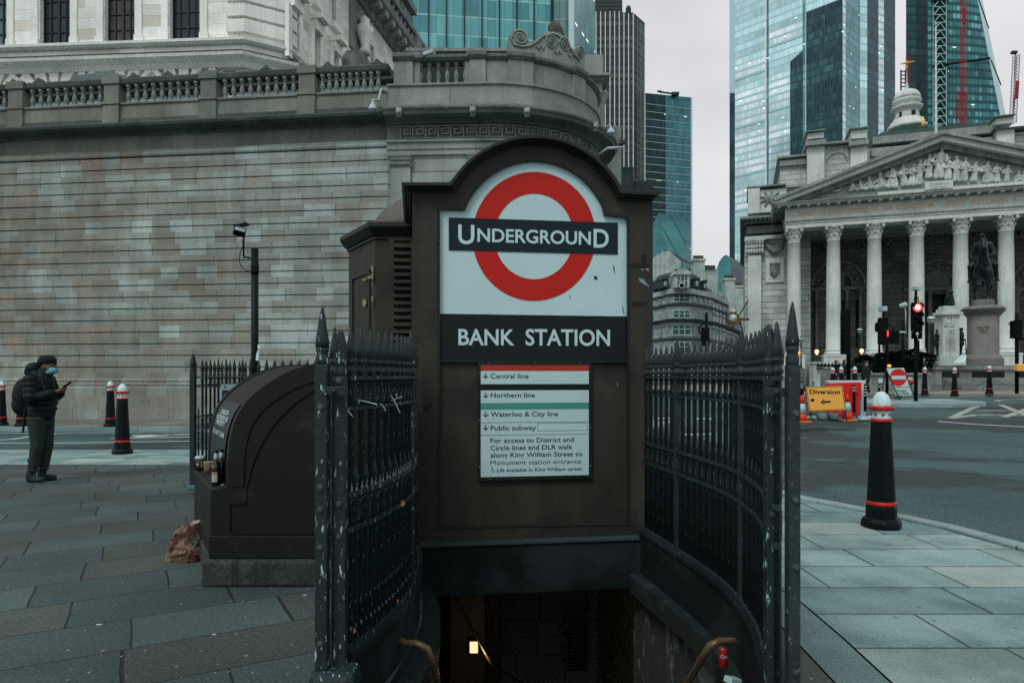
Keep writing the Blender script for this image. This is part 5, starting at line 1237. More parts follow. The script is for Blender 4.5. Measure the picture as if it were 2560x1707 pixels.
# relief figures in the pediment
rnd = random.Random(4)
def relief(px,py,h,kind):
    u,z = eh(px,py,-.45); hm = h*eh(px,py,-.45)[0]*0+h*(E.p(u,-.45,0).y)/F
    def q(a,b,c=0.0): return E.p(u+a*hm,-.45-c*hm,z+b*hm)
    lean = rnd.uniform(-.06,.06); pr = []
    if kind == 's':
        pr = [('c',q(-.07,.05),.085*hm,q(-.03+lean,.52),.10*hm),('c',q(.08,.05),.085*hm,q(.03+lean,.52),.10*hm),('c',q(lean,.5),.12*hm,q(lean*1.5,.74),.13*hm),('e',q(lean*2,.93,.05),(.065*hm,.065*hm,.085*hm)),
              ('c',q(lean-.12,.76),.055*hm,q(-.22,.55,.1),.05*hm),('c',q(lean+.12,.76),.055*hm,q(.22,.52,.08),.05*hm),('c',q(-.22,.55,.1),.05*hm,q(-.06+rnd.uniform(-.1,.1),.5,.15),.04*hm),('c',q(.22,.52,.08),.05*hm,q(.18+rnd.uniform(-.15,.15),.7,.12),.04*hm)]
    elif kind == 'c':
        pr = [('c',q(-.25,.12),.15*hm,q(.2,.2),.16*hm),('c',q(.05,.2),.2*hm,q(.0,.6),.18*hm),('e',q(-.03,.88,.05),(.12*hm,.12*hm,.14*hm)),('c',q(-.05,.6),.09*hm,q(-.35,.35,.1),.07*hm),('c',q(.1,.55),.09*hm,q(.35,.4),.07*hm),('c',q(.2,.2),.14*hm,q(.42,.1),.1*hm)]
    else:
        pr = [('c',q(-.9,.15),.2*hm,q(.2,.3),.28*hm),('c',q(.2,.3),.28*hm,q(.55,.6),.2*hm),('e',q(.62,.9),(.2*hm,.2*hm,.22*hm)),('c',q(.4,.6),.12*hm,q(.8,.2),.1*hm)]
    o = blob('relief_figure',pr,M_excarve,ex,vox=.045,smooth=1)
    for w in o.data.vertices: c_ = w.co; w.co = c_+w.normal*.055*noise.noise(Vector((c_.x*7,c_.y*7,c_.z*1.6)))
A_ = 3.092
for x,y,h,k in ((830,1492,22,'l'),(905,1484,40,'l'),(1025,1478,78,'c'),(1085,1474,90,'c'),(1155,1470,104,'c'),(1240,1462,128,'c'),(1310,1452,155,'s'),(1352,1450,150,'s'),(1425,1440,172,'s'),(1478,1434,165,'s'),(1532,1428,188,'s'),
                   (1612,1376,180,'s'),(1688,1378,235,'s'),(1760,1386,170,'s'),(1830,1402,192,'s'),(1880,1400,178,'s'),(1960,1404,150,'s'),(2052,1412,160,'s'),(2092,1416,104,'c'),(2140,1408,142,'s'),(2215,1406,128,'s'),(2310,1408,88,'c'),(2352,1408,78,'c')):
    relief(1800+x/A_,y/A_,h/A_,k)
mb = MB(); a,b = eh(1800+1585/A_,1470/A_,-.9),eh(1800+1800/A_,1390/A_,-.9); mb.box(a[0],b[0],-.95,0,a[1],b[1],E); mb.box(eh(2190,0)[0],eh(2570,0)[0],-.8,.0,zt0-.1,zt0+.5,E); mb.build('tympanum_plinth',M_ex,ex)
mb = MB()
for k in range(4): text_to(mb,('THE EARTH IS','THE LORDS','AND THE FULNESS','THEREOF')[k],lambda p,q: E.p(p,-.965,q),a[0]+.35+.1*(k%3),b[0]-.35-.1*(k%3),b[1]-.42-k*.36,.22)
mb.build('tablet_lettering',M_exd,ex)
# body behind: porch back wall, ceiling, porch floor, steps
BV = 7.5
mb = MB()
hs = []
def hz(px,py): return eh(px,py,BV)
def hole(x0,x1,y0,y1): hs.append((hz(x0,0)[0],hz(x1,0)[0],hz((x0+x1)/2,y1)[1],hz((x0+x1)/2,y0)[1])); return hs[-1]
wl = [hole(2034,2047,749,868),hole(2063,2122,752,868),hole(2139,2151,749,868),hole(2312,2372,735,905),hole(2528,2541,740,868),hole(2462,2478,748,868)]
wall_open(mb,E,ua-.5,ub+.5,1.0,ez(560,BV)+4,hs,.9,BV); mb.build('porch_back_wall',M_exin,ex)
for i,h in enumerate(wl):
    if i == 3: mb = MB(); mb.box(h[0],h[1],BV+.8,BV+.9,h[2],h[3],E); mb.build('doorway',M_black,ex)
    else: window(ex,E,h[0],h[1],h[2],h[3],BV+.7,2 if i != 1 else 4,4,bar=.06)
def archband(uc,zc,r0,r1,v0,v1,nm,m_,n=18,a0=0,a1=180):
    mb = MB(); mb.strip([(uc+r0*math.cos(R(slump(a0,a1,i/n))),zc+r0*math.sin(R(slump(a0,a1,i/n)))) for i in range(n+1)],[(uc+r1*math.cos(R(slump(a0,a1,i/n))),zc+r1*math.sin(R(slump(a0,a1,i/n)))) for i in range(n+1)],v0,v1,E); return mb.build(nm,m_,ex,fixn=True)
M_exin2 = mat('shaded_carving',(.155,.148,.13),rough=.95,var=.35,vs=1)  # carving of the same wall, porch shade in its colour
for pc in (2095,2345,2603):
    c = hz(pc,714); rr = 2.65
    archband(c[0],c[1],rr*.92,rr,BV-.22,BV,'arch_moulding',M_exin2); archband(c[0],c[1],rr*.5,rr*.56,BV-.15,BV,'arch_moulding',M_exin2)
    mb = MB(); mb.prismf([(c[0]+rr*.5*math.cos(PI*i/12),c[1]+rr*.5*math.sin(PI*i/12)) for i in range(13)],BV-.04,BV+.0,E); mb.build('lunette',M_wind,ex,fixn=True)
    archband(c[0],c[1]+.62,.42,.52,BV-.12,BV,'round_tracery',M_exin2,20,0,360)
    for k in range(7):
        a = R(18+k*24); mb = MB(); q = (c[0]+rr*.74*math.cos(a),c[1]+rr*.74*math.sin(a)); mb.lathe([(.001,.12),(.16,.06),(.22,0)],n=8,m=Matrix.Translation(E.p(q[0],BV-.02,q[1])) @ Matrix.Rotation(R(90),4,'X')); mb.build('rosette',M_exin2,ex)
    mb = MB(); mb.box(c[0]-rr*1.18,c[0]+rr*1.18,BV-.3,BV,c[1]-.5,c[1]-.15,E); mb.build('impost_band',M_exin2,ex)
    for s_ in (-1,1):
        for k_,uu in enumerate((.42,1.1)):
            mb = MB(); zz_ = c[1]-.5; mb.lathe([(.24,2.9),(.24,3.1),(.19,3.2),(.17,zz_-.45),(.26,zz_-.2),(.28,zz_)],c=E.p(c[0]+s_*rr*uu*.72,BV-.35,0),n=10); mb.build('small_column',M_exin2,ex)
for k in range(14):
    u = slump(ua+.8,ub-.8,k/13); z_ = ez(600,BV)+rnd.uniform(-.4,.6)
    mb = MB(); mb.tube([E.p(u+.8*(t-.5),BV-.12,z_-.7*math.sin(PI*t)) for t in [i/6 for i in range(7)]],[.08,.12,.15,.17,.15,.12,.08],6); mb.build('garland',M_exin2,ex)
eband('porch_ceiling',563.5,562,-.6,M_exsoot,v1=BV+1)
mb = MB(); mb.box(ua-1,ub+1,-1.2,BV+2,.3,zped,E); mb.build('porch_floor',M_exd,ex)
mb = MB()
for k in range(5): mb.box(ua-.4+0,ub+.4,-1.2-(5-k)*.36,-1.2-(4-k)*.36,.3,.55+k*.15,E)
mb.build('porch_steps',M_exd,ex)
# left wing
WV = 5.5
def wz(px,py): return eh(px,py,WV)
def wbox(nm,x0,x1,y0,y1,dv,m_,v1=None):
    a,b = eh(x0,y1,WV-dv),eh(x1,y0,WV-dv); mb = MB(); mb.box(a[0],b[0],WV-dv,v1 if v1 is not None else WV+30,a[1],b[1],E); return mb.build(nm,m_,ex)
a,b = wz(1862,950),wz(1975,600); mb = MB(); mb.box(a[0],b[0]+2,WV,WV+45,0,b[1]+.2,E); mb.build('wing_wall',M_exb,ex)
wbox('wing_pilaster',1870,1903,638,930,.5,M_ex,WV+.2)
wbox('wing_architrave',1862,1968,585,600,.75,M_ex); wbox('wing_frieze',1866,1968,560,584.7,.5,M_exd); wbox('wing_dentils',1858,1968,548,559.7,.9,M_exsoot); wbox('wing_cornice',1850,1968,534,547.7,1.9,M_exd)
wbox('wing_attic',1873,1966,470,533.5,.5,M_ex); wbox('wing_attic_coping',1868,1966,458,469.7,.9,M_exd,WV+6); wbox('wing_attic_pier',1870,1899,470,533.5,.9,M_ex,WV+1)
for k in range(9): wbox('wing_modillion',1866+k*11,1870.5+k*11,541.5,549,1.5,M_ex,WV)
cx,cz = wz(1886,637)
mb = MB(); w_ = .62; hh = wz(1886,601)[1]-cz
for k in range(7):
    for j in range(3): c = E.p(cx+(k-3)*.27,WV-.62-j*.08,cz+j*hh*.3); mb.lathe([(.001,0),(.12,.1),(.15,hh*.28),(.001,hh*.42)],c=c,n=6)
mb.box(cx-1.05,cx+1.05,WV-.95,WV,cz+hh*.88,cz+hh,E); mb.build('wing_capital',M_excarve,ex)
mb = MB(); a,b = wz(1912,604),wz(1964,604); mb.tube([E.p(slump(a[0],b[0],t),WV-.2,a[1]-1.15*math.sin(PI*t)) for t in [i/10 for i in range(11)]],[.12,.18,.24,.3,.33,.34,.33,.3,.24,.18,.12],8); mb.build('wing_garland',M_exsoot,ex)
a,b = wz(1914,707),wz(1960,645)
mb = MB(); mb.box(a[0],b[0],WV-.14,WV,a[1],b[1],E); mb.box(a[0]+.35,b[0]-.35,WV-.19,WV-.1,a[1]+.35,b[1]-.35,E); mb.build('carved_panel',M_ex,ex,bevel=.03)
blob('carved_coat',[('e',E.p((a[0]+b[0])/2,WV-.25,(a[1]+b[1])/2-.1),(.5,.12,.7)),('c',E.p(a[0]+.5,WV-.25,b[1]-.6),.14,E.p(b[0]-.5,WV-.25,b[1]-.6),.14),('c',E.p(a[0]+.5,WV-.22,b[1]-.6),.12,E.p(a[0]+.5,WV-.22,a[1]+.7),.07),('c',E.p(b[0]-.5,WV-.22,b[1]-.6),.12,E.p(b[0]-.5,WV-.22,a[1]+.7),.07)],M_exsoot,ex,vox=.06,smooth=1)
blob('carved_ornament',[('c',wp,.2,wq,.08) for wp,wq in [(E.p(wz(1925,0)[0]+math.cos(t)*.1,WV-.6,wz(1925,500)[1]),E.p(wz(1925,0)[0]+math.cos(t)*1.1,WV-.6,wz(1925,500)[1]+math.sin(t)*.9)) for t in [k*.7 for k in range(9)]]],M_exsoot,ex,vox=.07,smooth=1)
# set back attic, pylons, roof
AV = 11
def abox(nm,x0,x1,y0,y1,dv,m_,v1=None):
    a,b = eh(x0,y1,AV-dv),eh(x1,y0,AV-dv); mb = MB(); mb.box(a[0],b[0],AV-dv,v1 if v1 is not None else AV+26,a[1],b[1],E); return mb.build(nm,m_,ex)
abox('attic_step',1950,2018,396,470,0,M_exb); abox('attic_step_cornice',1944,2019,384,396,.5,M_exd); abox('attic_step_band',1944,2019,408,416,.5,M_exd)
abox('attic_bay',2060,2126,362,500,.2,M_exb); abox('attic_bay_cornice',2058,2128,349,361.5,.8,M_exd)
for x0,x1,y in ((2018,2061,322),(2127,2168,315)):
    abox('pylon',x0,x1,365,500,.9,M_ex,AV+3); abox('pylon_band',x0-4,x1+4,348,364.5,1.5,M_exd,AV+3.5); abox('pylon_top',x0+1,x1-1,y+8,348,.9,M_ex,AV+3); abox('pylon_cap',x0-3,x1+3,y,y+8,1.3,M_exd,AV+3.4)
c = eh(2093,400,AV-.2)
archband(c[0],c[1]-.2,.95,1.08,AV-.32,AV-.2,'blind_arch',M_exd)
abox('attic_main',2168,2490,343,500,-.5,M_ex); abox('attic_main_cornice',2182,2490,331,342.7,.3,M_exd); abox('attic_main_band',2178,2490,363,371,.3,M_exd)
abox('pylon',2492,2536,322,420,.9,M_ex,AV+3); abox('pylon_band',2486,2600,311,321.7,1.4,M_exd,AV+3.5); abox('pylon_top',2492,2535,292,310.7,.9,M_ex,AV+3); abox('pylon_cap',2487,2539,284,291.7,1.3,M_exd,AV+3.4); abox('attic_bay',2536,2640,322,420,.3,M_exb)
abox('roof_slab',2200,2480,316,332,-8,M_cu)
# pinnacle turret with dome
tu = thing('roof_turret','pale stone domed turret with a gilded weathervane above the pediment','turret',P(2267,320,96))
Z = 96; sc = Z/F; c = P(2267,320,Z)
def lat(nm,prof,m_,n=24): mb = MB(); mb.lathe([(r*sc,(320-y)*sc) for r,y in prof],c=c,n=n); return mb.build(nm,m_,tu)
lat('base',[(46,325),(46,318),(40,314),(40,309),(34,309),(33,300)],M_ex,8); lat('drum',[(29,305),(28,290),(26,280),(30,277),(36,274),(37,270),(31,268)],M_ex,8)
lat('collar',[(30,269),(29,262),(32,259),(33,255),(31,252)],M_ex)
lat('dome',[(31,252),(31,246),(28,238),(22,231),(14,227),(6,225),(4,221),(3,212),(1.2,206),(1,190),(.3,175)],M_excarve)
mb = MB()
for k in range(8):
    for zz0 in (0,1,2):
        a = k*PI/4+zz0*.39; r = (29.5,25.5,17.5)[zz0]*sc; y = (247,239,231.5)[zz0]; mb.lathe([(.001,.10),(.22,.03),(.30,-.08)],n=6,m=Matrix.Translation((c.x+r*math.cos(a),c.y+r*math.sin(a),c.z+(320-y)*sc)) @ Matrix.Rotation(a,4,'Z') @ Matrix.Rotation(R(70),4,'Y'))
mb.build('dome_scales',M_exd,tu)
for k in range(-1,2): a =-PI/2+k*PI/4*1.3; mb = MB(); q = c+Vector((27.5*sc*math.cos(a),27.5*sc*math.sin(a),0)); mb.boxm(Matrix.Translation((q.x,q.y,c.z+(320-293)*sc)) @ Matrix.Rotation(a,4,'Z'),.35,.42 if k == 0 else .22,.75); mb.build('turret_window',M_black,tu)
mb = MB(); zv = c.z+(320-158)*sc; mb.tube([(c.x-.9,c.y,zv-.15),(c.x,c.y,zv),(c.x+1.0,c.y,zv+.2)],[.05,.16,.1],6); mb.tube([(c.x,c.y,zv-1),(c.x,c.y,zv+.5)],.05,5); mb.lathe([(.001,-.2),(.2,0),(.001,.2)],c=(c.x,c.y,zv-.6),n=8); mb.build('weathervane',M_leaf,tu)
mb = MB(); g = P(2307,310,93); mb.lathe([(.3,-.5),(.2,0),(.3,.3),(.12,.5),(.2,.8),(.001,1.0)],c=g,n=8); tag(mb.build('roof_finial',M_leaf),'small gilded finial on the roof beside the domed turret','ornament')
t = thing('flagpole','tall bare white flagpole standing on the apex of the pediment','flagpole',P(2339.5,335,70))
mb = MB(); a,b = P(2340,338,70),P(2339.5,66,70); mb.tube([a,b],[.13,.07],10); mb.build('pole',mat('white_pole',(.6,.62,.62),rough=.4)  ,t)
mb = MB(); mb.lathe([(.001,-.16),(.16,0),(.001,.16)],c=P(2339.5,61,70),n=10); mb.build('ball',M_ex,t)
M_lat = mat('dark_scaffold',(.02,.028,.035),rough=.6)
t = thing('roof_ladder','dark lattice mast standing left of the domed turret','mast',P(2258,230,110)); mb = MB()
for x in (2252.5,2264): mb.tube([P(x,238,110),P(x,176,110)],.12,5)
for k in range(7): mb.tube([P(2252.5,236-k*9.5,110),P(2264,236-k*9.5,110)],.1,4)
mb.build('frame',M_lat,t)

# ================================================================ towers
def tower(name,label,segs,z0,m_list,parent=None,loc=None):
    t = thing(name,label,'skyscraper',loc or segs[0][0].lerp(segs[0][1],.5)); return t
def face(par,nm,a,b,y_or_z0,z1a,z1b,m_,thick=3.0,u0=0.0):     # one facade plane a->b (Vectors x,y), solid slab behind it
    a,b = Vector((a[0],a[1])),Vector((b[0],b[1])); L = (b-a).length; d = (b-a)/L; n = ((a+b)/2).normalized()*thick
    mb = MB(); z0 = y_or_z0
    mb.add([(a.x,a.y,z0),(b.x,b.y,z0),(b.x,b.y,z1b),(a.x,a.y,z1a),(a.x+n.x,a.y+n.y,z0),(b.x+n.x,b.y+n.y,z0),(b.x+n.x,b.y+n.y,z1b),(a.x+n.x,a.y+n.y,z1a)],
           [(0,1,2,3),(5,4,7,6),(4,0,3,7),(1,5,6,2),(3,2,6,7),(0,4,5,1)],[[(u0,z0),(u0+L,z0),(u0+L,z1b),(u0,z1a)]]+[[(0,0),(thick,0),(thick,1),(0,1)]]*5)
    return mb.build(nm,m_,par)
def G(px,Z): return (X(px,Z),Z)
def fins(par,nm,a,b,n,z0,z1,w,d,m_,ends=True):
    a,b = Vector(a),Vector(b); t = (b-a).normalized(); nn = Vector((t.y,-t.x)); rz = math.atan2(t.y,t.x); mb = MB(); mb.boxm(Matrix.Translation((0,0,0)),w,d,z1-z0)
    return many(nm,mb,m_,par,[((*(a.lerp(b,i/n)+nn*d/2),(z0+z1)/2),rz) for i in range(n+1)])
def floors(par,nm,a,b,zs,h,d,m_):
    a,b = Vector(a),Vector(b); c = (a+b)/2; t = (b-a).normalized(); nn = Vector((t.y,-t.x)); rz = math.atan2(t.y,t.x); mb = MB(); mb.boxm(Matrix(),(b-a).length,d,h)
    return many(nm,mb,m_,par,[((*(c+nn*d/2),z),rz) for z in zs])
# A: turquoise office block behind the rounded corner
GA = curtain('turquoise_curtain_wall',2.1,4.75,[(.10,.36,.38),(.08,.31,.33),(.12,.40,.42),(.06,.24,.27),(.15,.42,.43),(.09,.33,.36)],frame=(.015,.05,.055),fw=.07,band=(.22,.5,.5),bh=.10,lit=.0,rough=.15,metal=.25,var=.12)
GA2 = curtain('pale_turquoise_wall',1.5,4.75,[(.22,.42,.43),(.26,.46,.47),(.19,.38,.4)],frame=(.05,.1,.1),fw=.1,band=(.3,.5,.5),bh=.12,metal=.25)
M_alu = mat('white_cladding',(.55,.62,.63),rough=.5,var=.08,bump=0); M_fin = mat('dark_mullion',(.015,.035,.04),rough=.5,bump=0)
ta = thing('glass_office_tower','turquoise glass office tower with dark vertical mullions, behind the rounded stone corner','skyscraper',(X(1200,172),172,0))
a0,a1 = G(1027,168),G(1378,172.5)
face(ta,'front_facade',a0,a1,20,130,130,GA); fins(ta,'mullion_fin',(a0[0]+.0,a0[1]),a1,8,60,128,.32,.5,M_fin)
face(ta,'side_facade',G(945,185),G(1017,169),20,130,130,GA2); face(ta,'corner_strip',G(1017,168.6),G(1027,167.8),20,130,130,M_alu); fins(ta,'mullion_fin',G(1013,168),G(1014,168),1,60,128,.9,.6,M_fin)
face(ta,'recess_facade',G(1384,180),G(1421,180),20,130,130,GA2); face(ta,'recess_edge',G(1377,172.3),G(1385,173),20,130,130,M_fin); fins(ta,'white_column',G(1427,177),G(1428,177),1,20,128,1.3,1.2,M_alu)
face(ta,'right_facade',G(1432,178),G(1488,196),20,130,130,curtain('turquoise_wall_right',1.9,4.75,[(.07,.27,.29),(.09,.32,.34),(.06,.23,.25)],frame=(.012,.04,.045),fw=.09,band=(.10,.3,.31),bh=.08,lit=.15,metal=.3))
# dark tower sliver behind
tz = thing('dark_tower','dark tower top peeping over the white striped tower','skyscraper',(X(1520,420),420,0)); face(tz,'facade',G(1470,420),G(1556,420),20,260,260,curtain('dark_louvred_wall',30,2.4,[(.03,.045,.045)],frame=(.012,.02,.02),fw=.3,band=(.012,.02,.02),bh=.3,metal=0,rough=.5),20)
# B: white striped brown tower
tb = thing('striped_tower','tall dark tower with thin white vertical stripes and a chamfered corner','skyscraper',(X(1550,330),330,0))
GB = curtain('bronze_wall',60,3.6,[(.055,.062,.060)],frame=(.02,.025,.025),fw=.1,band=(.022,.03,.03),bh=.45,lit=0,metal=.0,rough=.5,var=.35)
b0,b1,b2 = G(1478,331),G(1583,330),G(1612,342)
zt1,zt2 = H(27,330),H(58,342)
face(tb,'front_facade',b0,b1,10,zt1,H(32,330),GB,40); face(tb,'side_facade',b1,b2,10,H(32,330),zt2,GB,10)
M_stripe = mat('white_stripe_steel',(.62,.66,.64),rough=.5,var=.08,bump=0)
fins(tb,'white_stripe',G(1490,330.6),G(1583,330),8,10,H(29,330),.42,.3,M_stripe); fins(tb,'white_stripe',G(1586,331.5),G(1611,341.6),7,10,H(50,335),.12,.1,M_stripe)
mb = MB(); c = P(1571,27,331); mb.lathe([(1.3,-2),(1.3,1),(.9,2),(.001,2.4)],c=c,n=8); mb.build('roof_tank',M_fin,tb)
# dark clad block in front of it
td = thing('slate_block','low slate grey clad block at the foot of the striped tower, behind the kiosk roof','building',(X(1580,58),58,0))
M_sl = blocks('slate_cladding',[(.022,.035,.038),(.026,.04,.043)],2.2,1.1,jv=.03,jh=.03,jcol=(.01,.015,.015),var=.15,streak=.1,bump=0)
for x0,x1,y in ((1500,1584,418),(1584,1634,450)): mb = MB(); mb.box(X(x0,58),X(x1,58),58+(x0 == 1584)*.3,64,0,H(y,58)); mb.build('block',M_sl,td)
# C: teal block with white floor lines
tc_ = thing('teal_tower','teal glass tower with thin white floor lines, right of the striped tower','skyscraper',(X(1670,340),340,0))
GC = curtain('teal_glass',1.5,3.72,[(.035,.17,.19),(.045,.20,.22),(.03,.145,.165),(.05,.22,.24)],frame=(.012,.055,.06),fw=.14,band=(.03,.12,.13),bh=.14,lit=.02,metal=.35,rough=.1)
GCd = curtain('teal_glass_reflection',1.5,3.72,[(.012,.045,.055),(.018,.06,.07),(.010,.035,.042)],frame=(.008,.022,.026),fw=.12,band=(.010,.03,.035),bh=.16,lit=.03,metal=.0,rough=.3)  # dark reflection on the left half, put into the pane colour
c0,cm,c1 = G(1613,342),G(1664,345),G(1727,349)
face(tc_,'reflection_bay',c0,cm,5,H(233,342),H(238,345),GCd,30); face(tc_,'bright_bay',cm,c1,5,H(238,345),H(244,349),GC,30)
zf0 = H(262,345); mb = MB()
floors(tc_,'floor_line',c0,c1,[zf0-k*3.76-.8 for k in range(27)],.2,.3,M_alu); face(tc_,'edge_strip',c1,(c1[0]+.9,c1[1]+.3),5,H(243,349),H(243,349),M_alu,20)
tag(tc_,None)
t = thing('window_cleaning_cradle','dark maintenance boom lying on the roof of the teal tower','roof crane',P(1665,233,345)); mb = MB(); mb.tube([P(1643,228,345),P(1655,231,345),P(1690,236,345)],.45,6); mb.tube([P(1650,233,345),P(1652,226,345)],.3,5); mb.boxm(Matrix.Translation(P(1688,235.5,345)),3.6,2,1.4); mb.build('boom',M_fin,t)
# lower facetted glass at its foot
tf = thing('facetted_glass_block','lower facetted teal glass block at the foot of the teal tower','building',(X(1680,300),300,0))
GF = curtain('teal_glass_low',1.5,3.7,[(.05,.20,.21),(.06,.24,.25),(.045,.18,.19)],frame=(.02,.08,.085),fw=.12,band=(.10,.26,.27),bh=.1,metal=.35,slope=.05)
mb = MB(); Z = 300
mb.add([P(1632,720,Z),P(1700,720,Z-3),P(1725,720,Z+3),P(1725,545,Z+3),P(1647,533,Z-3),P(1632,560,Z)],[(0,1,4,5),(1,2,3,4)],[[(0,0),(12,0),(14,33),(0,28)],[(12,0),(17,0),(17,31),(14,33)]]); mb.build('facade',GF,tf)
# D: the big pale glass tower
M_f22 = dict(frame=(.26,.50,.53),fw=.14,metal=.35,rough=.12)
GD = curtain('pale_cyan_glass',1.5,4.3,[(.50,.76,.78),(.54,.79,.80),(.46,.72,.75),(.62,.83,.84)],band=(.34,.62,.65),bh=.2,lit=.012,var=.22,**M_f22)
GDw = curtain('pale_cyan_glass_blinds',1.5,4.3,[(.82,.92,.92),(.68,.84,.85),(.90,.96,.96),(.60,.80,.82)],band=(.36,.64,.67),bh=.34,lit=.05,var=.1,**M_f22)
GDd = curtain('dark_reflection_glass',1.5,4.3,[(.018,.062,.072),(.022,.075,.085),(.014,.05,.058),(.035,.10,.11)],frame=(.05,.13,.14),fw=.14,band=(.012,.045,.052),bh=.22,lit=.008,var=.3,metal=.0,rough=.3)  # dark reflections of neighbouring buildings put into the pane colour
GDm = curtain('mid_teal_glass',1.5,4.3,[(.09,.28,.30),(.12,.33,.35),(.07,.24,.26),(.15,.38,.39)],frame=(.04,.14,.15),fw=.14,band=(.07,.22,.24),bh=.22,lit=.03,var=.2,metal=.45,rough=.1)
td2 = thing('pale_glass_tower','huge pale cyan facetted glass tower left of the zigzag braced tower','skyscraper',(X(2100,385),385,0))
K4 = Vector(G(2104,380)); dl = Vector((-math.cos(R(46)),math.sin(R(46))))
def dpt(px):                            # point of the left-hand plane in column px
    a = (px-1280)/F; t = (K4.x-a*K4.y)/(-dl.x+a*dl.y); return K4+dl*t
TT = 260
def dface(x0,x1,m_,z0=0,z1=TT,off=0.0,nm='facet',u0=0.0):
    a,b = dpt(x0),dpt(x1); n = Vector((-(b-a).y,(b-a).x)).normalized()*-off; return face(td2,nm,a+n,b+n,z0,z1,z1,m_,30,u0)
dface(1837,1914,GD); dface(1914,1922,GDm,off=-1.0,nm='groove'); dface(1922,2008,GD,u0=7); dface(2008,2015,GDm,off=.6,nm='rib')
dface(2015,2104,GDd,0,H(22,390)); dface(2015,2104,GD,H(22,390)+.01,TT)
# neighbour's dark reflection painted as a bay beside the rib, its top staggered
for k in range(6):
    x0 = 1976+k*5.4; dface(x0,x0+5.4,GDd,0,H(152-k*3,400),off=.25,nm='reflection_bay',u0=k*3)
# brighter storeys with blinds down, standing a hand's breadth proud
for x0,x1,zsx in ((1838,1913,((148,190),(232,312),(340,440),(470,520))),(1923,2007,((68,112),(0,0),(178,262),(300,420)))):
    a,b = dpt(x0),dpt(x1)
    for yt,yb in zsx:
        if yt == yb: continue
        Zm = (a.y+b.y)/2; zt_,zb_ = H(yt,Zm),H(yb,Zm); zt_ = round(zt_/4.3)*4.3; zb_ = round(zb_/4.3)*4.3
        x1_ = min(x1,1975) if yb > 150 and x0 > 1900 else x1
        dface(x0,x1_,GDw,zb_,zt_,off=.3,nm='blind_storeys')
face(td2,'left_flank',dpt(1823.5),dpt(1837),0,TT,TT,mat('pale_flank_glass',(.5,.62,.64),rough=.2,metal=.2,bump=0),5)
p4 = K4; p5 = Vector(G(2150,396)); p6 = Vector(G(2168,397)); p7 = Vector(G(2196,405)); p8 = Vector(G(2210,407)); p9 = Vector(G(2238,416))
face(td2,'right_facet',p4,p5,0,TT,TT,GDm,30); face(td2,'bright_rib',p5,p6,0,TT,TT,GD,30); face(td2,'reflection_facet',p6,p7,0,TT,TT,GDd,30); face(td2,'bright_rib',p7,p8,0,TT,TT,GDw,30); face(td2,'reflection_facet',p8,p9,0,TT,TT,GDd,30)
t2 = (p5-p4).normalized(); face(td2,'bright_rib',p4+Vector((.3,-.5)),p4+t2*4+Vector((.3,-.5)),0,TT,TT,GDw,1)
te = thing('dark_sliver_tower','narrow dark teal tower sliver against the left edge of the pale glass tower','skyscraper',(X(1830,372),372,0))
face(te,'facade',G(1824,372),G(1837,372),0,H(233,372),H(233,372),curtain('dark_teal_sliver',3,7.5,[(.012,.05,.055),(.02,.07,.075)],frame=(.05,.12,.12),fw=.1,band=(.02,.07,.07),bh=.06,metal=.0,rough=.35),12)
# G: rounded glass hall
tg = thing('rounded_glass_hall','small rounded teal glass office hall low between the curved building and the exchange','building',(X(1805,200),200,0))
mb = MB(); Z = 200
prof2 = [(1786,760),(1786,705),(1788,690),(1792,670),(1799,652),(1808,641),(1815,637),(1821,640),(1825,650),(1827,668),(1828,760)]
pts = [P(x,y,Z) for x,y in prof2]; bk = [P(x,y,Z)+Vector((9,14,0)) for x,y in prof2]
mb.add(pts,[tuple(range(len(pts)))[::-1]],[[(p.x,p.z) for p in pts][::-1]]); mb.build('end_wall',curtain('hall_glass',1.6,2.6,[(.05,.25,.27),(.06,.29,.31),(.045,.22,.24)],frame=(.02,.12,.13),fw=.1,band=(.04,.2,.21),bh=.12,metal=.3),tg,fixn=True)
mb = MB(); n_ = len(pts); mb.add(pts+bk,[(i,i+1,n_+i+1,n_+i) for i in range(n_-1)]); mb.build('roof_shell',mat('grey_metal_roof',(.10,.14,.15),rough=.5,var=.1,bump=0),tg,fixn=True)
# E: sloping tower with zigzag bracing
ts = thing('braced_tower','dark sloping glass tower with pale zigzag bracing, behind the flagpole','skyscraper',(X(2380,450),450,0))
GE = curtain('green_teal_glass',2.6,5.3,[(.05,.19,.20),(.06,.23,.24),(.04,.16,.17),(.14,.36,.37),(.05,.20,.21)],frame=(.01,.05,.055),fw=.35,band=(.018,.085,.09),bh=.42,lit=.02,metal=.0,rough=.3,var=.12)
GE2 = curtain('near_black_glass',3.2,5.3,[(.008,.026,.03),(.012,.035,.04)],frame=(.02,.05,.055),fw=.2,band=(.006,.02,.022),bh=.3,metal=.0,rough=.4)
M_brace = mat('pale_bracing',(.34,.50,.50),rough=.5,bump=0); M_deep = mat('near_black_core',(.006,.014,.016),rough=.8,bump=0)  # flat near-black for the core, the frame and the hedge inside
zt_ = 260
face(ts,'left_shaft',G(2265,440),G(2290,440),0,zt_,zt_,curtain('dim_teal_glass',3,5.3,[(.015,.06,.068),(.02,.08,.088),(.012,.05,.056)],frame=(.01,.03,.035),fw=.3,band=(.01,.04,.045),bh=.3,metal=.0,rough=.35),20)
face(ts,'dark_shaft',G(2290,441),G(2318,441),0,zt_,zt_,GE2,20); face(ts,'teal_strip',G(2318,443),G(2332,443),0,zt_,zt_,GE,10); face(ts,'service_core',G(2330,446),G(2370,446),0,zt_,zt_,M_deep,10)
mb = MB()
for x in (2333,2366): mb.tube([P(x,-60,443.5),P(x,345,443.5)],.45,4)
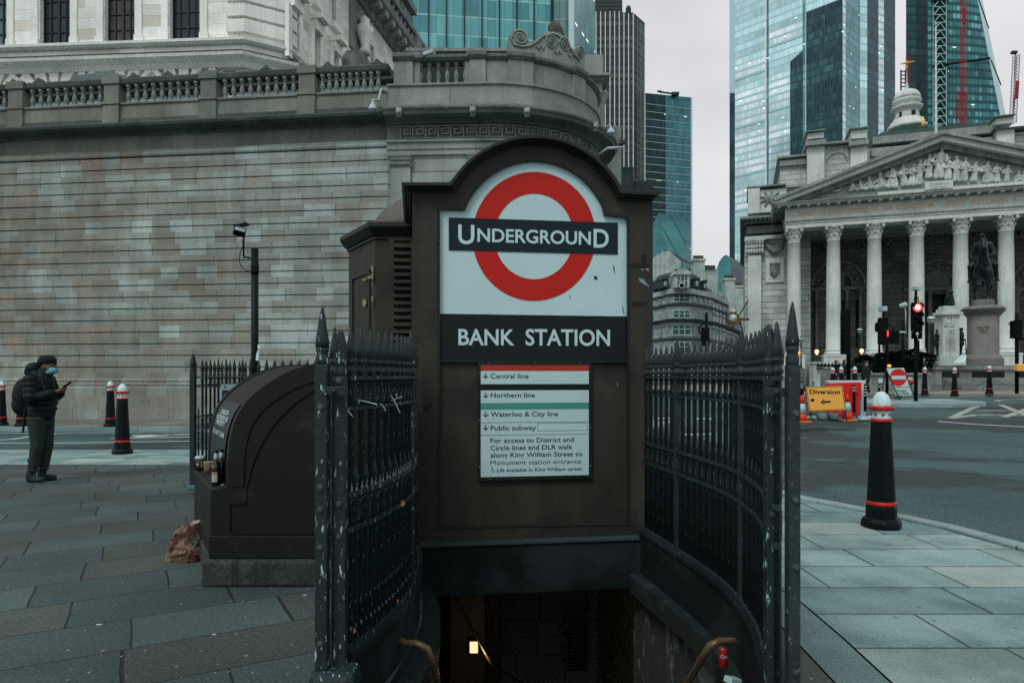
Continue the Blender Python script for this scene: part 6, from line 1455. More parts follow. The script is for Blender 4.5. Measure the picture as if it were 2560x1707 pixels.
mb.build('core_column',M_brace,ts)
y =-40; k = 0
while y < 330:
    y2 = y+19
    for q in (([(2335,y2),(2350,y)]),([(2350,y),(2364,y2)]),([(2335,y2),(2364,y2)])):
        mb = MB(); mb.tube([P(*q[0],442),P(*q[1],442)],.36,4); mb.build('brace',M_brace,ts)
    y = y2+.5
mb = MB(); Z = 447
q = [P(2370,345,Z),P(2512,345,Z+4),P(2500,285,Z+4),P(2440,-20,Z+4),P(2425,-100,Z+4),P(2370,-100,Z)]
mb.add(q,[tuple(range(6))],[[(p.x,p.z) for p in q]]); mb.build('sloping_facade',GE,ts)
mb = MB(); q = [P(2440,-20,Z+5),P(2512,345,Z+5),P(2526,345,Z+12),P(2452,-20,Z+12)]; mb.add(q,[(0,3,2,1)]); mb.build('pale_edge',mat('pale_edge_glass',(.55,.64,.66),rough=.3,bump=0),ts)
mb = MB(); mb.tube([P(2333,166,Z-5),P(2475,146,Z-2)],.8,4); mb.build('mega_frame',M_deep,ts); mb = MB(); mb.tube([P(2330,4,Z-5),P(2380,-4,Z-5)],.8,4); mb.build('mega_frame',M_deep,ts)
for a_,b_ in (((2447,0),(2472,72)),((2477,150),(2503,214))): mb = MB(); mb.tube([P(*a_,Z-3),P(*b_,Z-3)],.45,4); mb.build('edge_line',M_fin,ts)
# cranes
M_crane = mat('red_crane_paint',(.30,.012,.02),rough=.5,var=.2,bump=0)
def lattice(mb,a,b,w,n,r=.1):
    a,b = Vector(a),Vector(b); ax = (b-a).normalized(); sx = ax.cross(Vector((0,1,0))).normalized()*w/2; sy = Vector((0,w/2,0))
    cor = [sx+sy,sx-sy,-sx-sy,-sx+sy]
    for c in cor: mb.tube([a+c,b+c],r,4,smooth=False)
    for i in range(n):
        p,q = a.lerp(b,i/n),a.lerp(b,(i+1)/n)
        mb.tube([p+cor[1],q+cor[2]],r*.7,3); mb.tube([p+cor[2],q+cor[1]],r*.7,3); mb.tube([p+cor[0],q+cor[1]],r*.7,3)
Z = 300
t = thing('tower_crane','red lattice tower crane mast in front of the braced tower','crane',P(2404,320,Z))
mb = MB(); lattice(mb,P(2408,240,Z),P(2408,-40,Z),1.5,40,.14); mb.build('mast',M_crane,t)
mb = MB(); lattice(mb,P(2403,322,Z),P(2403,232,Z),2.6,12,.28); mb.build('base_tower',M_crane,t)
mb = MB(); a,b = P(2406.5,60,Z-1.2),P(2413,20,Z-1.2); mb.box(a.x,b.x,Z-1.4,Z-.9,a.z,b.z); mb.build('sign_panel',M_crane,t)
Z = 250
t = thing('tower_crane','dark lattice crane jib with a red panel, at the far right against the sky','crane',P(2532,300,Z))
mb = MB(); lattice(mb,P(2532,310,Z),P(2541,138,Z),1.5,22,.12); mb.tube([P(2534,300,Z),P(2537,132,Z)],.1,4); mb.build('jib',M_lat,t)
mb = MB(); mb.tube([P(2541,246,Z-1.2),P(2543.5,204,Z-1.2)],.75,4,smooth=False); mb.build('sign_panel',M_crane,t)
mb = MB(); a = P(2535,132,Z); mb.boxm(Matrix.Translation(a),1.8,1.2,.9); mb.build('head',M_lat,t)
t = thing('tower_crane','thin red crane mast just behind the gilded weathervane','crane',P(2270,215,230)); mb = MB(); lattice(mb,P(2268,225,230),P(2270.5,142,230),.9,14,.1); mb.build('mast',M_crane,t)

# ================================================================ curved corner building and its neighbours
M_fl = blocks('curved_building_stone',[(.34,.375,.36),(.38,.405,.39),(.30,.335,.32)],1.8,.6,jv=.03,jh=.05,jcol=(.14,.16,.155),var=.25,vs=.3,fine=.15,fs=6,streak=.35,rough=.9,bump=.15)
M_fl2 = mat('curved_building_trim',(.40,.425,.405),rough=.9,var=.35,vs=.5,fine=.2,fs=6,streak=.3)
M_fld = mat('sooty_string_course',(.11,.125,.12),rough=.9,var=.4,vs=.4); M_rslate = mat('blue_slate',(.035,.055,.058),rough=.6,var=.35,vs=1.2,fine=.25,fs=14)
fb = thing('curved_building','grey stone corner building with mansard roof, dormers and a long curved side','building',(X(1700,122),122,0))
KF = [G(1618,128),G(1640,126),G(1679,120),G(1727,120),G(1779,127),G(1795,132),G(1812,138),G(1828,145),G(1841,153),G(1849,163),G(1850,176)]
s1 = 120/F
def kz(y): return CZ+(HY-y)*s1
lv = {'top': 734,'g': 960}
mb = MB(); mb.sweep(KF,[(-2,0),(0,0),(0,kz(734)),(-2,kz(734))],closed_prof=True); mb.build('wall',M_fl,fb,fixn=True)
def ring(nm,prof,m_,path=KF): mb = MB(); mb.sweep(path,prof,closed_prof=True); return mb.build(nm,m_,fb,fixn=True)
ring('parapet',[(-1,kz(734)),(.35,kz(734)),(.35,kz(722)),(-1,kz(722))],M_fl2)
for y,o,h,m_ in ((761,.45,.35,M_fld),(737,.4,.25,M_fld),(800,.9,.45,M_fld),(842,.3,.25,M_fl2),(848,.4,.2,M_fld),(888,.6,.4,M_fld),(812,.3,.3,M_fl2)):
    ring('string_course',[(-.5,kz(y)-h/2),(o*.6,kz(y)-h/2),(o,kz(y)+h/4),(o,kz(y)+h/2),(-.5,kz(y)+h/2)],m_)
# mansard
ring('mansard_roof',[(-.6,kz(722)),(-.5,kz(722)),(-2.6,kz(672)),(-4.0,kz(664)),(-4.2,kz(722))],M_rslate,KF[:5])
ring('upper_storey',[(-2,kz(722)),(-1.2,kz(722)),(-1.2,kz(708)),(-.9,kz(706)),(-.9,kz(704)),(-2,kz(704))],M_fl2,KF[4:]); ring('side_roof',[(-1.3,kz(704)),(-1.2,kz(704)),(-4.5,kz(682)),(-4.6,kz(684))],M_rslate,KF[4:])
M_pane = mat('sash_glass',(.05,.085,.09),rough=.1,var=.5,vs=.4,bump=0,spec=1.2); M_wf = mat('white_sash_frame',(.5,.56,.56),rough=.6,bump=0)
def flwin(a,b,t,w,y0,y1,fr_=None,cross=True,frame=.12):
    a,b = Vector(a),Vector(b); d = (b-a).normalized(); L = (b-a).length; F_ = Fr(a,d); uc = t*L; z0,z1 = kz(y1),kz(y0)
    mb = MB(); mb.box(uc-w/2-frame,uc+w/2+frame,-.10,.02,z0-frame,z1+frame*1.6,F_); mb.box(uc-w/2-frame*2,uc+w/2+frame*2,-.28,.02,z0-frame*2.2,z0-frame,F_)
    o = mb.build('window',M_fl2,fb)
    mb = MB(); mb.box(uc-w/2,uc+w/2,-.14,-.105,z0,z1,F_); mb.build('pane',M_pane,o)
    if cross:
        mb = MB()
        for uu in ([-.17,.17] if w > 1.8 else [0]): mb.box(uc+uu*w-.06,uc+uu*w+.06,-.17,-.142,z0,z1,F_)
        mb.box(uc-w/2,uc+w/2,-.18,-.145,slump(z0,z1,.55)-.05,slump(z0,z1,.55)+.05,F_); mb.build('glazing_bars',M_wf,o)
for y0,y1 in ((739,752),(777,793),(813,835),(856,880)):
    for t_ in (.33,.78): flwin(KF[1],KF[2],t_,.95,y0,y1)
    flwin(KF[2],KF[3],.52,2.7 if y0 != 813 else 3.0,y0,y1)
    for t_ in (.14,.40,.66,.88): flwin(KF[3],KF[4],t_,.95,y0,y1)
    flwin(KF[0],KF[1],.6,.9,y0,y1)
for i in range(4,9):
    L = (Vector(KF[i+1])-Vector(KF[i])).length; n = max(1,int(L/2.6))
    for k in range(n):
        for y0,y1 in ((710,718),(749,768),(783,808),(829,856),(866,884)):
            flwin(KF[i],KF[i+1],(k+.5)/n,1.1,y0,y1,cross=False,frame=.2)
# dormers on the corner roof
def dormer(px,y0,y1,w,rnd_=False,Z=121.5):
    c = P(px,y1,Z); zt_ = H(y0,Z); ww = w*Z/F/2
    mb = MB(); mb.box(c.x-ww,c.x+ww,Z-.6,Z+4,c.z,zt_)
    if rnd_: mb.prism([(c.x-ww*1.2,zt_),(c.x+ww*1.2,zt_)]+[(c.x+ww*1.2*math.cos(PI*i/8),zt_+ww*.75*math.sin(PI*i/8)) for i in range(1,8)],Z+2,Z-.9,lambda a,b,h: Vector((a,h,b)))
    else: mb.box(c.x-ww*1.2,c.x+ww*1.2,Z-.9,Z+4,zt_,zt_+.35)
    o = mb.build('dormer',M_fl2 if rnd_ else M_rslate,fb,fixn=True)
    mb = MB(); mb.box(c.x-ww*.65,c.x+ww*.65,Z-.66,Z-.6,c.z+.25,zt_-.3); mb.build('pane',M_pane,o)
    mb = MB()
    for s_ in (-.22,.22): mb.box(c.x+s_*ww*1.3-.06,c.x+s_*ww*1.3+.06,Z-.72,Z-.66,c.z+.25,zt_-.3)
    mb.box(c.x-ww*.65,c.x+ww*.65,Z-.72,Z-.66,c.z+(zt_-c.z)*.5,c.z+(zt_-c.z)*.5+.12); mb.build('glazing_bars',M_wf,o)
dormer(1703.5,688,720,36,True,118.6); dormer(1661,700,719,13,False,121); dormer(1740,700,719,12,False,122); dormer(1760,706,724,9,False,124.5); dormer(1648,704,720,9,False,124)
mb = MB(); mb.lathe([(.5,-.12),(.6,.05),(.45,.12),(.35,.1)],n=16,cap=False,m=Matrix.Translation(P(1704,714,117.9)) @ Matrix.Rotation(R(90),4,'X')); mb.build('oculus_frame',M_fl2,fb); mb = MB(); mb.lathe([(.001,.05),(.35,.05)],n=14,m=Matrix.Translation(P(1704,714,117.9)) @ Matrix.Rotation(R(90),4,'X')); mb.build('oculus_glass',M_black,fb)
mb = MB()
for x0,x1,y0,y1,Z in ((1735,1762,652,700,128),(1813,1837,700,745,140),(1838,1858,718,760,150)):
    mb = MB(); a,b = P(x0,y1,Z),P(x1,y0,Z); mb.box(a.x,b.x,Z,Z+2,a.z-3,b.z); mb.box(a.x-.2,b.x+.2,Z-.2,Z+2.2,b.z,b.z+.4); o = mb.build('chimney_stack',M_fl2,fb)
    mb = MB(); n = 6
    for k in range(n): mb.lathe([(.2,0),(.16,.55),(.19,.6),(.19,.7),(.1,.7)],c=(slump(a.x+.2,b.x-.2,k/(n-1)),Z+.8,b.z+.4),n=7)
    mb.build('chimney_pots',mat('terracotta_pots',(.10,.085,.08),rough=.9),o)
mb = MB(); mb.lathe([(1.5,0),(1.5,2.6),(1.2,3.4),(.6,3.9),(.001,4.0)],n=12,m=Matrix.Translation((X(1703,119.5),119.7,1.0)) @ Matrix.Diagonal((1,.1,1,1))); mb.build('entrance_arch',M_black,fb)
# glass attic behind, and further pale block in the gap
gb = thing('glass_attic','pale glazed attic roof with white glazing bars rising behind the curved building','building',(X(1680,165),165,0))
Z = 165; mb = MB(); q = [P(1622,700,Z),P(1674,700,Z),P(1674,628,Z),P(1655,630,Z),P(1640,640,Z),P(1622,652,Z)]; mb.add(q,[tuple(range(6))],[[(p.x,p.z) for p in q]]); mb.build('glazed_wall',curtain('attic_glazing',1.1,1.5,[(.28,.36,.36),(.32,.40,.40),(.25,.33,.33)],frame=(.5,.56,.56),fw=.12,bh=0,metal=.1,rough=.3),gb)
mb = MB(); q = [P(1674,700,Z),P(1700,700,Z+2),P(1703,654,Z+2),P(1674,628,Z)]; mb.add(q,[(0,1,2,3)]); mb.build('gable',M_fl2,gb); mb = MB(); q = [P(1674,627,Z),P(1703,654,Z+2),P(1740,664,Z+8),P(1692,637,Z+8)]; mb.add(q,[(0,1,2,3)]); mb.build('sloping_roof',M_rslate,gb)
gb = thing('far_stone_block','far grey stone block closing the street beyond the curved building','building',(X(1860,190),190,0))
Z = 190; mb = MB(); mb.box(X(1735,Z),X(1795,Z),Z,Z+10,0,H(672,Z)); mb.box(X(1838,Z),X(1905,Z),Z+2,Z+10,0,H(755,Z)); mb.build('wall',M_fl,gb); mb = MB(); mb.box(X(1735,Z),X(1787,Z),Z-.5,Z+10,H(672,Z),H(664,Z)); mb.build('roof',M_rslate,gb)
# ================================================================ bollards
M_bolb = mat('glossy_black_paint',(.004,.006,.007),rough=.45,var=.3,vs=5,fine=.2,bump=.05,spec=.3)
M_bolr = mat('bollard_red',(.50,.014,.012),rough=.35,var=.12,vs=8,bump=.05,spec=.8)
M_bolw = mat('bollard_white',(.58,.68,.69),rough=.4,var=.12,vs=10,fine=.1,fs=50,bump=.1,spec=.6)
def bollard_proto():
    t = thing('bollard','tmp','bollard')
    o8 = PI/8
    mb = MB(); mb.lathe([(.178,0),(.180,.03),(.178,.06),(.165,.085),(.142,.10)],n=8,a0=o8,smooth=False); mb.lathe([(.139,.095),(.137,.20),(.131,.212)],n=8,a0=o8,smooth=False); mb.build('base',M_bolb,t,bevel=.008)
    mb = MB(); mb.lathe([(.126,.213),(.134,.222),(.134,.243),(.126,.254)],n=16); mb.build('red_band',M_bolr,t)
    mb = MB(); mb.lathe([(.128,.255),(.126,.27),(.091,.99),(.093,1.0),(.093,1.007)],n=8,a0=o8,smooth=False); mb.build('shaft',M_bolb,t,bevel=.003)
    for zc_,r_,h_ in ((1.024,.086,.016),(1.142,.100,.022)):
        mb = MB(); mb.lathe([(r_*.8,zc_-h_)]+[(r_+h_*.8*math.cos(a),zc_+h_*math.sin(a)) for a in [(-PI/2+PI*i/8) for i in range(9)]]+[(r_*.8,zc_+h_)],n=24); mb.build('collar',M_bolr,t)
    mb = MB(); mb.lathe([(.086,1.038),(.083,1.05),(.083,1.105),(.088,1.12)],n=24); mb.build('white_band',M_bolw,t)
    mb = MB()
    for k in range(8):
        a = 2*PI*k/8+PI/8; pts = []
        for i in range(10):
            r = (.023,.010)[i%2]; b = PI/2+i*PI/5; aa = a-r*math.cos(b)/.0855; pts.append((aa,1.078+r*math.sin(b)))
        mb.add([(.0858*math.cos(q),.0858*math.sin(q),z) for q,z in pts]+[(.0875*math.cos(a),.0875*math.sin(a),1.078)],[(i,(i+1)%10,10) for i in range(10)])
    mb.build('stars',M_bolr,t,fixn=True)
    mb = MB(); vs = []; fs = []; n = 32; prof_ = [(.082,1.164),(.084,1.185),(.080,1.21),(.070,1.24),(.052,1.27),(.032,1.29),(.012,1.299),(.001,1.30)]
    for i in range(n):
        a = 2*PI*i/n
        for j,(r,z) in enumerate(prof_):
            rr = r*(1+.16*(abs(math.cos(4*a))-.75)*(1 if 0 < j < 6 else 0)); vs.append((rr*math.cos(a),rr*math.sin(a),z))
    k = len(prof_)
    for i in range(n):
        for j in range(k-1): fs.append((i*k+j,((i+1)%n)*k+j,((i+1)%n)*k+j+1,i*k+j+1))
    mb.add(vs,fs,smooth=True); mb.build('dome',M_bolw,t); return t
BP = bollard_proto(); BP['group'] = 'city bollards'
def zg(px,Z): return ground(X(px,Z),Z)
bl = [(2203,6.55,0.0,'large black bollard with white fluted dome and red stars, on the pale slabs at right',.1),
      (306,12.7,0.0,'black bollard with white dome and red collars at the near kerb, left of the railing',.2),
      (276,19.4,0.0,'black bollard on the far pavement just left behind the one at the near kerb',.0),
      (54,19.5,0.0,'black bollard half hidden behind the standing man and his backpack',.3),
      (4,19.9,0.0,'black bollard cut by the left edge of the picture',.3)]
for i,(px,Z,z,lab,rz) in enumerate(bl):
    o = BP if i == 0 else dup(BP,(0,0,0)); o.location = (X(px,Z),Z,z); o.rotation_euler.z = rz; o['label'] = lab
for px,yb,yt,lab in ((2312,986.7,917,'black bollard just right of the red traffic light, before the stone steps'),(2386.5,988,918,'middle one of three black bollards before the steps of the equestrian monument'),(2473.6,984.5,913.5,'rightmost black bollard before the steps, under the granite statue plinth'),
                        (2082,990,918,'leftmost of the bollards rising behind the red barrier, only its top showing'),(2103,990,916,'bollard top behind the barrier beside the man with the blue cap'),(2137,994,916,'bollard top behind the barrier beside the woman in the dark coat')):
    Z = 1.30*F/(yb-yt); o = dup(BP,(X(px,Z),Z,H(yb,Z)),label=lab)

# ================================================================ man with phone at left
M_skin = mat('brown_skin',(.12,.065,.04),rough=.6,var=.1,fine=.05,bump=0); M_skin2 = mat('pale_skin',(.42,.24,.18),rough=.6,var=.1,fine=.05,bump=0)
M_puff = mat('black_puffer_fabric',(.008,.013,.014),rough=.5,var=.3,vs=6,fine=.2,bump=.2,bs=30,spec=.25); M_knit = mat('black_knit',(.008,.011,.014),rough=1,var=.2,fine=.4,fs=150,bump=.3,bs=200)
M_trou = mat('dark_olive_trousers',(.024,.034,.031),rough=.9,var=.25,vs=6,fine=.2,bump=.2,bs=30); M_boot = mat('dark_suede_boots',(.020,.029,.031),rough=.8,var=.2); M_pack = mat('black_backpack_cloth',(.008,.012,.013),rough=.8,var=.2)
M_mask = mat('pale_blue_mask',(.14,.40,.44),rough=.8,var=.1,bump=0)
man = thing('person','man in black beanie, blue mask and puffer jacket looking down at his phone','person',(X(97,9.38),9.38,0))
MX = Matrix.Translation((X(97,9.38),9.38,0))
def V3(x,z,y=0.0): return (x,y,z)
body = [('e',(.135,0,1.585),(.098,.078,.118)),('c',(.15,0,1.52),.062,(.165,0,1.49),.045),('c',(.225,0,1.575),.017,(.240,0,1.548),.015),('c',(.06,0,1.40),.062,(.11,0,1.52),.06),('c',(.21,-.03,1.60),.02,(.21,.03,1.60),.02),
        ('e',(.125,-.08,1.57),(.022,.012,.032)),('e',(.125,.08,1.57),(.022,.012,.032)),
        ('c',(.03,0,1.0),.12,(.03,0,1.33),.11),('c',(.03,-.17,1.38),.06,(.06,-.21,1.14),.05),('c',(.06,-.21,1.14),.045,(.27,-.07,1.225),.027),('c',(.03,.17,1.38),.06,(.06,.21,1.12),.05),('c',(.06,.21,1.12),.045,(.27,.06,1.22),.027),
        ('c',(.02,-.09,.95),.09,(.03,-.08,.5),.06),('c',(.03,-.08,.5),.055,(-.03,-.08,.1),.04),('c',(.02,.09,.95),.09,(.05,.08,.5),.06),('c',(.05,.08,.5),.055,(-.01,.09,.1),.04)]
for s_,hx,hz in ((-1,.285,1.225),(1,.285,1.235)):
    body += [('c',(.265,s_*.05,1.222),.028,(.315,s_*.035,1.25),.032),('c',(.30,s_*.03,1.24),.028,(.335,s_*.02,1.27),.022)]
    for k in range(4): body.append(('c',(.325,s_*(.045-.012*k),1.262-k*.012),.0105,(.365-k*.006,s_*(.028-.010*k)-.01*s_,1.290-k*.02),.009)); body.append(('c',(.365-k*.006,s_*(.028-.010*k)-.01*s_,1.290-k*.02),.009,(.385-k*.01,s_*.004,1.288-k*.02),.007))
    body.append(('c',(.30,s_*.015,1.265),.012,(.345,s_*.0,1.305),.009))
blob('body',body,M_skin,man,vox=.010,smooth=4,m=MX)
# jacket: quilted baffles are bulging rings
jk = []
for i,(z,xb,xf,w) in enumerate(((.92,-.10,.20,.20),(.995,-.12,.225,.225),(1.07,-.13,.235,.235),(1.145,-.14,.235,.24),(1.22,-.14,.225,.245),(1.295,-.13,.20,.24),(1.37,-.11,.16,.22),(1.425,-.07,.12,.17))):
    jk.append(('e',((xb+xf)/2,0,z),((xf-xb)/2-.004,w*.92,.052)))
jk += [('c',(.035,0,.94),.168,(.04,0,1.36),.158),('c',(.02,0,1.43),.12,(.06,0,1.475),.10),('c',(.03,-.1,.93),.10,(.03,.1,.93),.10)]
for s_ in (-1,1):
    A,B,C_ = Vector((.01,s_*.20,1.40)),Vector((.05,s_*.245,1.13)),Vector((.255,s_*.09,1.215))
    for k in range(4): jk.append(('e',A.lerp(B,k/3.6),(.085,.078,.062)))
    for k in range(4): jk.append(('e',B.lerp(C_,(k+.3)/4.2),(.060,.058,.068),Matrix.Rotation(R(15),4,'Y')))
    jk.append(('c',A,.06,B,.058)); jk.append(('c',B,.055,C_,.042))
blob('puffer_jacket',jk,M_puff,man,vox=.013,smooth=3,m=MX)
blob('hood',[('e',(-.055,0,1.545),(.105,.13,.095)),('c',(-.10,-.05,1.50),.06,(.03,-.09,1.46),.045),('c',(-.10,.05,1.50),.06,(.03,.09,1.46),.045),('c',(.02,-.08,1.46),.035,(.10,-.05,1.42),.03),('c',(.02,.08,1.46),.035,(.10,.05,1.42),.03)],M_puff,man,vox=.013,smooth=3,m=MX)
blob('beanie',[('e',(.118,0,1.655),(.117,.098,.085)),('c',(.03,0,1.615),.055,(.19,0,1.625),.052),('e',(.112,0,1.635),(.121,.102,.045))],M_knit,man,vox=.012,smooth=2,m=MX)
mb = MB(); mk = [(.176,1.565),(.232,1.560),(.258,1.530),(.245,1.490),(.195,1.470),(.165,1.49)]
mv = []
for x,z in mk:
    for y in (-.062,-.03,.03,.062): mv.append(MX @ Vector((x-(abs(y) > .05)*.035,y,z)))
fs = []
for i in range(len(mk)-1):
    for j in range(3): fs.append((4*i+j,4*i+j+1,4*i+5+j,4*i+4+j))
fs += [tuple(4*i for i in range(len(mk))),tuple(4*i+3 for i in range(len(mk)))[::-1]]; mb.add(mv,fs,smooth=True); mb.build('face_mask',M_mask,man,fixn=True)
mb = MB()
for s_ in (-1,1): mb.tube([MX @ Vector((.18,s_*.066,1.55)),MX @ Vector((.12,s_*.088,1.575))],.004,5)
mb.build('mask_loop',M_mask,man)
tr = [('c',(.03,0,.90),.14,(.03,0,.82),.13)]
for s_,kx in ((-1,.035),(1,.055)): tr += [('c',(.03,s_*.085,.86),.115,(kx,s_*.085,.50),.078),('c',(kx,s_*.085,.5),.082,(-.02+(s_ > 0)*.03,s_*.085,.20),.062),('e',(-.02+(s_ > 0)*.03,s_*.085,.30),(.075,.07,.03)),('e',(-.015+(s_ > 0)*.03,s_*.085,.23),(.072,.068,.028)),('e',(-.02+(s_ > 0)*.03,s_*.085,.16),(.064,.062,.03))]
blob('trousers',tr,M_trou,man,vox=.013,smooth=2,m=MX)
for s_,x0 in ((-1,-.02),(1,.015)):
    blob('boot',[('c',(x0-.03,s_*.09,.13),.055,(x0-.035,s_*.09,.06),.055),('c',(x0-.04,s_*.09,.045),.045,(x0+.12,s_*.10,.04),.042),('c',(x0-.06,s_*.09,.022),.022,(x0+.14,s_*.105,.022),.022)],M_boot,man,vox=.01,smooth=2,m=MX)
pk = thing('backpack','full black backpack worn by the man with the phone','backpack',(X(60,9.38),9.38,1.15))
blob('bag',[('e',(-.20,0,1.18),(.13,.16,.24)),('e',(-.22,0,1.05),(.12,.15,.15)),('c',(-.16,0,1.34),.09,(-.14,0,.98),.1)],M_pack,pk,vox=.015,smooth=3,m=MX)
mb = MB()
for s_ in (-1,1): mb = MB(); mb.tube([MX @ Vector(q) for q in ((-.10,s_*.10,1.42),(.0,s_*.13,1.485),(.12,s_*.13,1.42),(.18,s_*.14,1.25))],.016,6); mb.build('strap',M_pack,pk)
mb = MB(); mb.tube([MX @ Vector(q) for q in ((-.12,-.1,.98),(-.13,-.11,.80),(-.14,-.11,.68))],.014,5); mb.build('strap',M_pack,pk)
ph = thing('phone','dark phone held up in the hands of the masked man','phone',MX @ Vector((.385,0,1.315)))
mb = MB(); mb.boxm(MX @ Matrix.Translation((.382,0,1.318)) @ Matrix.Rotation(R(-38),4,'Y'),.15,.072,.009); mb.build('case',M_bolb,ph,bevel=.003)
mb = MB(); mb.boxm(MX @ Matrix.Translation((.3795,0,1.3227)) @ Matrix.Rotation(R(-38),4,'Y'),.138,.064,.002); mb.build('screen',mat('phone_screen',(.03,.04,.05),rough=.1,bump=0),ph)

# ================================================================ far pedestrians
def pedestrian(label,px,yfoot,yhead,coat,hairm,trm,face=-1,walk=.25,cap=None,skin=None,lean=0.0):
    Z = 1.70*F/(yfoot-yhead); c = Vector((X(px,Z),Z,H(yfoot,Z))); t = thing('person',label,'person',c); f = face; mm = Matrix.Translation(c) @ Matrix.Rotation(-.9*f if f else 0,4,'Z')
    A = walk
    bd = [('e',(.02,0,1.58),(.095,.078,.12)),('c',(0,0,1.38),.06,(.01,0,1.5),.055),('c',(.10,0,1.58),.015,(.115,0,1.555),.014),('c',(0,0,1.0),.13,(0,0,1.33),.14),('c',(0,-.08,.92),.08,(A*.5,-.08,.48),.055),('c',(A*.5,-.08,.48),.05,(A*.7,-.08,.08),.036),('c',(0,.08,.92),.08,(-A*.3,.08,.5),.055),('c',(-A*.3,.08,.5),.05,(-A*1.3,.08,.12),.036),
          ('c',(0,-.19,1.36),.05,(-.05,-.23,1.08),.042),('c',(-.05,-.23,1.08),.04,(.08,-.2,.88),.03),('c',(0,.19,1.36),.05,(.05,.22,1.1),.042),('c',(.05,.22,1.1),.04,(.22,.08,1.2),.028)]
    for s_,hp_ in ((-1,(.09,-.2,.84)),(1,(.24,.06,1.23))):
        bd.append(('e',hp_,(.04,.025,.05)))
        for k in range(4): bd.append(('c',(hp_[0]+.01*k-.015,hp_[1],hp_[2]-.03),.011,(hp_[0]+.012*k-.01,hp_[1]-.01,hp_[2]-.085),.009))
        bd.append(('c',(hp_[0]+.03,hp_[1],hp_[2]),.012,(hp_[0]+.055,hp_[1],hp_[2]-.04),.01))
    blob('body',bd,skin or M_skin2,t,vox=.016,smooth=2,m=mm)
    blob('coat',[('c',(0,0,.80),.19,(0,0,1.1),.18),('c',(0,0,1.1),.18,(0,0,1.33),.17),('e',(0,0,1.36),(.14,.22,.09)),('c',(0,-.2,1.35),.075,(-.05,-.24,1.08),.066),('c',(-.05,-.24,1.08),.064,(.07,-.205,.92),.05),('c',(0,.2,1.35),.075,(.05,.23,1.1),.066),('c',(.05,.23,1.1),.062,(.2,.1,1.19),.048),('c',(0,0,1.42),.085,(.0,0,1.46),.07)],coat,t,vox=.022,smooth=2,m=mm)
    blob('trousers',[('c',(0,-.08,.9),.1,(A*.5,-.08,.48),.075),('c',(A*.5,-.08,.48),.07,(A*.7,-.08,.10),.058),('c',(0,.08,.9),.1,(-A*.3,.08,.5),.075),('c',(-A*.3,.08,.5),.07,(-A*1.2,.08,.15),.058)],trm,t,vox=.022,smooth=1,m=mm)
    blob('shoes',[('c',(A*.7-.04,-.08,.045),.045,(A*.7+.13,-.08,.04),.04)],M_boot,t,vox=.018,smooth=1,m=mm); blob('shoes',[('c',(-A*1.3-.02,.08,.09),.045,(-A*1.3+.12,.08,.03),.035)],M_boot,t,vox=.018,smooth=1,m=mm)
    if cap: blob('cap',[('e',(.0,0,1.66),(.12,.10,.06)),('e',(.10,0,1.64),(.07,.06,.015))],cap,t,vox=.018,smooth=1,m=mm)
    blob('hair',[('e',(-.035,0,1.60),(.10,.092,.13)),('e',(0.0,0,1.66),(.10,.088,.06))]+([('c',(-.06,-.05,1.5),.05,(-.05,-.08,1.4),.04),('c',(-.06,.05,1.5),.05,(-.05,.08,1.4),.04)] if not cap else []),hairm,t,vox=.018,smooth=1,m=mm)
    return t
M_hair = mat('dark_brown_hair',(.03,.02,.017),rough=.7,var=.3,bump=0); M_coat = mat('black_coat',(.010,.016,.018),rough=.8,var=.25,vs=4,bump=0); M_capb = mat('blue_grey_cap',(.06,.17,.21),rough=.9,bump=0); M_capr = mat('rust_cap',(.22,.07,.045),rough=.9,bump=0)
pedestrian('woman in a long dark coat walking past the red barrier, glancing towards the viewer',2164,991,905,M_coat,M_hair,M_coat,1,.3)
pedestrian('man in a blue cap and black coat behind the bollards left of the woman',2113,986,899,M_coat,M_hair,M_coat,1,.15,M_capb)
pedestrian('person in a rust coloured cap far behind, left of the man in the blue cap',2091,968,901,M_coat,M_hair,M_coat,1,.1,M_capr)

# ================================================================ left ledge: cups, bottles, bag
M_cupr = mat('dark_red_cup',(.065,.010,.010),rough=.5,var=.05,bump=0); M_lid = mat('white_lid',(.36,.46,.47),rough=.4,bump=0); M_kraft = mat('kraft_paper_cup',(.16,.10,.065),rough=.8,var=.15,bump=0)
def lp_(px,py,Z): return P(px,py,Z)
LZ = .66
def onledge(px,d): Z = slump(4.80,5.72,d); return Vector((X(px,Z),Z,LZ+.003))
c = onledge(500,.93); s5 = c.y/F
t = thing('coffee_cup','dark red takeaway cup with white lid at the back of the iron ledge','cup',c)
mb = MB(); mb.lathe([(.029,0),(.038,.10)],c=c,n=24); mb.build('cup',M_cupr,t); mb = MB(); mb.lathe([(.041,.1005),(.041,.108),(.037,.112),(.036,.122),(.030,.124),(.001,.124)],c=c,n=24); mb.build('lid',M_lid,t)
mb = MB(); 
for dx,sg in ((-.006,1),(.005,-1)): mb.lathe([(.0001,.002),(.006,.0015),(.0065,0)],n=10,m=Matrix.Translation(c+Vector((dx-.004,-.0355,.058))) @ Matrix.Rotation(R(90),4,'X'))
mb.add([c+Vector((-.0165,-.0362,.056)),c+Vector((.0075,-.0362,.056)),c+Vector((-.004,-.0362,.042))],[(0,2,1)]); mb.build('heart_mark',M_lid,t)
mb = MB(); text_to(mb,'COSTA',lambda a,b: c+Vector((.022-(b-.0)*.8+.008,-.0300-.0,a)),.03,.085,0,.010,.03); mb.build('cup_lettering',mat('cream_print',(.4,.33,.2),bump=0),t)
c = onledge(521,.72); t = thing('coffee_cup','open kraft paper cup standing between the red cup and the bottles','cup',c)
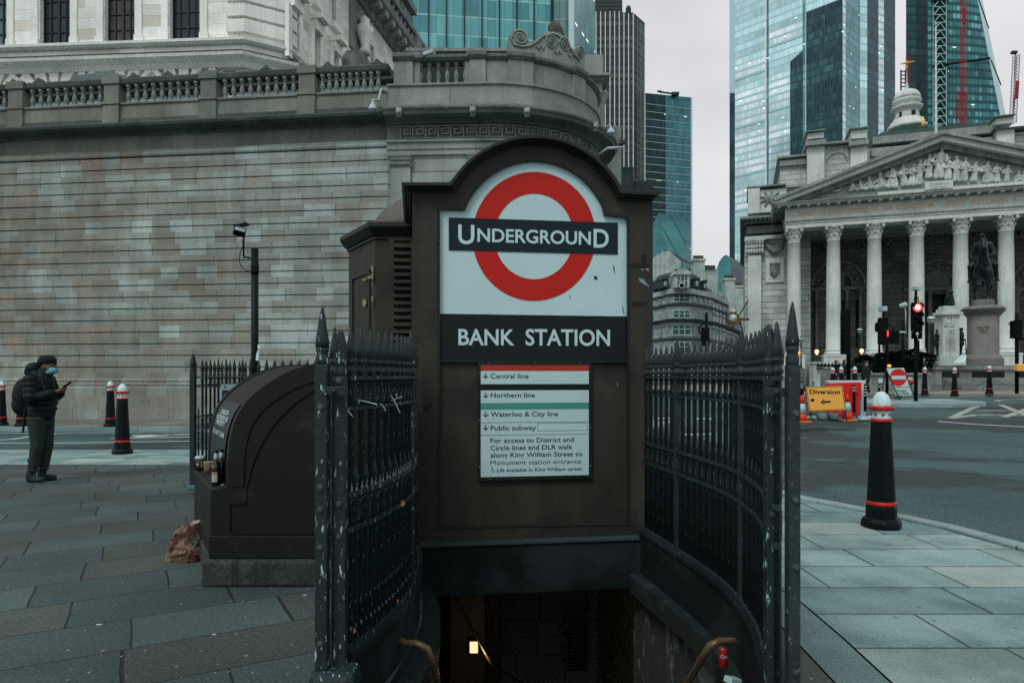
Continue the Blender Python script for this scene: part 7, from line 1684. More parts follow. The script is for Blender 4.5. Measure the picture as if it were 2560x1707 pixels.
mb = MB(); mb.lathe([(.030,0),(.037,.093),(.034,.093),(.028,.01)],c=c,n=24); mb.build('cup',M_kraft,t); mb = MB(); mb.lathe([(.0365,.092),(.0395,.094),(.0395,.099),(.035,.099)],c=c,n=24); mb.build('rim',mat('cream_rim',(.3,.26,.18),bump=0),t)
M_bglass = mat('brown_bottle_glass',(.014,.010,.008),rough=.12,var=.1,bump=0,spec=1.5); M_lab = mat('bottle_label',(.34,.38,.35),rough=.6,var=.15,vs=30,bump=0); M_labo = mat('orange_label_top',(.40,.22,.12),rough=.6,bump=0)
for i,(px,d,lab) in enumerate(((540,.07,'beer bottle at the front of the ledge with an orange and white label'),(553,.15,'middle beer bottle of three on the ledge, turned away'),(563,.25,'rearmost beer bottle of three, against the curved vent box'))):
    c = onledge(px,d); t = thing('beer_bottle',lab,'bottle',c,0,'beer bottles on the ledge')
    mb = MB(); mb.lathe([(.028,0),(.032,.006),(.032,.135),(.029,.155),(.016,.185),(.0135,.20),(.0135,.245)],c=c,n=20); mb.build('glass',M_bglass,t)
    mb = MB(); mb.lathe([(.0165,.19),(.0145,.203),(.0142,.232)],c=c,n=16); mb.build('neck_label',M_lab,t); mb = MB(); mb.lathe([(.0145,.243),(.0155,.246),(.0155,.255),(.001,.257)],c=c,n=14); mb.build('crown',M_bolb,t)
    if i < 2:
        mb = MB(); a_,b_ = (-2.2,-.9) if i == 0 else (-1.75,-1.35)
        for nm_,m_,z0_,z1_ in (('label',M_lab,.035,.085),('label_top',M_labo,.0855,.105)):
            mb = MB(); n = 8; vs = [c+Vector((.0326*math.cos(slump(a_,b_,k/n)),.0326*math.sin(slump(a_,b_,k/n)),z)) for k in range(n+1) for z in (z0_,z1_)]
            mb.add(vs,[(2*k,2*k+2,2*k+3,2*k+1) for k in range(n)],smooth=True); mb.build(nm_,m_,t)
        mb = MB(); mb.add([c+Vector((-.012,-.0305,.150)),c+Vector((-.006,-.0315,.128)),c+Vector((.018,-.0285,.142))],[(0,1,2)]); mb.build('arrow_mark',M_lab,t)
c = onledge(566,.02); mb = MB(); rnd = random.Random(2)
pts = [c+Vector((-.04+.02*i,rnd.uniform(-.012,.0),.004+rnd.uniform(0,.012))) for i in range(5)]; mb.add(pts+[p+Vector((.008,.03,rnd.uniform(-.002,.01))) for p in pts],[(i,i+1,6+i,5+i) for i in range(4)]); tag(mb.build('paper_scrap',M_zip),'crumpled white paper scrap on the front corner of the ledge','litter')
# brown paper bag
M_bag = mat('crumpled_brown_paper',(.20,.115,.082),rough=.85,var=.4,vs=14,fine=.35,fs=80,bump=.8,bs=22,dust=((.06,.032,.022),11,.48,.06)); M_bagg = mat('green_palm_print',(.02,.055,.04),rough=.8,bump=0)
bg = thing('paper_bag','crumpled brown paper bag with a green leaf print, slumped against the vent box base','paper bag',(X(460,5.35),5.35,0))
mb = MB(); rnd = random.Random(7); vs = []; nn,kk = 30,12
Z = 5.38; prof_b = [(.0,.138,.08),(.10,.145,.085),(.2,.13,.08),(.245,.115,.05)]
for j in range(kk+1):
    t_ = j/kk
    for i in range(nn):
        a = 2*PI*i/nn; sx = slump(.135,.085,t_ ** 2); sy = slump(.085,.03,t_); ca,sa = math.cos(a),math.sin(a)
        q = Vector((sx*math.copysign(abs(ca) ** .55,ca),sy*math.copysign(abs(sa) ** .6,sa),.255*t_*(1+.12*math.sin(a*1.0+2.5)*t_)))
        nz = (abs(noise.noise(Vector((q.x*22+q.z*9,q.y*22,q.z*12-q.x*8))))-.2)*.05+(abs(noise.noise(q*30+Vector((5,2,1))))-.2)*.022; q *= 1.0; q.x += nz*1.2*ca+.03*t_*t_; q.y += nz; q.z += noise.noise(q*20)*.016*t_
        if j == 0: q.z = 0
        vs.append(Vector((X(461,Z),Z,.004))+Matrix.Rotation(-.15,3,'Z') @ q)
fs = [(j*nn+i,j*nn+(i+1)%nn,(j+1)*nn+(i+1)%nn,(j+1)*nn+i) for j in range(kk) for i in range(nn)]
mb.add(vs,fs); mb.build('bag',M_bag,bg)
mb = MB(); c0 = P(486,1352,5.27)
for k in range(9):
    a = R(20+k*32); d = Vector((math.cos(a),-.05,math.sin(a))); n_ = Vector((-math.sin(a),0,math.cos(a)))*.007; mb.add([c0+d*.008,c0+d*.022+n_,c0+d*.042,c0+d*.022-n_],[(0,1,2,3)])
mb.build('leaf_print',M_bagg,bg,fixn=True)
mb = MB(); c0 = P(484,1308,5.3); mb.add([c0+Vector((-.03,0,-.01)),c0+Vector((.03,.01,0)),c0+Vector((.035,.05,.02)),c0+Vector((-.02,.04,.012))],[(0,1,2,3)]); mb.build('folded_flap',mat('pale_paper',(.32,.22,.16),bump=0),bg)
# litter: flecks on the slabs, one object each
rnd = random.Random(11); M_fleck = mat('trodden_gum_fleck',(.15,.20,.20),rough=.9,bump=0); M_lit = mat('white_litter',(.5,.55,.54),bump=0); M_lito = mat('orange_litter',(.5,.25,.14),bump=0)
def gp0(px,py): Z = CZ*F/(py-HY); return Vector((X(px,Z),Z,0))
mb = MB()
for i in range(120):
    c = gp0(rnd.uniform(20,1000) if i%3 else rnd.uniform(420,800),rnd.uniform(1400,1730)) if i < 95 else gp0(rnd.uniform(2000,2560),rnd.uniform(1400,1700))
    if-.75 < c.x < 1.2: continue
    r = rnd.uniform(.004,.013); mb.lathe([(.0001,.0035),(r*.9,.003),(r,.001)],n=7,m=Matrix.Translation(c) @ Matrix.Rotation(rnd.uniform(0,3),4,'Z') @ Matrix.Diagonal((1,rnd.uniform(.5,1),1,1)))
tag(mb.build('gum_flecks',M_fleck),'scattered pale flecks of trodden gum on the dark slabs','flecks',kind='stuff')
for x,y,w,m_,lab in ((248,1562,13,M_lit,'small white paper slip on the dark slabs below the vent box'),(257,1628,8,M_lito,'small orange scrap on the dark slab at bottom left'),(535,1587,9,M_lit,'white cigarette stub on the slabs at bottom centre left'),(171,1627,7,M_lito,'tiny orange scrap in a slab joint near the left corner'),(762,1488,9,M_lit,'white stub lying near the left gate post')):
    c = gp0(x,y); mb = MB(); k = c.y/F; mb.boxm(Matrix.Translation(c+Vector((0,0,.004))) @ Matrix.Rotation(.3,4,'Z'),w*k,.008,.005); tag(mb.build('litter',m_),lab,'litter')
# red drinks can and crushed carton on the right coping
c = P(1808,1667,3.32); t = thing('drinks_can','slim red drinks can with white script standing on the right coping of the stairs','can',c)
Rc = 11*3.32/F; hcn = 50*3.32/F
M_canr = mat('can_red',(.34,.012,.01),rough=.35,var=.1,bump=0,spec=1); mb = MB(); mb.lathe([(Rc*.8,0),(Rc,.006),(Rc,hcn-.01),(Rc*.85,hcn)],c=c,n=24); mb.build('body',M_canr,t); mb = MB(); mb.lathe([(Rc*.86,hcn),(Rc*.84,hcn+.002),(.001,hcn)],c=c,n=20); mb.build('lid',M_bolt,t)
mb = MB()
def onc(a,b): th =-PI/2+(a)/Rc; return c+Vector(((Rc+.0008)*math.cos(th),(Rc+.0008)*math.sin(th),b))
text_to(mb,'Coca',lambda a,b: onc(a,b),-.019,.021,.052,.017,.02,.35); mb.build('script',M_lid,t)
c = P(1832,1700,3.2); t = thing('crushed_carton','crushed white carton lying on the right coping below the can','litter',c); mb = MB(); mb.boxm(Matrix.Translation(c+Vector((0,0,.0))) @ Matrix.Rotation(.5,4,'Z') @ Matrix.Rotation(.3,4,'Y'),.07,.05,.03); mb.build('box',M_lid,t,bevel=.004)
# poster on the back left railing
M_pos = mat('poster_dark',(.012,.014,.016),rough=.4,bump=0); M_posw = mat('poster_header',(.22,.31,.32),rough=.4,bump=0); M_poso = mat('poster_orange',(.55,.20,.05),rough=.5,bump=0); M_posb = mat('poster_blue',(.03,.22,.36),rough=.5,bump=0)
Z = 8.5; pt = thing('poster','dark public health poster with a pale header hung on the left railing','poster',P(592,1000,Z))
mb = MB(); a,b = P(553,1052,Z),P(630,960,Z); mb.box(a.x,b.x,Z-.015,Z,a.z,b.z); mb.build('board',M_posw,pt)
mb = MB(); a,b = P(557,1049,Z),P(626,975,Z); mb.box(a.x,b.x,Z-.018,Z-.0155,a.z,b.z); mb.build('dark_field',M_pos,pt)
mb = MB()
def ptx(s_,x0,x1,y,cp): 
    u0,u1 = X(x0,Z),X(x1,Z); text_to(mb,s_,lambda a_,b_: Vector((a_,Z-.0195,b_)),u0,u1,H(y,Z),cp*Z/F,.03)
ptx('KEEP THE CITY',562,587,988.5,4.2); mb.build('orange_words',M_poso,pt)
mb = MB(); ptx('COVID-SAFE',589,612,988.5,4.2); mb.build('white_words',M_posw,pt)
mb = MB(); cc = P(570,1008,Z); r_ = .042
pl = [(r_*math.cos(t_),r_*math.sin(t_)*1.0-.01) for t_ in [PI*.15-i*PI*1.3/14 for i in range(15)]]+[(0,.075)]
mb.add([cc+Vector((x,-.0195,z)) for x,z in pl] ,[tuple(range(len(pl)))]); mb.build('drop_symbol',M_posb,pt)
mb = MB()
for k in range(7): mb.box(X(565+k*8.4,Z),X(569+k*8.4,Z),Z-.0195,Z-.0182,H(978.5,Z),H(977.5,Z))
for x,y in ((563,967),(590,966),(618,967)): mb.lathe([(.0001,.001),(.014,0)],n=8,m=Matrix.Translation(P(x,y,Z-.016)) @ Matrix.Rotation(R(90),4,'X'))
mb.build('dashes_and_icons',M_pos,pt)
# floodlight pole behind the left railing
Z = 8.9; t = thing('floodlight_pole','plain black pole with a small floodlight on a side arm, against the blank wall','pole',(X(637,Z),Z,0))
mb = MB(); mb.lathe([(.046,-.05),(.046,H(622,Z))],c=(X(637,Z),Z,0),n=18); mb.build('pole',M_bolb,t)
mb = MB(); mb.lathe([(.05,H(686,Z)),(.052,H(680,Z)),(.052,H(664,Z)),(.05,H(660,Z))],c=(X(637,Z),Z,0),n=18); mb.build('clamp',M_bolb,t)
mb = MB(); mb.tube([P(629,645,Z),P(610,643,Z),P(609,640,Z),P(610,572,Z)],.012,6); mb.build('arm',M_bolb,t)
mb = MB(); mb.tube([P(604,600,Z),P(609,612,Z),P(601,630,Z),P(598,652,Z),P(604,668,Z),P(616,677,Z),P(628,679,Z)],.006,5); mb.build('cable',M_bolb,t)
mb = MB(); c = P(599,579,Z-.05); mr = Matrix.Translation(c) @ Matrix.Rotation(R(25),4,'Z') @ Matrix.Rotation(R(12),4,'Y') @ Matrix.Rotation(R(-38),4,'X'); mb.boxm(mr,.15,.09,.10); mb.build('floodlight',M_bolb,t,bevel=.01)
mb = MB(); mb.boxm(mr @ Matrix.Translation((0,-.048,0)),.125,.006,.085); mb.build('lamp_glass',mat('floodlight_glass',(.32,.38,.39),rough=.3,bump=0),t)
mb = MB(); mb.boxm(Matrix.Translation(c+Vector((.02,.02,.085))) @ Matrix.Rotation(R(-14),4,'Y'),.17,.15,.012); mb.build('hood',M_bolb,t)
mb = MB(); q = [P(650,862,8.3),P(651,866,8.3),P(650,884,8.3),P(646,902,8.28),P(639,900,8.3),P(641,885,8.3),P(645,872,8.28),P(644,862,8.3)]; mb.add(q,[tuple(range(8))]); tag(mb.build('plastic_strip',M_zip),'strip of white plastic caught on the railing spikes beside the black pole','litter')
mb = MB(); c = P(484,1222,8.4); mb.boxm(Matrix.Translation(c+Vector((0,0,.02))),.13,.08,.05); tag(mb.build('blue_scrap',mat('blue_plastic',(.05,.16,.2),bump=0),bevel=.01),'small blue plastic scrap at the foot of the left railing post','litter')

M_leafo = mat('orange_autumn_leaf',(.55,.20,.04),rough=.7,var=.3,vs=20,bump=0)
for x,y,Z,k,lab in ((884,1574,2.97,.012,'orange fallen leaf caught low on the left railing'),(994,1500,3.42,.008,'small yellow leaf on a bar at the right end of the left railing'),(1006,1256,3.38,.015,'torn orange flyer corner poking through the ring band of the left railing')):
    c = P(x,y,Z); mb = MB(); mb.add([c+Vector(q)*k for q in ((-.6,0,-1),(.2,-.2,-1.2),(1,0,-.4),(.5,-.3,.9),(-.3,0,.8))],[(0,1,2,3,4)]); tag(mb.build('fallen_leaf',M_leafo),lab,'litter')
# ================================================================ junction: road works, signals, monuments
M_or = mat('sign_orange',(.95,.42,.08),rough=.5,var=.04,bump=0); M_cone = mat('cone_red',(.75,.035,.012),rough=.5,var=.1,bump=0); M_conew = mat('cone_grey_sleeve',(.42,.50,.52),rough=.4,var=.15,bump=0); M_coneb = mat('cone_orange_base',(.62,.20,.02),rough=.6,bump=0)
M_plr = mat('red_plastic',(.62,.018,.014),rough=.45,var=.1,bump=0); M_plw = mat('grey_white_plastic',(.46,.54,.56),rough=.5,var=.15,vs=2,bump=0); M_sand = mat('grey_sandbag',(.09,.12,.12),rough=.9,var=.4,vs=4,fine=.3,bump=.3,bs=20); M_stl = mat('dark_steel',(.03,.04,.042),rough=.5,metal=.3,bump=0); M_sw = mat('sign_white',(.56,.64,.64),rough=.4,var=.04,bump=0); M_sr = mat('sign_red',(.60,.03,.022),rough=.4,var=.04,bump=0); M_signg = mat('grey_sign_back',(.2,.24,.24),bump=0)
def cone(px,ytop,ybot,h,lab,lean=0.0,sleeve=True):
    Z = h*F/(ybot-ytop); c = Vector((X(px,Z),Z,H(ybot,Z))); t = thing('traffic_cone',lab,'traffic cone',c,0,'traffic cones'); k = h/.75
    mb = MB(); mb.boxm(Matrix.Translation(c+Vector((0,0,.02*k))),.40*k,.40*k,.035*k); mb.build('base',M_coneb,t,bevel=.012)
    def rr(z): return k*slump(.145,.032,z/.75)
    parts = ((.0375,.24,M_cone,'lower_cone'),(.2405,.52,M_conew,'sleeve'),(.5205,.75,M_cone,'tip')) if sleeve else ((.0375,.75,M_cone,'cone_body'),)
    for z0_,z1_,m_,nm in parts: mb = MB(); mb.lathe([(rr(z0_)+(.003 if m_ is M_conew else 0),z0_*k),(rr(z1_)+(.003 if m_ is M_conew else 0),z1_*k)],c=c,n=22); mb.build(nm,m_,t)
    return t
cone(2005,988,1055.5,.75,'red and grey traffic cone just right of the tall gate post')
cone(2118,985,1051.5,.75,'red and grey traffic cone at the right end of the orange diversion sign')
cone(2041,942,964,.75,'small distant cone seen above the diversion sign')
cone(2213.5,956,990,.95,'slim plain red cone beside the no entry sign',sleeve=False)
# diversion sign
Z = 19.0; S = Fr((X(2012,Z),Z),(1,.02)); sg = thing('diversion_sign','orange rectangular diversion sign with a left arrow on a low steel frame','sign',S.p(.6,0,0))
def sh(px,py,v=0): return S.hit(px,py,v)
sq = [(2022,1029),(2115,1025),(2107,963.5),(2013,966)]
mb = MB(); mb.prismf([sh(*q) for q in sq],0,.03,S); mb.build('sign_edge',M_stl,sg,bevel=.01)
def inset(q,d): cx_,cy_ = sum(a for a,_ in q)/4,sum(b for _,b in q)/4; return [(a+(cx_-a)*d,b+(cy_-b)*d*1.4) for a,b in q]
mb = MB(); mb.prismf([sh(*q) for q in inset(sq,.015)],-.004,.0,S); mb.build('orange_margin',M_or,sg)
mb = MB(); mb.prismf([sh(*q) for q in inset(sq,.045)],-.007,-.0042,S); mb.build('black_border',M_black,sg)
mb = MB(); mb.prismf([sh(*q) for q in inset(sq,.075)],-.010,-.0072,S); mb.build('orange_field',M_or,sg)
mb = MB(); text_px(mb,'Diversion',S,2024,2100,984.5,10.5,-.0115,.03)
for q in ([(2027,1004),(2035.5,1003.7),(2036,996.3),(2027.3,996.7)],[(2060,1007),(2077,1006),(2077,1001.5),(2060,1002.5)],[(2051,1005),(2061,1011.5),(2062.5,1010),(2057.5,1004.7),(2061.5,999),(2060,998)]):
    mb.add([S.p(sh(*w,-.0115)[0],-.0115,sh(*w,-.0115)[1]) for w in q],[tuple(range(len(q)))])
mb.build('lettering',M_black,sg,fixn=True)
mb = MB()
for a,b in (((2013,966),(2029,1050)),((2107,964),(2117,1053))): pa,pb = sh(*a),sh(*b); mb.tube([S.p(pa[0],.04,pa[1]),S.p(pb[0],.0,pb[1])],.016,6); mb.tube([S.p(pa[0],.05,pa[1]),S.p(pb[0],.8,pb[1])],.014,6)
pa,pb = sh(2027,1035),sh(2114,1037); mb.tube([S.p(pa[0],0,pa[1]),S.p(pb[0],0,pb[1])],.014,6); mb.build('frame',M_stl,sg)
mb = MB()
for x,y in ((2024,963.5),(2056,963),(2090,962.6),(2109,976),(2113,1007),(2017,1003),(2036,1029),(2064,1028),(2100,1027)): q = sh(x,y,-.01); mb.lathe([(.001,.012),(.016,.01),(.018,0)],n=8,m=Matrix.Translation(S.p(q[0],-.008,q[1])) @ Matrix.Rotation(R(90),4,'X'))
mb.build('clips',M_signg,sg)
for px,w,lab in ((2055,27,'left grey sandbag weighing down the diversion sign frame'),(2083,26,'right grey sandbag weighing down the diversion sign frame')):
    c = P(px,1050,Z-.1); ww = w*Z/F/2; o = blob('sandbag',[('e',c+Vector((0,0,.09)),(ww,.16,.085)),('e',c+Vector((0,0,.14)),(ww*.95,.12,.06)),('c',c+Vector((-ww*.8,0,.17)),.04,c+Vector((ww*.8,0,.17)),.04),('e',c+Vector((0,0,.045)),(ww*.9,.17,.05))],M_sand,None,vox=.02,smooth=3); tag(o,lab,'sandbag','sandbags under the road works signs')
c = P(2035,1048,Z+.2); o = blob('plastic_sheet',[('e',c+Vector((0,0,.05)),(.22,.12,.05)),('e',c+Vector((.1,-.05,.03)),(.2,.1,.03))],M_plw,None,vox=.02,smooth=2); tag(o,'crumpled white sheeting under the left end of the diversion sign','sheeting')
# red and white water filled barrier
Z = 21.5; B = Fr((X(2070,Z),Z),(1,-.10)); 
def bh_(px,py,v=0): return B.hit(px,py,v)
wb = thing('white_barrier','grey white plastic barrier standing close behind the red one','barrier',B.p(1,1,0))
mb = MB(); a,b = bh_(2071,1040,.9),bh_(2166,951,.9); mb.box(a[0],b[0],.9,1.25,a[1],b[1],B); mb.build('body',M_plw,wb,bevel=.04)
mb = MB(); a,b = bh_(2068,1048,.55),bh_(2174,1036,.55); mb.box(a[0],b[0],.2,1.5,a[1],a[1]+.10,B); mb.box(bh_(2152,0,.5)[0],bh_(2164,0,.5)[0],.5,.9,a[1],a[1]+1.0,B)
for k in range(4): q = slump(a[0]+.1,b[0]-.2,k/3); mb.box(q,q+.14,.18,.3,a[1],a[1]+.14,B)
mb.build('foot',M_plw,wb,bevel=.02)
rb_ = thing('red_barrier','bright red plastic barrier block behind the diversion sign','barrier',B.p(1,.2,0))
q = [(2074,1041),(2150,1037),(2150,1000),(2155,998),(2155,955),(2150,955),(2074,958)]
mb = MB(); mb.prismf([bh_(x,y) for x,y in q],0,.45,B); mb.build('body',M_plr,rb_,bevel=.04)
for x0,x1,y0,y1 in ((2078,2100,970,980),(2104,2122,970,990),(2134,2146,966,985),(2108,2120,996,1006),(2108,2120,1012,1024)): a,b = bh_(x0,y1),bh_(x1,y0); mb = MB(); mb.box(a[0],b[0],-.04,.01,a[1],b[1],B); mb.build('moulded_rib',M_plr,rb_,bevel=.02)
def delin(px,y0,y1,Z,lab,n=4,w=6.5):
    c0,c1 = P(px,y1,Z),P(px,y0,Z); t = thing('delineator_post',lab,'post',c0,0,'black and grey banded posts'); r = w*Z/F/2; mb = MB(); mb.lathe([(r,0),(r,c1.z-c0.z),(r*.6,c1.z-c0.z+r*.6)],c=c0,n=14); mb.build('post',M_bolb,t)
    hh = (c1.z-c0.z)
    for k in range(n):
        z = c0.z+hh*(.95-k*.11)-hh*.05; mb = MB(); mb.lathe([(r*1.08,0),(r*1.08,hh*.045)],c=(c0.x,c0.y,z),n=14); mb.build('band',M_conew,t)
delin(2135,964,1030,21.3,'black post with grey bands in front of the red barrier',2); delin(2163,961,1028,21.6,'black post with grey bands at the right end of the white barrier',4,7)
delin(2004,956,1000,23.5,'banded post just right of the gate post, behind the left cone',3); delin(2033,955,990,24.5,'banded post behind the diversion sign, left one'); delin(2061,956,990,24.5,'banded post behind the diversion sign, right one'); delin(2198,962,985,33,'small banded post left of the slim red cone',3,6)
delin(2026,1000,1046,20.5,'short black post behind the lower left of the diversion sign',1,5)
# no entry sign on A frame
Z = 27.6; N = Fr((X(2216,Z),Z),(1,0)); ns = thing('no_entry_sign','tilted white panel with red no entry disc over an except cyclists plate','sign',N.p(.7,0,.4))
def nh(px,py,v=0): return N.hit(px,py,v)
mb = MB(); mb.prismf([nh(x,y) for x,y in ((2233,966.5),(2275,966.5),(2260,919.5),(2216.5,920))],0,.03,N); mb.build('panel',M_sw,ns)
c = nh(2245.5,943.5); r_ = 21.5*Z/F; mb = MB(); mb.add([N.p(c[0]+r_*math.cos(2*PI*i/40),-.004,c[1]+r_*math.sin(2*PI*i/40)) for i in range(40)],[tuple(range(40))]); mb.build('red_disc',M_sr,ns)
a,b = nh(2229,948),nh(2264,939); mb = MB(); mb.box(a[0],b[0],-.010,-.005,a[1],b[1],N); mb.build('white_bar',M_sw,ns)
mb = MB(); mb.prismf([nh(x,y) for x,y in ((2239,989),(2281.5,987.5),(2276,969),(2233.5,969.5))],0,.03,N); mb.build('plate',M_sw,ns)
mb = MB(); text_px(mb,'Except',N,2242,2267,979,6.2,-.004,.02); text_px(mb,'cyclists',N,2243,2272,986,6.2,-.004,.02); mb.build('lettering',M_black,ns)
mb = MB()
for x0,y0,x1,y1 in ((2216,920,2247,1003),(2260,919,2288,1005)): pa,pb = nh(x0,y0),nh(x1,y1); mb.tube([N.p(pa[0],.04,pa[1]),N.p(pb[0],-.1,pb[1])],.02,6); mb.tube([N.p(pa[0],.05,pa[1]),N.p(pb[0]-.2,1.0,pb[1]+.05)],.02,6)
mb.build('frame',M_stl,ns)
for px,w in ((2238,26),): c = P(px,1006,Z+.3); ww = w*Z/F/2; o = blob('sandbag',[('e',c+Vector((0,0,.14)),(ww,.2,.14)),('e',c+Vector((.1,0,.22)),(ww*.8,.15,.12))],M_sand,None,vox=.03,smooth=3); tag(o,'grey sandbag under the no entry sign','sandbag','sandbags under the road works signs')
t = thing('small_warning_sign','small red and white sign half hidden right behind the no entry panel','sign',P(2276,950,29)); mb = MB(); a,b = P(2270,962,29),P(2281,943,29); mb.box(a.x,b.x,29,29.05,a.z,b.z); mb.build('panel',M_sw,t); mb = MB(); c = P(2277,956,28.98); mb.lathe([(.001,.01),(.12,0)],n=14,m=Matrix.Translation(c) @ Matrix.Rotation(R(90),4,'X')); mb.build('red_disc',M_sr,t)
c = P(2223,917,27); mb = MB(); mb.lathe([(.001,.1),(.06,.08),(.07,0),(.001,0)],c=c,n=10); tag(mb.build('beacon',glow('amber_beacon',(1,.35,.05),1.2)),'small amber beacon above the no entry sign','beacon')

# ---- traffic signals
M_sig = mat('signal_black',(.004,.005,.006),rough=.7,spec=.2,var=.2,bump=0); G_red = glow('signal_red',(1,.03,.02),3.2); G_redc = glow('signal_red_core',(1,.42,.40),4.5); M_lensd = mat('dark_lens',(.012,.012,.010),rough=.2,bump=0); M_sblue = mat('sign_blue',(.02,.11,.15),rough=.4,bump=0)
def sig_head(t,px,y0,y1,Z,w=27,lens=(),back=False):
    a,b = P(px-w/2,y1,Z),P(px+w/2,y0,Z); mb = MB(); mb.box(a.x,b.x,Z-.04,Z+.05,a.z,b.z); mb.box(a.x+.06,b.x-.06,Z+.05,Z+.2,a.z+.05,b.z-.05); mb.build('head',M_sig,t,bevel=.012)
    for (ly,kind) in lens:
        c = P(px,ly,Z); r = 10.2*Z/F
        if kind == 'r':
            mb = MB(); mb.lathe([(r*.62,.052),(r*1.05,.05),(r*1.08,.04)],n=24,m=Matrix.Translation(c) @ Matrix.Rotation(R(90),4,'X')); mb.build('lit_lens_rim',G_red,t); mb = MB(); mb.lathe([(.001,.058),(r*.62,.052)],n=24,m=Matrix.Translation(c) @ Matrix.Rotation(R(90),4,'X')); mb.build('lit_lens',G_redc,t)
        elif kind == 'd': mb = MB(); mb.lathe([(.001,.05),(r,.045)],n=20,m=Matrix.Translation(c) @ Matrix.Rotation(R(90),4,'X')); mb.build('lens',M_lensd,t)
        if kind in 'rd':
            mb = MB(); n = 12; vs = []
            for k in range(n+1):
                a_ = PI*k/n; 
                for d_ in (-.04,-.24+.05*abs(math.cos(a_))): vs.append((c.x+r*1.12*math.cos(a_),Z+d_,c.z+r*1.12*math.sin(a_)))
            mb.add(vs,[(2*k,2*k+1,2*k+3,2*k+2) for k in range(n)]); o = mb.build('visor',M_sig,t)
def pole(t,px,y0,y1,Z,w=8,nm='pole',m_=None):
    a,b = P(px,y1,Z),P(px,y0,Z); mb = MB(); mb.lathe([(w*Z/F/2,0),(w*Z/F/2,b.z-a.z)],c=a,n=14); return mb.build(nm,m_ or M_sig,t)
Z = 26.7; t = thing('traffic_light','traffic light showing a bright red lamp over a blue ahead arrow sign','traffic light',P(2289.5,1006,Z))
sig_head(t,2292.5,756,829,Z,26,((768.5,'r'),(791,'d'),(813,'d'))); pole(t,2289.5,820,1007,Z+.25,8.6)
a,b = P(2279,847,Z),P(2305,829.5,Z); mb = MB(); mb.box(a.x,b.x,Z-.03,Z+.04,a.z,b.z); mb.build('sign_box',M_sig,t,bevel=.01)
c = P(2291.8,836.5,Z); r = 10.6*Z/F
for nm,r0,m_,d_ in (('arrow_disc_rim',r,M_sw,.035),('arrow_disc',r*.84,M_sblue,.038)): mb = MB(); mb.lathe([(.001,d_),(r0,d_)],n=28,m=Matrix.Translation(c) @ Matrix.Rotation(R(90),4,'X')); mb.build(nm,m_,t)
mb = MB()
for q in ([(-.1,-.6),(.1,-.6),(.1,.3),(-.1,.3)],[(-.45,.15),(-.3,.02),(.0,.45),(0,.68)],[(.45,.15),(0,.68),(0,.45),(.3,.02)]): mb.add([(c.x+x*r,c.y-.041,c.z+z*r) for x,z in q],[(0,1,2,3)])
mb.build('ahead_arrow',M_sw,t,fixn=True)
mb = MB(); mb.tube([P(2289,756,Z),P(2290,726,Z)],.05,6); mb.tube([P(2283,752,Z),P(2289,735,Z)],.012,4); mb.tube([P(2296,756,Z),P(2295,741,Z)],.02,5); mb.tube([P(2296,850,Z+.3),P(2297,900,Z+.3)],.035,6); mb.build('detector_arm',M_sig,t); mb = MB(); a,b = P(2289,725,Z),P(2302,716,Z); mb.box(a.x,b.x,Z-.1,Z+.3,a.z,b.z); mb.build('detector_box',M_conew,t,bevel=.01)
Z = 31; t = thing('traffic_light','dark traffic light seen from behind, before the second column','traffic light',P(2120,950,Z))
sig_head(t,2114,774,886,Z,23); pole(t,2121.5,773,952,Z+.05,9); mb = MB()
for y in (785,800,815,830,845,860): mb.tube([P(2103,y,Z),P(2107,y+8,Z-.2)],.06,4)
mb.build('visor',M_sig,t)
Z = 30; t = thing('traffic_light','pair of dark signal heads with a small red pedestrian figure lit, on one black pole','traffic light',P(2217,958,Z))
sig_head(t,2208,794,862,Z,24); pole(t,2217.5,858,985,Z,7); pole(t,2198,820,900,Z+.3,5,'side_pole'); sig_head(t,2217,824,860,Z-.6,17)
c = P(2219.5,835,Z-.66); mb = MB(); mb.boxm(Matrix.Translation(c),.045,.01,.20); mb.lathe([(.001,-.03),(.035,0),(.001,.03)],c=c+Vector((0,0,.13)),n=8); mb.build('red_figure',G_red,t)
mb = MB(); mb.tube([P(2210,795,Z),P(2211,775,Z)],.03,5); mb.tube([P(2222,812,Z),P(2232,822,Z),P(2234,836,Z)],.03,5); mb.build('arm',M_sig,t); mb = MB(); a,b = P(2204,778,Z),P(2216,766,Z); mb.box(a.x,b.x,Z-.1,Z+.3,a.z,b.z); mb.build('detector_box',M_conew,t,bevel=.02); sig_head(t,2238,828,860,Z+.6,20)
sig_head(t,2193,806,830,Z+.2,6)
Z = 28.5; t = thing('traffic_light','dark signal pole with a side head at the right edge of the picture','traffic light',P(2541,982,Z))
pole(t,2542,782,984,Z,8.5); a,b = P(2528,846,Z),P(2543,802,Z); mb = MB(); mb.box(a.x,b.x,Z-.3,Z+.1,a.z,b.z); mb.build('head',M_sig,t,bevel=.02); mb = MB(); mb.tube([P(2521,810,Z),P(2540,799,Z),P(2575,803,Z)],.03,5); mb.tube([P(2542,846,Z),P(2575,848,Z)],.05,5); mb.build('arm',M_sig,t); mb = MB(); a,b = P(2535,928,Z-.1),P(2560,910,Z-.1); mb.box(a.x,b.x,Z-.3,Z-.1,a.z,b.z); mb.build('yellow_box',M_or,t,bevel=.03)
Z = 24; t = thing('traffic_light','dark signal head seen from behind on a short pole, in front of the curved building','traffic light',P(1763,900,Z))
sig_head(t,1763,818,864,Z,20); pole(t,1766,782,1020,Z+.1,7); mb = MB(); mb.tube([P(1760,808,Z),P(1750,815,Z),P(1748,828,Z),P(1754,836,Z)],.03,5); mb.build('arm',M_sig,t)
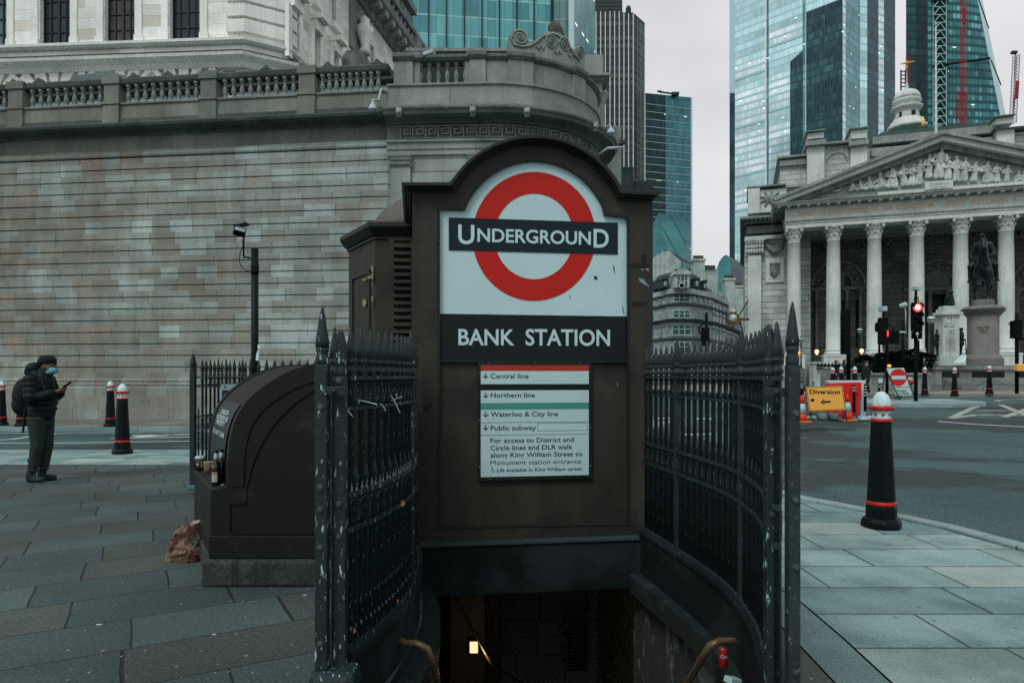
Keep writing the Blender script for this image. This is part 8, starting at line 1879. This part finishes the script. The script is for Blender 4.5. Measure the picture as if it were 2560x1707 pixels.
# camera on a pale pole
Z = 33; t = thing('camera_pole','slim pole with a white barrel camera between the signals','camera',P(2258,930,Z)); pole(t,2257,800,940,Z,6.5); pole(t,2264,772,825,Z,2,'mast',M_conew)
mb = MB(); c = P(2258,763,Z); mb.lathe([(.001,-.16),(.10,-.16),(.12,.1),(.11,.16),(.001,.18)],n=14,m=Matrix.Translation(c) @ Matrix.Rotation(R(75),4,'Y')); mb.build('camera',M_conew,t); mb = MB(); a,b = P(2247,832,Z),P(2263,828,Z); mb.box(a.x,b.x,Z-.1,Z,a.z,b.z); mb.tube([P(2264,776,Z),P(2261,768,Z)],.03,5); mb.build('bracket',M_conew,t)
# ---- street lamps
G_globe = mat('clear_lamp_globe',(.34,.42,.41),rough=.15,bump=0,spec=2); G_lit = glow('warm_lit_lantern',(1,.60,.40),1.5); M_lampi = mat('lamp_ironwork',(.010,.018,.019),rough=.5,bump=0)
def globelamp(px,yg,ybase,rpx,Z,lab,base=False):
    c = P(px,yg,Z); b = P(px,ybase,Z); k = Z/F; t = thing('street_lamp',lab,'street lamp',b); r = rpx*k
    mb = MB(); mb.lathe([(r*.35,-r*.95)]+[(r*math.cos(a),r*math.sin(a)) for a in [(-1.2+2.3*i/10) for i in range(11)]]+[(r*.3,r)],c=c,n=18); mb.build('globe',G_globe,t)
    mb = MB(); mb.lathe([(r*.5,r*.8),(r*.45,r*1.2),(r*.2,r*1.35),(r*.25,r*1.6),(.005,r*2.0)],c=c,n=12); mb.lathe([(r*1.06,-.03),(r*1.06,.03)],c=c,n=18); mb.build('finial',M_lampi,t)
    h = c.z-r-b.z; mb = MB(); mb.lathe([(r*1.1,0),(r*.9,h*.06),(r*.5,h*.12),(r*.3,h*.3),(r*.22,h*.8),(r*.5,h*.88),(r*.3,h*.93),(r*.45,h)],c=b,n=14); mb.build('post',M_lampi,t)
    if base: mb = MB(); mb.tube([P(px-6,ybase-65,Z),P(px+6,ybase-65,Z)],.05,5); mb.build('cross_arm',M_lampi,t)
globelamp(2002.5,850,925,5.5,40,'dark ornate street lamp right beside the tall gate post'); globelamp(2149.5,826.5,915,6.5,40,'ornate street lamp with round globe between the second and third columns',True)
globelamp(2328,799,922,10,41,'large globe lamp on an ornate iron standard left of the memorial pillar')
for px,y,lab in ((2042,880,'warmly lit lantern on the leftmost stone pier by the stairs'),(2154,878,'warmly lit lantern just left of the third column base')):
    Z = 38; c = P(px,y,Z); k = Z/F; t = thing('lit_lantern',lab,'lamp',c); mb = MB(); mb.lathe([(1.5*k,-7*k),(5.4*k,1*k),(5*k,3*k),(2*k,7*k)],c=c,n=10); mb.build('glass',G_lit,t); mb = MB(); mb.lathe([(5.6*k,2*k),(2.4*k,6.5*k),(.5*k,11*k)],c=c,n=10); mb.lathe([(3*k,-30*k),(1.6*k,-22*k),(2.5*k,-12*k),(1.5*k,-7*k)],c=c,n=10); mb.build('ironwork',M_lampi,t)
mb = MB(); c = P(1997.5,881,36); mb.boxm(Matrix.Translation(c),.12,.12,.1); tag(mb.build('beacon',glow('amber_light',(1,.35,.05),1.1),bevel=.02),'small amber light beside the tall gate post spike','beacon')
# ---- clock on its bracket
Z = 66; t = thing('street_clock','round white clock in a gilded octagonal case on a lettered bracket beam','clock',P(1832,796,Z)); c = P(1832,796,Z); k = Z/F
M_cgold = mat('dark_gilding',(.26,.12,.04),rough=.4,metal=.4,bump=0); M_face = mat('clock_face',(.55,.62,.6),rough=.4,bump=0)
mb = MB(); mb.lathe([(.001,.1),(15.5*k,.1),(16.5*k,0),(15.5*k,-.4),(.001,-.4)],n=8,a0=PI/8,m=Matrix.Translation(c) @ Matrix.Rotation(R(90),4,'X'),smooth=False); mb.build('case',M_lampi,t)
mb = MB(); mb.lathe([(12.2*k,.13),(12.8*k,.16),(13.6*k,.13)],n=32,cap=False,m=Matrix.Translation(c) @ Matrix.Rotation(R(90),4,'X'))
for k2 in range(8): a = PI/8+k2*PI/4; a2 = a+PI/4; mb.tube([c+Vector((15.8*k*math.cos(a),-.12,15.8*k*math.sin(a))),c+Vector((15.8*k*math.cos(a2),-.12,15.8*k*math.sin(a2)))],.035,4)
mb.build('gilt_rim',M_cgold,t); mb = MB(); mb.lathe([(.001,.125),(12*k,.12)],n=32,m=Matrix.Translation(c) @ Matrix.Rotation(R(90),4,'X')); mb.build('face',M_face,t)
mb = MB()
for i in range(12): a = i*PI/6; d = Vector((math.sin(a),0,math.cos(a))); n_ = Vector((math.cos(a),0,-math.sin(a)))*.03; p0_,p1_ = c+d*9*k+Vector((0,-.135,0)),c+d*11.3*k+Vector((0,-.135,0)); mb.add([p0_-n_,p0_+n_,p1_+n_,p1_-n_],[(0,1,2,3)])
for a,L_,w_ in ((R(-68),9.5,.025),(R(98),6.5,.035)): d = Vector((math.sin(a),0,math.cos(a))); n_ = Vector((math.cos(a),0,-math.sin(a)))*w_; q = c+Vector((0,-.145,0)); mb.add([q-n_,q+n_,q+d*L_*k+n_,q+d*L_*k-n_],[(0,1,2,3)])
mb.build('numerals_and_hands',M_black,t,fixn=True)
mb = MB(); a,b = P(1847,801,Z),P(1873,796,Z); mb.box(a.x,b.x,Z-.1,Z+.1,a.z,b.z); mb.build('bracket_beam',M_lampi,t); mb = MB(); [mb.box(a.x+.06+i*.11,a.x+.12+i*.11,Z-.12,Z-.1,a.z+.04,b.z-.04) for i in range(9)]; mb.build('gilt_ornament',M_cgold,t)
blob('crest_finial',[('e',c+Vector((0,0,18*k)),(.22,.1,.12)),('c',c+Vector((-.25,0,18*k)),.07,c+Vector((-.1,0,25*k)),.08),('c',c+Vector((.25,0,18*k)),.07,c+Vector((.1,0,25*k)),.08)],M_ex,t,vox=.04,smooth=1); blob('lower_boss',[('e',c+Vector((0,0,-18*k)),(.35,.12,.1)),('e',c+Vector((0,0,-21*k)),(.15,.1,.12))],M_cgold,t,vox=.04,smooth=1)
t = thing('flag_staff','angled empty flag staff on the flank wall above the clock','flagpole',P(1860,760,69)); mb = MB(); mb.tube([P(1849,787,66),P(1870,752,70)],.07,6); mb.build('staff',M_lampi,t)

# ---- platform, steps, monuments
M_gran = mat('pink_grey_granite',(.225,.20,.188),rough=.7,var=.15,vs=1.5,fine=.4,fs=40,bump=.15); M_gran2 = mat('dark_pink_granite',(.17,.155,.148),rough=.7,var=.2,vs=1.5,fine=.4,fs=40); M_grst = blocks('platform_granite',[(.20,.205,.19),(.17,.175,.165),(.22,.22,.205)],1.5,.9,jv=.02,jh=.02,jcol=(.06,.06,.06),streak=.3,fine=.3)
M_bronze = mat('dark_bronze',(.012,.020,.021),rough=.4,metal=.4,var=.5,vs=2,fine=.2,fs=20,bump=.2,bs=15,dust=((.035,.075,.072),2.5,.56,.12)); M_portl = mat('memorial_stone',(.47,.47,.44),rough=.9,var=.3,vs=1,fine=.2,fs=16,streak=.3)
pf = thing('monument_platform','grey granite platform with dark grilles and shallow steps before the portico','platform',P(2440,940,42))
Z = 42.0; zt_ = H(913.5,Z)
mb = MB(); mb.box(X(2352,Z),X(2700,Z),Z,52,.4,zt_); mb.box(X(2348,Z),X(2700,Z),Z-.15,Z+.1,zt_-.28,zt_+.0); mb.build('wall',M_grst,pf)
mb = MB()
for x0,x1 in ((2355,2398),(2430,2511),(2540,2600)): mb.box(X(x0,Z),X(x1,Z),Z-.02,Z+.1,H(943,Z),H(929,Z))
mb.build('grille',M_black,pf)
mb = MB()
for k in range(5): y0 = Z-.15-k*.42; mb.box(X(2345,Z),X(2700,Z),y0-.42,y0,.3,zt_-.75-k*.135)
mb.build('steps',M_grst,pf)
a,b = P(2322,975,39.5),P(2354,924,39.5); mb = MB(); mb.box(a.x,b.x,39.5,43,a.z-.2,b.z); mb.box(a.x-.08,b.x+.08,39.4,43.1,b.z,b.z+.15); mb.build('end_pier',M_grst,pf)
# equestrian statue on plinth
Z = 45.4; k = Z/F; cx_ = X(2457.5,Z); TH = Matrix.Translation((cx_,Z,0)) @ Matrix.Rotation(-math.atan2(cx_,Z),4,'Z');  eq = thing('equestrian_statue','dark bronze rider on a horse facing the viewer, on a tall pink granite plinth','statue',(cx_,Z,H(910,Z)))
def sup(hw,hd,n=36,e=.55): return [(hw*math.copysign(abs(math.cos(2*PI*i/n)) ** e,math.cos(2*PI*i/n)),hd*math.copysign(abs(math.sin(2*PI*i/n)) ** e,math.sin(2*PI*i/n))) for i in range(n)]
def layers(nm,L,m_):
    mb = MB(); n = 36; vs = []
    for hw,hd,y in L: z = H(y,Z-1); vs += [TH @ Vector((x,yy,z)) for x,yy in sup(hw*k*.87,hd*.9)]
    r_ = len(L); fs = [(j*n+i,j*n+(i+1)%n,(j+1)*n+(i+1)%n,(j+1)*n+i) for j in range(r_-1) for i in range(n)]+[tuple(range(n))[::-1],tuple(range((r_-1)*n,r_*n))]
    mb.add(vs,fs); return mb.build(nm,m_,eq)
layers('plinth_base',[(49,2.3,913),(49,2.3,897),(46,2.2,894),(44,2.1,889),(41,2.0,886)],M_gran2); layers('plinth_die',[(38.5,1.9,888),(38.5,1.9,790)],M_gran); layers('plinth_cap',[(38,1.85,792),(41,1.95,787),(50,2.3,777),(53,2.4,774),(53,2.4,771),(46,2.2,766)],M_gran2); layers('statue_base',[(28,1.9,768),(27.5,1.9,752),(26,1.85,750)],M_gran2)
for s_ in (-1,1): 
    pass
mb = MB()
for s_,x0,x1,y in (('ERECTED',2449,2475,821),('JUNE 18',2452,2472,827.5),('1844',2456,2469,834)):
    text_to(mb,s_,lambda p,q: TH @ Vector((p,-1.73,q)),(x0-2462)*k,(x1-2462)*k,H(y,Z-1),4.2*k,.03)
mb.build('inscription',mat('reddish_inscription',(.12,.06,.045),bump=0),eq)
zf = H(750,Z-1); ME = TH @ Matrix.Translation((0,-.4,zf))
hb = []
hb += [('e',(0,.9,2.05),(.58,1.25,.62)),('e',(0,-.1,2.15),(.54,.5,.62)),('e',(0,2.0,2.15),(.56,.5,.6)),('c',(.0,-.25,2.35),.42,(.02,-.62,3.1),.27),('c',(.02,-.62,3.1),.26,(.03,-.75,3.55),.22),('c',(.03,-.80,3.85),.19,(.05,-1.05,3.35),.12),('c',(.03,-.72,3.6),.22,(.03,-.8,3.85),.19),('c',(-.08,-.72,4.0),.05,(-.11,-.7,4.18),.02),('c',(.13,-.72,4.0),.05,(.16,-.7,4.18),.02),
       ('c',(-.27,-.15,1.85),.27,(-.26,-.2,1.05),.14),('c',(-.26,-.2,1.05),.13,(-.25,-.2,.3),.085),('c',(-.25,-.2,.3),.09,(-.25,-.28,.06),.12),('c',(.30,-.15,1.85),.27,(.28,-.2,1.05),.14),('c',(.28,-.2,1.05),.13,(.27,-.2,.3),.085),('c',(.27,-.2,.3),.09,(.27,-.28,.06),.12),
       ('c',(-.38,2.1,1.9),.32,(-.48,1.9,1.15),.17),('c',(-.48,1.9,1.15),.15,(-.46,2.2,.95),.11),('c',(-.46,2.2,.95),.11,(-.46,2.0,.12),.1),('c',(.38,2.1,1.9),.32,(.42,1.9,1.15),.17),('c',(.42,1.9,1.15),.15,(.40,2.2,.95),.11),('c',(.40,2.2,.95),.11,(.40,2.0,.12),.1),('c',(0,2.5,2.3),.12,(0,2.75,1.2),.07)]
blob('horse',hb,M_bronze,eq,vox=.06,smooth=2,m=ME)
rd = [('e',(-.05,.45,4.38),(.15,.17,.21)),('c',(-.05,.5,3.95),.13,(-.05,.48,4.2),.11),('c',(-.04,.55,2.75),.34,(-.04,.55,3.7),.36),('c',(-.42,.55,3.82),.18,(.34,.55,3.82),.18),('c',(-.45,.55,3.8),.17,(-.70,.5,3.05),.14),('c',(-.70,.5,3.05),.13,(-.42,.1,2.75),.1),('c',(.38,.55,3.8),.17,(.62,.5,3.05),.14),('c',(.62,.5,3.05),.13,(.2,-.0,3.0),.1),
      ('c',(-.25,.5,2.75),.26,(-.68,.15,2.35),.2),('c',(-.68,.15,2.35),.17,(-.72,.35,1.55),.12),('c',(-.72,.35,1.5),.1,(-.82,.1,1.32),.08),('c',(.22,.5,2.75),.26,(.66,.15,2.35),.2),('c',(.66,.15,2.35),.17,(.74,.35,1.55),.12),('c',(.74,.35,1.5),.1,(.84,.1,1.32),.08),('c',(-.03,.9,3.7),.3,(-.03,1.2,2.7),.4)]
blob('rider',rd,M_bronze,eq,vox=.05,smooth=2,m=ME)
# memorial pillar and its bronze figures
Z = 43.2; k = Z/F; mp = thing('memorial_pillar','pale stone memorial pillar with carved arms, left of the equestrian plinth','memorial',P(2373,911,Z))
def mbx(nm,x0,x1,y0,y1,dz,m_): a,b = P(x0,y1,Z),P(x1,y0,Z); mb = MB(); w_ = (b.x-a.x); mb.box(a.x,b.x,Z-dz,Z-dz+w_*.9,a.z,b.z); return mb.build(nm,m_,mp,bevel=.03)
mbx('base',2338,2403,889,914,.5,M_portl); mbx('shaft',2353,2394,788,890,.2,M_portl); mbx('cornice',2346,2399,781,788.5,.38,M_portl); mbx('cap',2355,2390,772,781,.15,M_portl); mbx('cap_block',2358,2385,765,772,.1,M_portl)
blob('carved_arms',[('e',P(2373,805,Z-.22),(.14,.05,.2)),('c',P(2363,812,Z-.22),.08,P(2364,797,Z-.22),.07),('c',P(2383,812,Z-.22),.08,P(2382,797,Z-.22),.07),('c',P(2366,793,Z-.22),.05,P(2380,793,Z-.22),.05),('c',P(2362,815,Z-.22),.04,P(2384,815,Z-.22),.04)],M_portl,mp,vox=.025,smooth=1)
mb = MB(); rnd = random.Random(3)
for i in range(20): w_ = rnd.uniform(5,13); mb.box(X(2373-w_,Z),X(2373+w_,Z),Z-.206,Z-.2,H(826+i*2.7,Z),H(824.8+i*2.7,Z))
mb.build('inscription_lines',M_exd,mp)
def statue(name,lab,px,y0,y1,Z,face,rifle=True,seated=False):
    h = (y1-y0)*Z/F; s_ = h/1.8; c = P(px,y1,Z); t = thing(name,lab,'statue',c); mm = Matrix.Translation(c) @ Matrix.Rotation((0 if face > 0 else PI)-.5,4,'Z') @ Matrix.Scale(s_,4)
    pr = [('e',(.02,0,1.62),(.1,.085,.125)),('e',(.02,0,1.72),(.15,.12,.045)),('c',(0,0,1.42),.07,(.01,0,1.55),.06),('c',(0,0,.9),.17,(0,0,1.35),.19),('c',(0,0,.75),.2,(0,0,1.0),.16),('c',(0,-.2,1.38),.08,(-.03,-.26,1.1),.06),('c',(-.03,-.26,1.1),.055,(.22,-.1,.98),.045),('c',(0,.2,1.38),.08,(-.03,.26,1.1),.06),('c',(-.03,.26,1.1),.055,(.22,.05,.98),.045),('c',(0,-.1,.85),.12,(0,-.1,.45),.085),('c',(0,-.1,.45),.085,(-.02,-.1,.08),.06),('c',(0,.1,.85),.12,(.02,.1,.45),.085),('c',(.02,.1,.45),.085,(0,.1,.08),.06),('c',(-.03,-.1,.05),.06,(.13,-.1,.04),.05),('c',(-.03,.1,.05),.06,(.13,.1,.04),.05)]
    blob('figure',pr,M_bronze,t,vox=.035,smooth=2,m=mm)
    if rifle: mb = MB(); mb.tube([mm @ Vector(q) for q in ((.30,0,.02),(.28,-.02,.35),(.24,-.03,1.1))],[.05*s_,.035*s_,.02*s_],6); mb.build('rifle',M_bronze,t)
statue('bronze_soldier','bronze soldier in profile with grounded rifle, right of the memorial pillar',2402,818,889,43.4,1); statue('bronze_soldier','dark bronze soldier left of the memorial pillar',2344,822,889,43.6,-1)
c = P(2373,765,43.6); t = thing('bronze_lion_figure','dark bronze seated beast holding a shield, on top of the memorial pillar','statue',c); blob('figure',[('c',c+Vector((0,0,.15)),.24,c+Vector((.05,0,.6)),.2),('c',c+Vector((-.15,0,.1)),.14,c+Vector((-.2,-.1,.55)),.1),('e',c+Vector((.05,-.05,.88)),(.15,.16,.17)),('c',c+Vector((.15,0,.55)),.12,c+Vector((.2,-.1,.1)),.1),('e',c+Vector((-.12,-.15,.5)),(.14,.06,.22))],M_bronze,t,vox=.035,smooth=2)
mb = MB(); q = [P(2393,907,41.5),P(2411,906,41.5),P(2417,889,41.8),P(2413,886,41.8)]; mb.add(q+[p+Vector((0,.4,0)) for p in q],[(0,1,2,3),(4,7,6,5),(0,4,5,1),(1,5,6,2),(2,6,7,3),(3,7,4,0)]); tag(mb.build('tilted_panel',M_sw),'white tilted panel leaning between the pillar and the big plinth','panel')
# hedge on its low wall, stone piers, ornamental rail
pw = thing('planter_wall','low dark stone planter wall with a notice, below the hedge','wall',P(2250,985,36)); Z = 36
mb = MB(); mb.box(X(2168,Z),X(2322,Z),Z,Z+3,.4,H(936,Z)); mb.box(X(2166,Z),X(2323,Z),Z-.12,Z+3.1,H(937,Z),H(932,Z)); mb.build('wall',M_exd,pw); mb = MB(); a,b = P(2195,957,Z),P(2206,946,Z); mb.box(a.x,b.x,Z-.05,Z,a.z,b.z); mb.build('notice',M_sw,pw)
def hedge(name,lab,px0,px1,y0,y1,Z,dep,seed,n=7000):
    rnd = random.Random(seed); t = thing(name,lab,'hedge',P((px0+px1)/2,y1,Z)); mb = MB(); a,b = P(px0,y1,Z),P(px1,y0,Z); L = b.x-a.x; h = b.z-a.z
    for i in range(n):
        u = rnd.random(); v = rnd.random() ** .6; w = rnd.random(); top = h*(.72+.28*math.sin(u*PI) ** .5+.14*noise.noise(Vector((u*7,seed,0)))); edge = rnd.random() < .72
        x = a.x+L*u; z = a.z+top*(v if not edge or rnd.random() < .5 else 1-.12*rnd.random()); y = Z+dep*(w if not edge else .15*rnd.random() ** 2); p = Vector((x+rnd.uniform(-.1,.1),y+.15*noise.noise(Vector((x*2,z*2,0))),z+.08*noise.noise(Vector((x*3,1,z)))))
        d = Vector((rnd.uniform(-1,1),rnd.uniform(-1,.3),rnd.uniform(-.2,1))).normalized(); s_ = d.cross(Vector((0,0,1)) if abs(d.z) < .9 else Vector((1,0,0))).normalized(); r = rnd.uniform(.05,.11); mb.add([p,p+d*r+s_*r*.4,p+d*r*2,p+d*r-s_*r*.4],[(0,1,2,3)])
    mb.build('foliage',M_hedge,t); mb = MB(); mb.box(a.x+.3,b.x-.3,Z+dep*.45,Z+dep*.9,a.z,a.z+h*.72); mb.build('inner_dark_mass',M_deep,t); mb = MB()  # solid near-black block added to darken the inside of the hedge
    for i in range(9): x = slump(a.x,b.x,(i+.5)/9); mb.tube([(x,Z+dep*.5,a.z-.1),(x+rnd.uniform(-.15,.15),Z+dep*.5,a.z+h*.7)],[.04,.012],5)
    mb.build('stem',M_bronze,t)
M_hedge = mat('dark_hedge_leaf',(.010,.024,.016),rough=.9,spec=.1,var=.5,vs=2.5,bump=0)
hedge('hedge','dark clipped evergreen hedge in front of the fourth column, behind the red light',2192,2340,880,936,36.6,1.6,5)
hedge('hedge','small dark shrub between the lit lantern and the hedge',2140,2192,893,934,37.5,1.0,8,2200)
sp = thing('stone_balustrade','grey stone parapet and capped pier around the subway stairs, left of the pedestrians','wall',P(2060,955,37)); Z = 37
mb = MB(); a,b = P(1994,962,Z+1.5),P(2082,921,Z+1.5); mb.box(a.x,b.x,Z+1.5,Z+2,.3,b.z); 
for x0 in range(1996,2080,13): mb.box(X(x0,Z),X(x0+3,Z),Z+1.2,Z+1.5,.4,H(922,Z))
mb.build('parapet',M_grst,sp); mb = MB(); a,b = P(2034,932,Z),P(2051,909,Z); mb.box(a.x,b.x,Z,Z+.5,.4,b.z); mb.box(a.x-.06,b.x+.06,Z-.06,Z+.56,b.z,b.z+.1); mb.build('capped_pier',M_portl,sp)
orr = thing('ornamental_railing','low black ornamental spiked rail running behind the bollards','railing',P(2100,915,36.5)); Z = 36.8; mb = MB(); mb.tube([P(2042,916,Z),P(2190,916,Z)],.04,5); mb.tube([P(2042,922,Z),P(2190,922,Z)],.03,5); mb.build('rail',M_lampi,orr)
mbp = MB(); mbp.lathe([(.02,0),(.03,.15),(.12,.22),(.02,.3),(.001,.42)],n=6); many('spike',mbp,M_lampi,orr,[(P(2045+i*9,922,Z),0) for i in range(17)])
